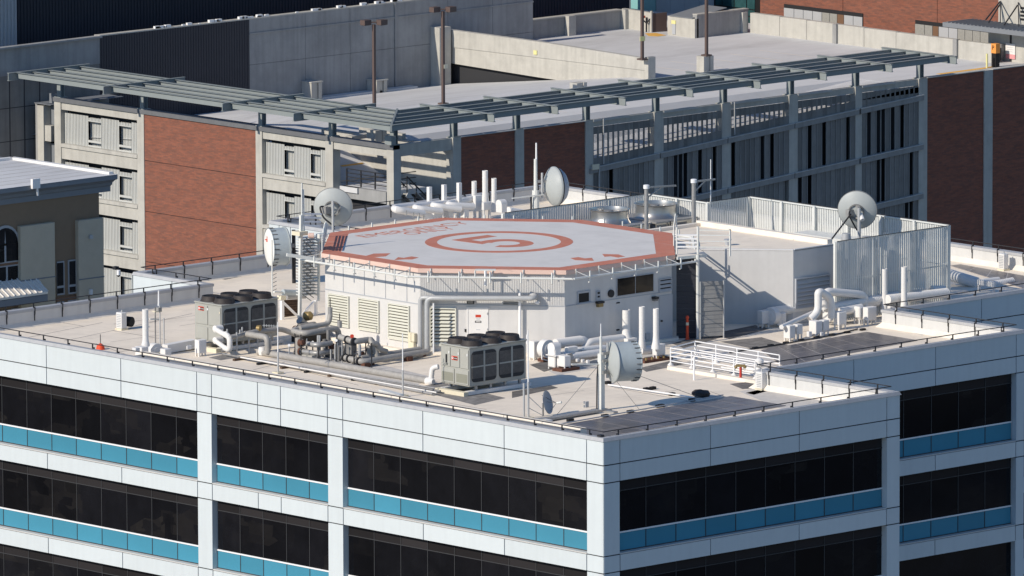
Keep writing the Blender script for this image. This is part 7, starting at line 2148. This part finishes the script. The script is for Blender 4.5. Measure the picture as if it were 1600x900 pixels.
part(mb_, 'box', MB().bbox(q2.x - .25, q2.x + .05, q2.y - .22, q2.y + .22, q2.z - .45, q2.z + .5, .02), 'galv_dark', False)
for s in (-.1, .1): part(mb_, 'conduit', MB().tube(bend([(q2.x - .1, q2.y + s, q2.z - .4), (q2.x - .1, q2.y + s, q2.z - .8), (q2.x - .1, q2.y + s + .5, q2.z - .95)], .2), .04, 6), 'steel_grey')
q = Vector(az(1542, 106.5, -5.3))
t = solo('bollard', 'slim yellow bollard standing on the yellow stripe by the pay station', 'bollard', MB().cyl(q, (q.x, q.y, -4.35), .07, None, 10), 'yellow_tag', q[:])
st = MB().prism([az(x, y, -5.29)[:2] for x, y in ((1462, 115.5), (1552, 103.5), (1556, 104.5), (1480, 117))], -5.292, -5.284)
part(pg, 'yellow_stripe', st, 'paint_yellow', False)
st = MB().prism([az(x, y, -5.29)[:2] for x, y in ((1008, 52), (1025, 51.5), (1041, 55), (1028, 56.8), (1013, 56))], -5.292, -5.284)
part(pg, 'yellow_mark', st, 'paint_yellow', False)
# low booth walls on the upper deck
bo_ = thing('deck_booth', 'low walled concrete enclosure with a yellow sign at the back of the deck', 'enclosure', az(1043, 56, -5.3))
p0, p1 = Vector(az(1043, 54.5, -5.3)), Vector(az(1089, 59.5, -5.3))
part(bo_, 'wall', MB().box(p0.x, p0.x + .35, p1.y, p0.y, -5.3, -4.0), 'concrete', False)
part(bo_, 'roof', MB().ext([(p0.x - .05, p0.y - .2, -4.0), (p0.x + 3.2, p0.y - .2, -3.55), (p0.x + 3.2, p1.y + .2, -3.55), (p0.x - .05, p1.y + .2, -4.0)], (0, 0, .05)), 'cornice', False)
q = Vector(ax(1053, 34.5, p0.x)); part(bo_, 'sign', MB().box(q.x - .05, q.x - .01, q.y - .2, q.y + .2, q.z - .12, q.z + .12), 'yellow_tag', False)
part(bo_, 'hatch', MB().box(q.x - .04, q.x - .01, q.y - .17, q.y + .13, -5.2, -4.5), 'louver_grey', False)
p2 = Vector(az(1018, 51, -5.3))
b2 = thing('deck_gate', 'brown sheet metal gate panel at the back of the deck', 'gate', p2[:])
q0, q1 = Vector(az(1018, 50.5, -5.3)), Vector(az(1042, 49, -5.3))
part(b2, 'panel', MB().ext([q0[:], q1[:], (q1.x, q1.y, -4.0), (q0.x, q0.y, -4.05)], (0.1, 0.1, 0)), 'lamp_brown', False)
part(b2, 'post', MB().bar(q0, (q0.x, q0.y, -3.85), .12), 'concrete', False)
pw2 = thing('deck_parapet', 'pale concrete parapet left of the brown gate panel', 'wall', az(985, 44, -5.3), 'concrete parapets round the deck')
a_, b_ = Vector(az(972, 44, -5.3)), Vector(az(1017, 50, -5.3))
part(pw2, 'panel', MB().ext([a_[:], b_[:], (b_.x, b_.y, -4.0), (a_.x, a_.y, -3.95)], (.3, 0, 0)), 'concrete', False)
part(pw2, 'pilaster', MB().box(a_.x - .2, a_.x - .01, a_.y - .5, a_.y - .2, -5.3, -3.95), 'concrete_grey', False)
q = Vector(az(1010, 50, -5.3)); 
vs_ = thing('bike_rack', 'dark forked stand by the deck lamp with an orange top', 'stand', q[:])
part(vs_, 'fork', MB().bar(q, q + Vector((0, 0, 1.0)), .08).bar(q + Vector((0, 0, .6)), q + Vector((.25, -.25, 1.0)), .08).bar(q + Vector((0, 0, .6)), q + Vector((-.25, .25, .95)), .08), 'dark_steel', False)
part(vs_, 'top', MB().box(q.x - .2, q.x, q.y + .1, q.y + .3, -4.35, -4.2), 'orange', False)

# ================================================================ tan building at the far left
tnD = 505.0
o_ = Vector((CAM + ray(165, 420) * tnD).tolist())
YT = o_.y
def tn(px, py, d=0.0): return Vector(ay(px, py, YT + d))
tb_ = thing('tan_building', 'tan stucco building with a curved grey cornice at the left edge', 'building', (o_.x, YT, -34))
xr = tn(162, 420).x
ztop = tn(155, 300).z
part(tb_, 'wall', MB().box(xr - 14, tn(155, 350).x, YT, YT + 14, -34, ztop), 'tan_wall', False)
xc = tn(155, 300).x
prof = [(0.0, 0.0), (0.10, 0.0), (0.10, 0.30), (0.22, 0.36), (0.30, 0.52), (0.50, 0.66), (0.72, 0.74), (0.72, 0.98), (0.0, 0.98)]
z0 = tn(155, 300).z - .02
pr_ = [(xc - 14, YT - d, z0 + z) for d, z in prof]
cz = part(tb_, 'cornice', MB().ext(pr_, (14 + .72, 0, 0)), 'cornice', False)
part(tb_, 'cornice', MB().ext([(xc + d, YT + .01, z0 + z) for d, z in prof], (0, 14, 0)), 'cornice', False)
zr = z0 + .98
part(tb_, 'roof', MB().box(xc - 14, xc + .72, YT - .72, YT + 8.0, zr - .02, zr + .02), 'deck', False)
for k in range(7): part(tb_, 'roof_seam', MB().box(xc - 14, xc + .2, YT + .3 + k * 1.05, YT + .36 + k * 1.05, zr + .021, zr + .03), 'roof_patch', False)
pA = Vector(az(25, 247, zr)); pBk = Vector(az(178, 270, zr))
part(tb_, 'roof_curb', MB().bar((xc + .45, YT - .5, zr + .08), (xc + .45, YT + 8, zr + .08), .3, .16), 'white_paint', False)
part(tb_, 'roof_curb', MB().bar((xc - 14, YT + 7.9, zr + .08), (xc + .5, YT + 7.9, zr + .08), .3, .16), 'white_paint', False)
q = tn(54.5, 286, -.75)
part(tb_, 'scupper', MB().box(q.x - .28, q.x + .25, q.y - .16, q.y + .02, q.z - .28, q.z + .25), 'sign_white', False)
part(tb_, 'downspout', MB().bar((q.x + .15, q.y - .05, q.z - .7), (q.x + .1, q.y - .05, q.z - .28), .1), 'sign_white', False)
for (a, b, yt, d) in ((44, 86, 354, .28), (122.5, 162, 345, .28)):
    p, q = tn(a, yt, -d), tn(b, yt, -d)
    if a < 50:
        p = tn(32, yt, -d)
    part(tb_, 'pilaster', MB().bbox(p.x, q.x, YT - d, YT + (.3 if a < 100 else 3), -34, p.z, .03), 'tan_pale', False)
    part(tb_, 'pilaster_band', MB().box(p.x - .01, q.x + .01, YT - d - .02, YT - d, tn(b, 432, -d).z - .03, tn(b, 432, -d).z + .03), 'cornice', False)
q = tn(141, 370, -.3); lmp = part(tb_, 'wall_lamp', MB().box(q.x - .1, q.x + .1, YT - .42, YT - .285, q.z - .1, q.z + .1), 'steel_grey', False)
q = tn(141, 456, -.3); part(tb_, 'wall_lamp', MB().box(q.x - .08, q.x + .08, YT - .42, YT - .285, q.z - .14, q.z + .14), 'sign_white', False)
# arched window and sashes
wc = tn(7, 383); rr_ = abs(tn(30, 383).x - wc.x)
pts = [(wc.x + rr_ * math.cos(R(i * 15)), YT - .06, wc.z + rr_ * 1.05 * math.sin(R(i * 15))) for i in range(13)]
f = part(tb_, 'arched_window', MB().ext([(wc.x + rr_, YT - .06, tn(7, 384).z)] + pts + [(wc.x - rr_, YT - .06, tn(7, 384).z)], (0, .05, 0)), 'window_frame', False)
k_ = .86
part(f, 'pane', MB().ext([(wc.x + .05, YT - .075, wc.z + .05)] + [(wc.x + rr_ * k_ * math.cos(R(i * 15)), YT - .075, wc.z + .05 + rr_ * k_ * math.sin(R(i * 15))) for i in range(0, 7)], (0, .014, 0)), 'glass', False)
part(f, 'pane', MB().ext([(wc.x - .05, YT - .075, wc.z + .05)] + [(wc.x - rr_ * k_ * math.cos(R(i * 15)), YT - .075, wc.z + .05 + rr_ * k_ * math.sin(R(i * 15))) for i in range(0, 7)], (0, .014, 0)), 'glass', False)
def sash(a, b, yt, yb, panes, par=tb_, d=.06):
    p, q = tn(a, yt), tn(b, yb)
    f = part(par, 'window', MB().box(p.x, q.x, YT - d, YT - .001, q.z, p.z), 'window_frame', False)
    for (u0, u1, v0, v1) in panes:
        part(f, 'pane', MB().box(p.x + (q.x - p.x) * u0, p.x + (q.x - p.x) * u1, YT - d - .014, YT - d - .001, p.z + (q.z - p.z) * v1, p.z + (q.z - p.z) * v0), 'glass', False)
sash(-22, 30, 384, 408, [(.02, .53, .05, .95), (.59, .95, .05, .93)])
sash(-22, 30, 419, 447, [(.02, .58, .05, .95), (.64, .94, .06, .93)]); sash(-22, 30, 447.5, 470, [(.02, .58, .05, .95), (.64, .94, .06, .93)])
part(tb_, 'brown_band', MB().box(tn(-22, 410).x, tn(31, 410).x, YT - .05, YT - .001, tn(10, 418).z, tn(10, 408.5).z), 'tan_brown', False)
for (yt, yb) in ((409, 463), (472, 520)):
    sash(88, 100, yt, yb - 3, [(.0, .85, .04, .72), (0, .85, .79, .95)])
    sash(105.5, 119, yt - 2.5, yb - 5, [(.12, .85, .04, .72), (.12, .85, .79, .95)])
part(tb_, 'brown_band', MB().box(tn(87, 463).x, tn(121, 463).x, YT - .05, YT - .001, tn(100, 470).z, tn(100, 463).z), 'tan_brown', False)
p, q = tn(-22, 455, -1.2), tn(73, 455, -1.2)
aw = part(tb_, 'awning', MB().ext([(p.x, YT - .01, tn(40, 449).z + .55), (q.x + .3, YT - .01, tn(40, 449).z + .55), (q.x, YT - 1.3, tn(73, 456, -1.3).z), (p.x, YT - 1.3, tn(73, 456, -1.3).z)], (0, 0, -.12)), 'roof_pale', False)
for k in range(12):
    x = p.x + (q.x - p.x) * k / 11
    part(aw, 'seam', MB().bar((x + .02, YT - .02, tn(40, 449).z + .58), (x, YT - 1.3, tn(73, 456, -1.3).z + .03), .05, .06), 'white_paint', False)
part(aw, 'soffit', MB().box(p.x, q.x, YT - 1.28, YT - .01, tn(73, 456, -1.3).z - .5, tn(73, 456, -1.3).z - .15), 'cornice', False)
sash(-10, 16, 487, 510, [(.05, .45, .1, .9), (.55, .95, .1, .9)]); sash(17, 54, 482, 505, [(.05, .42, .1, .9), (.5, .82, .1, .9)])
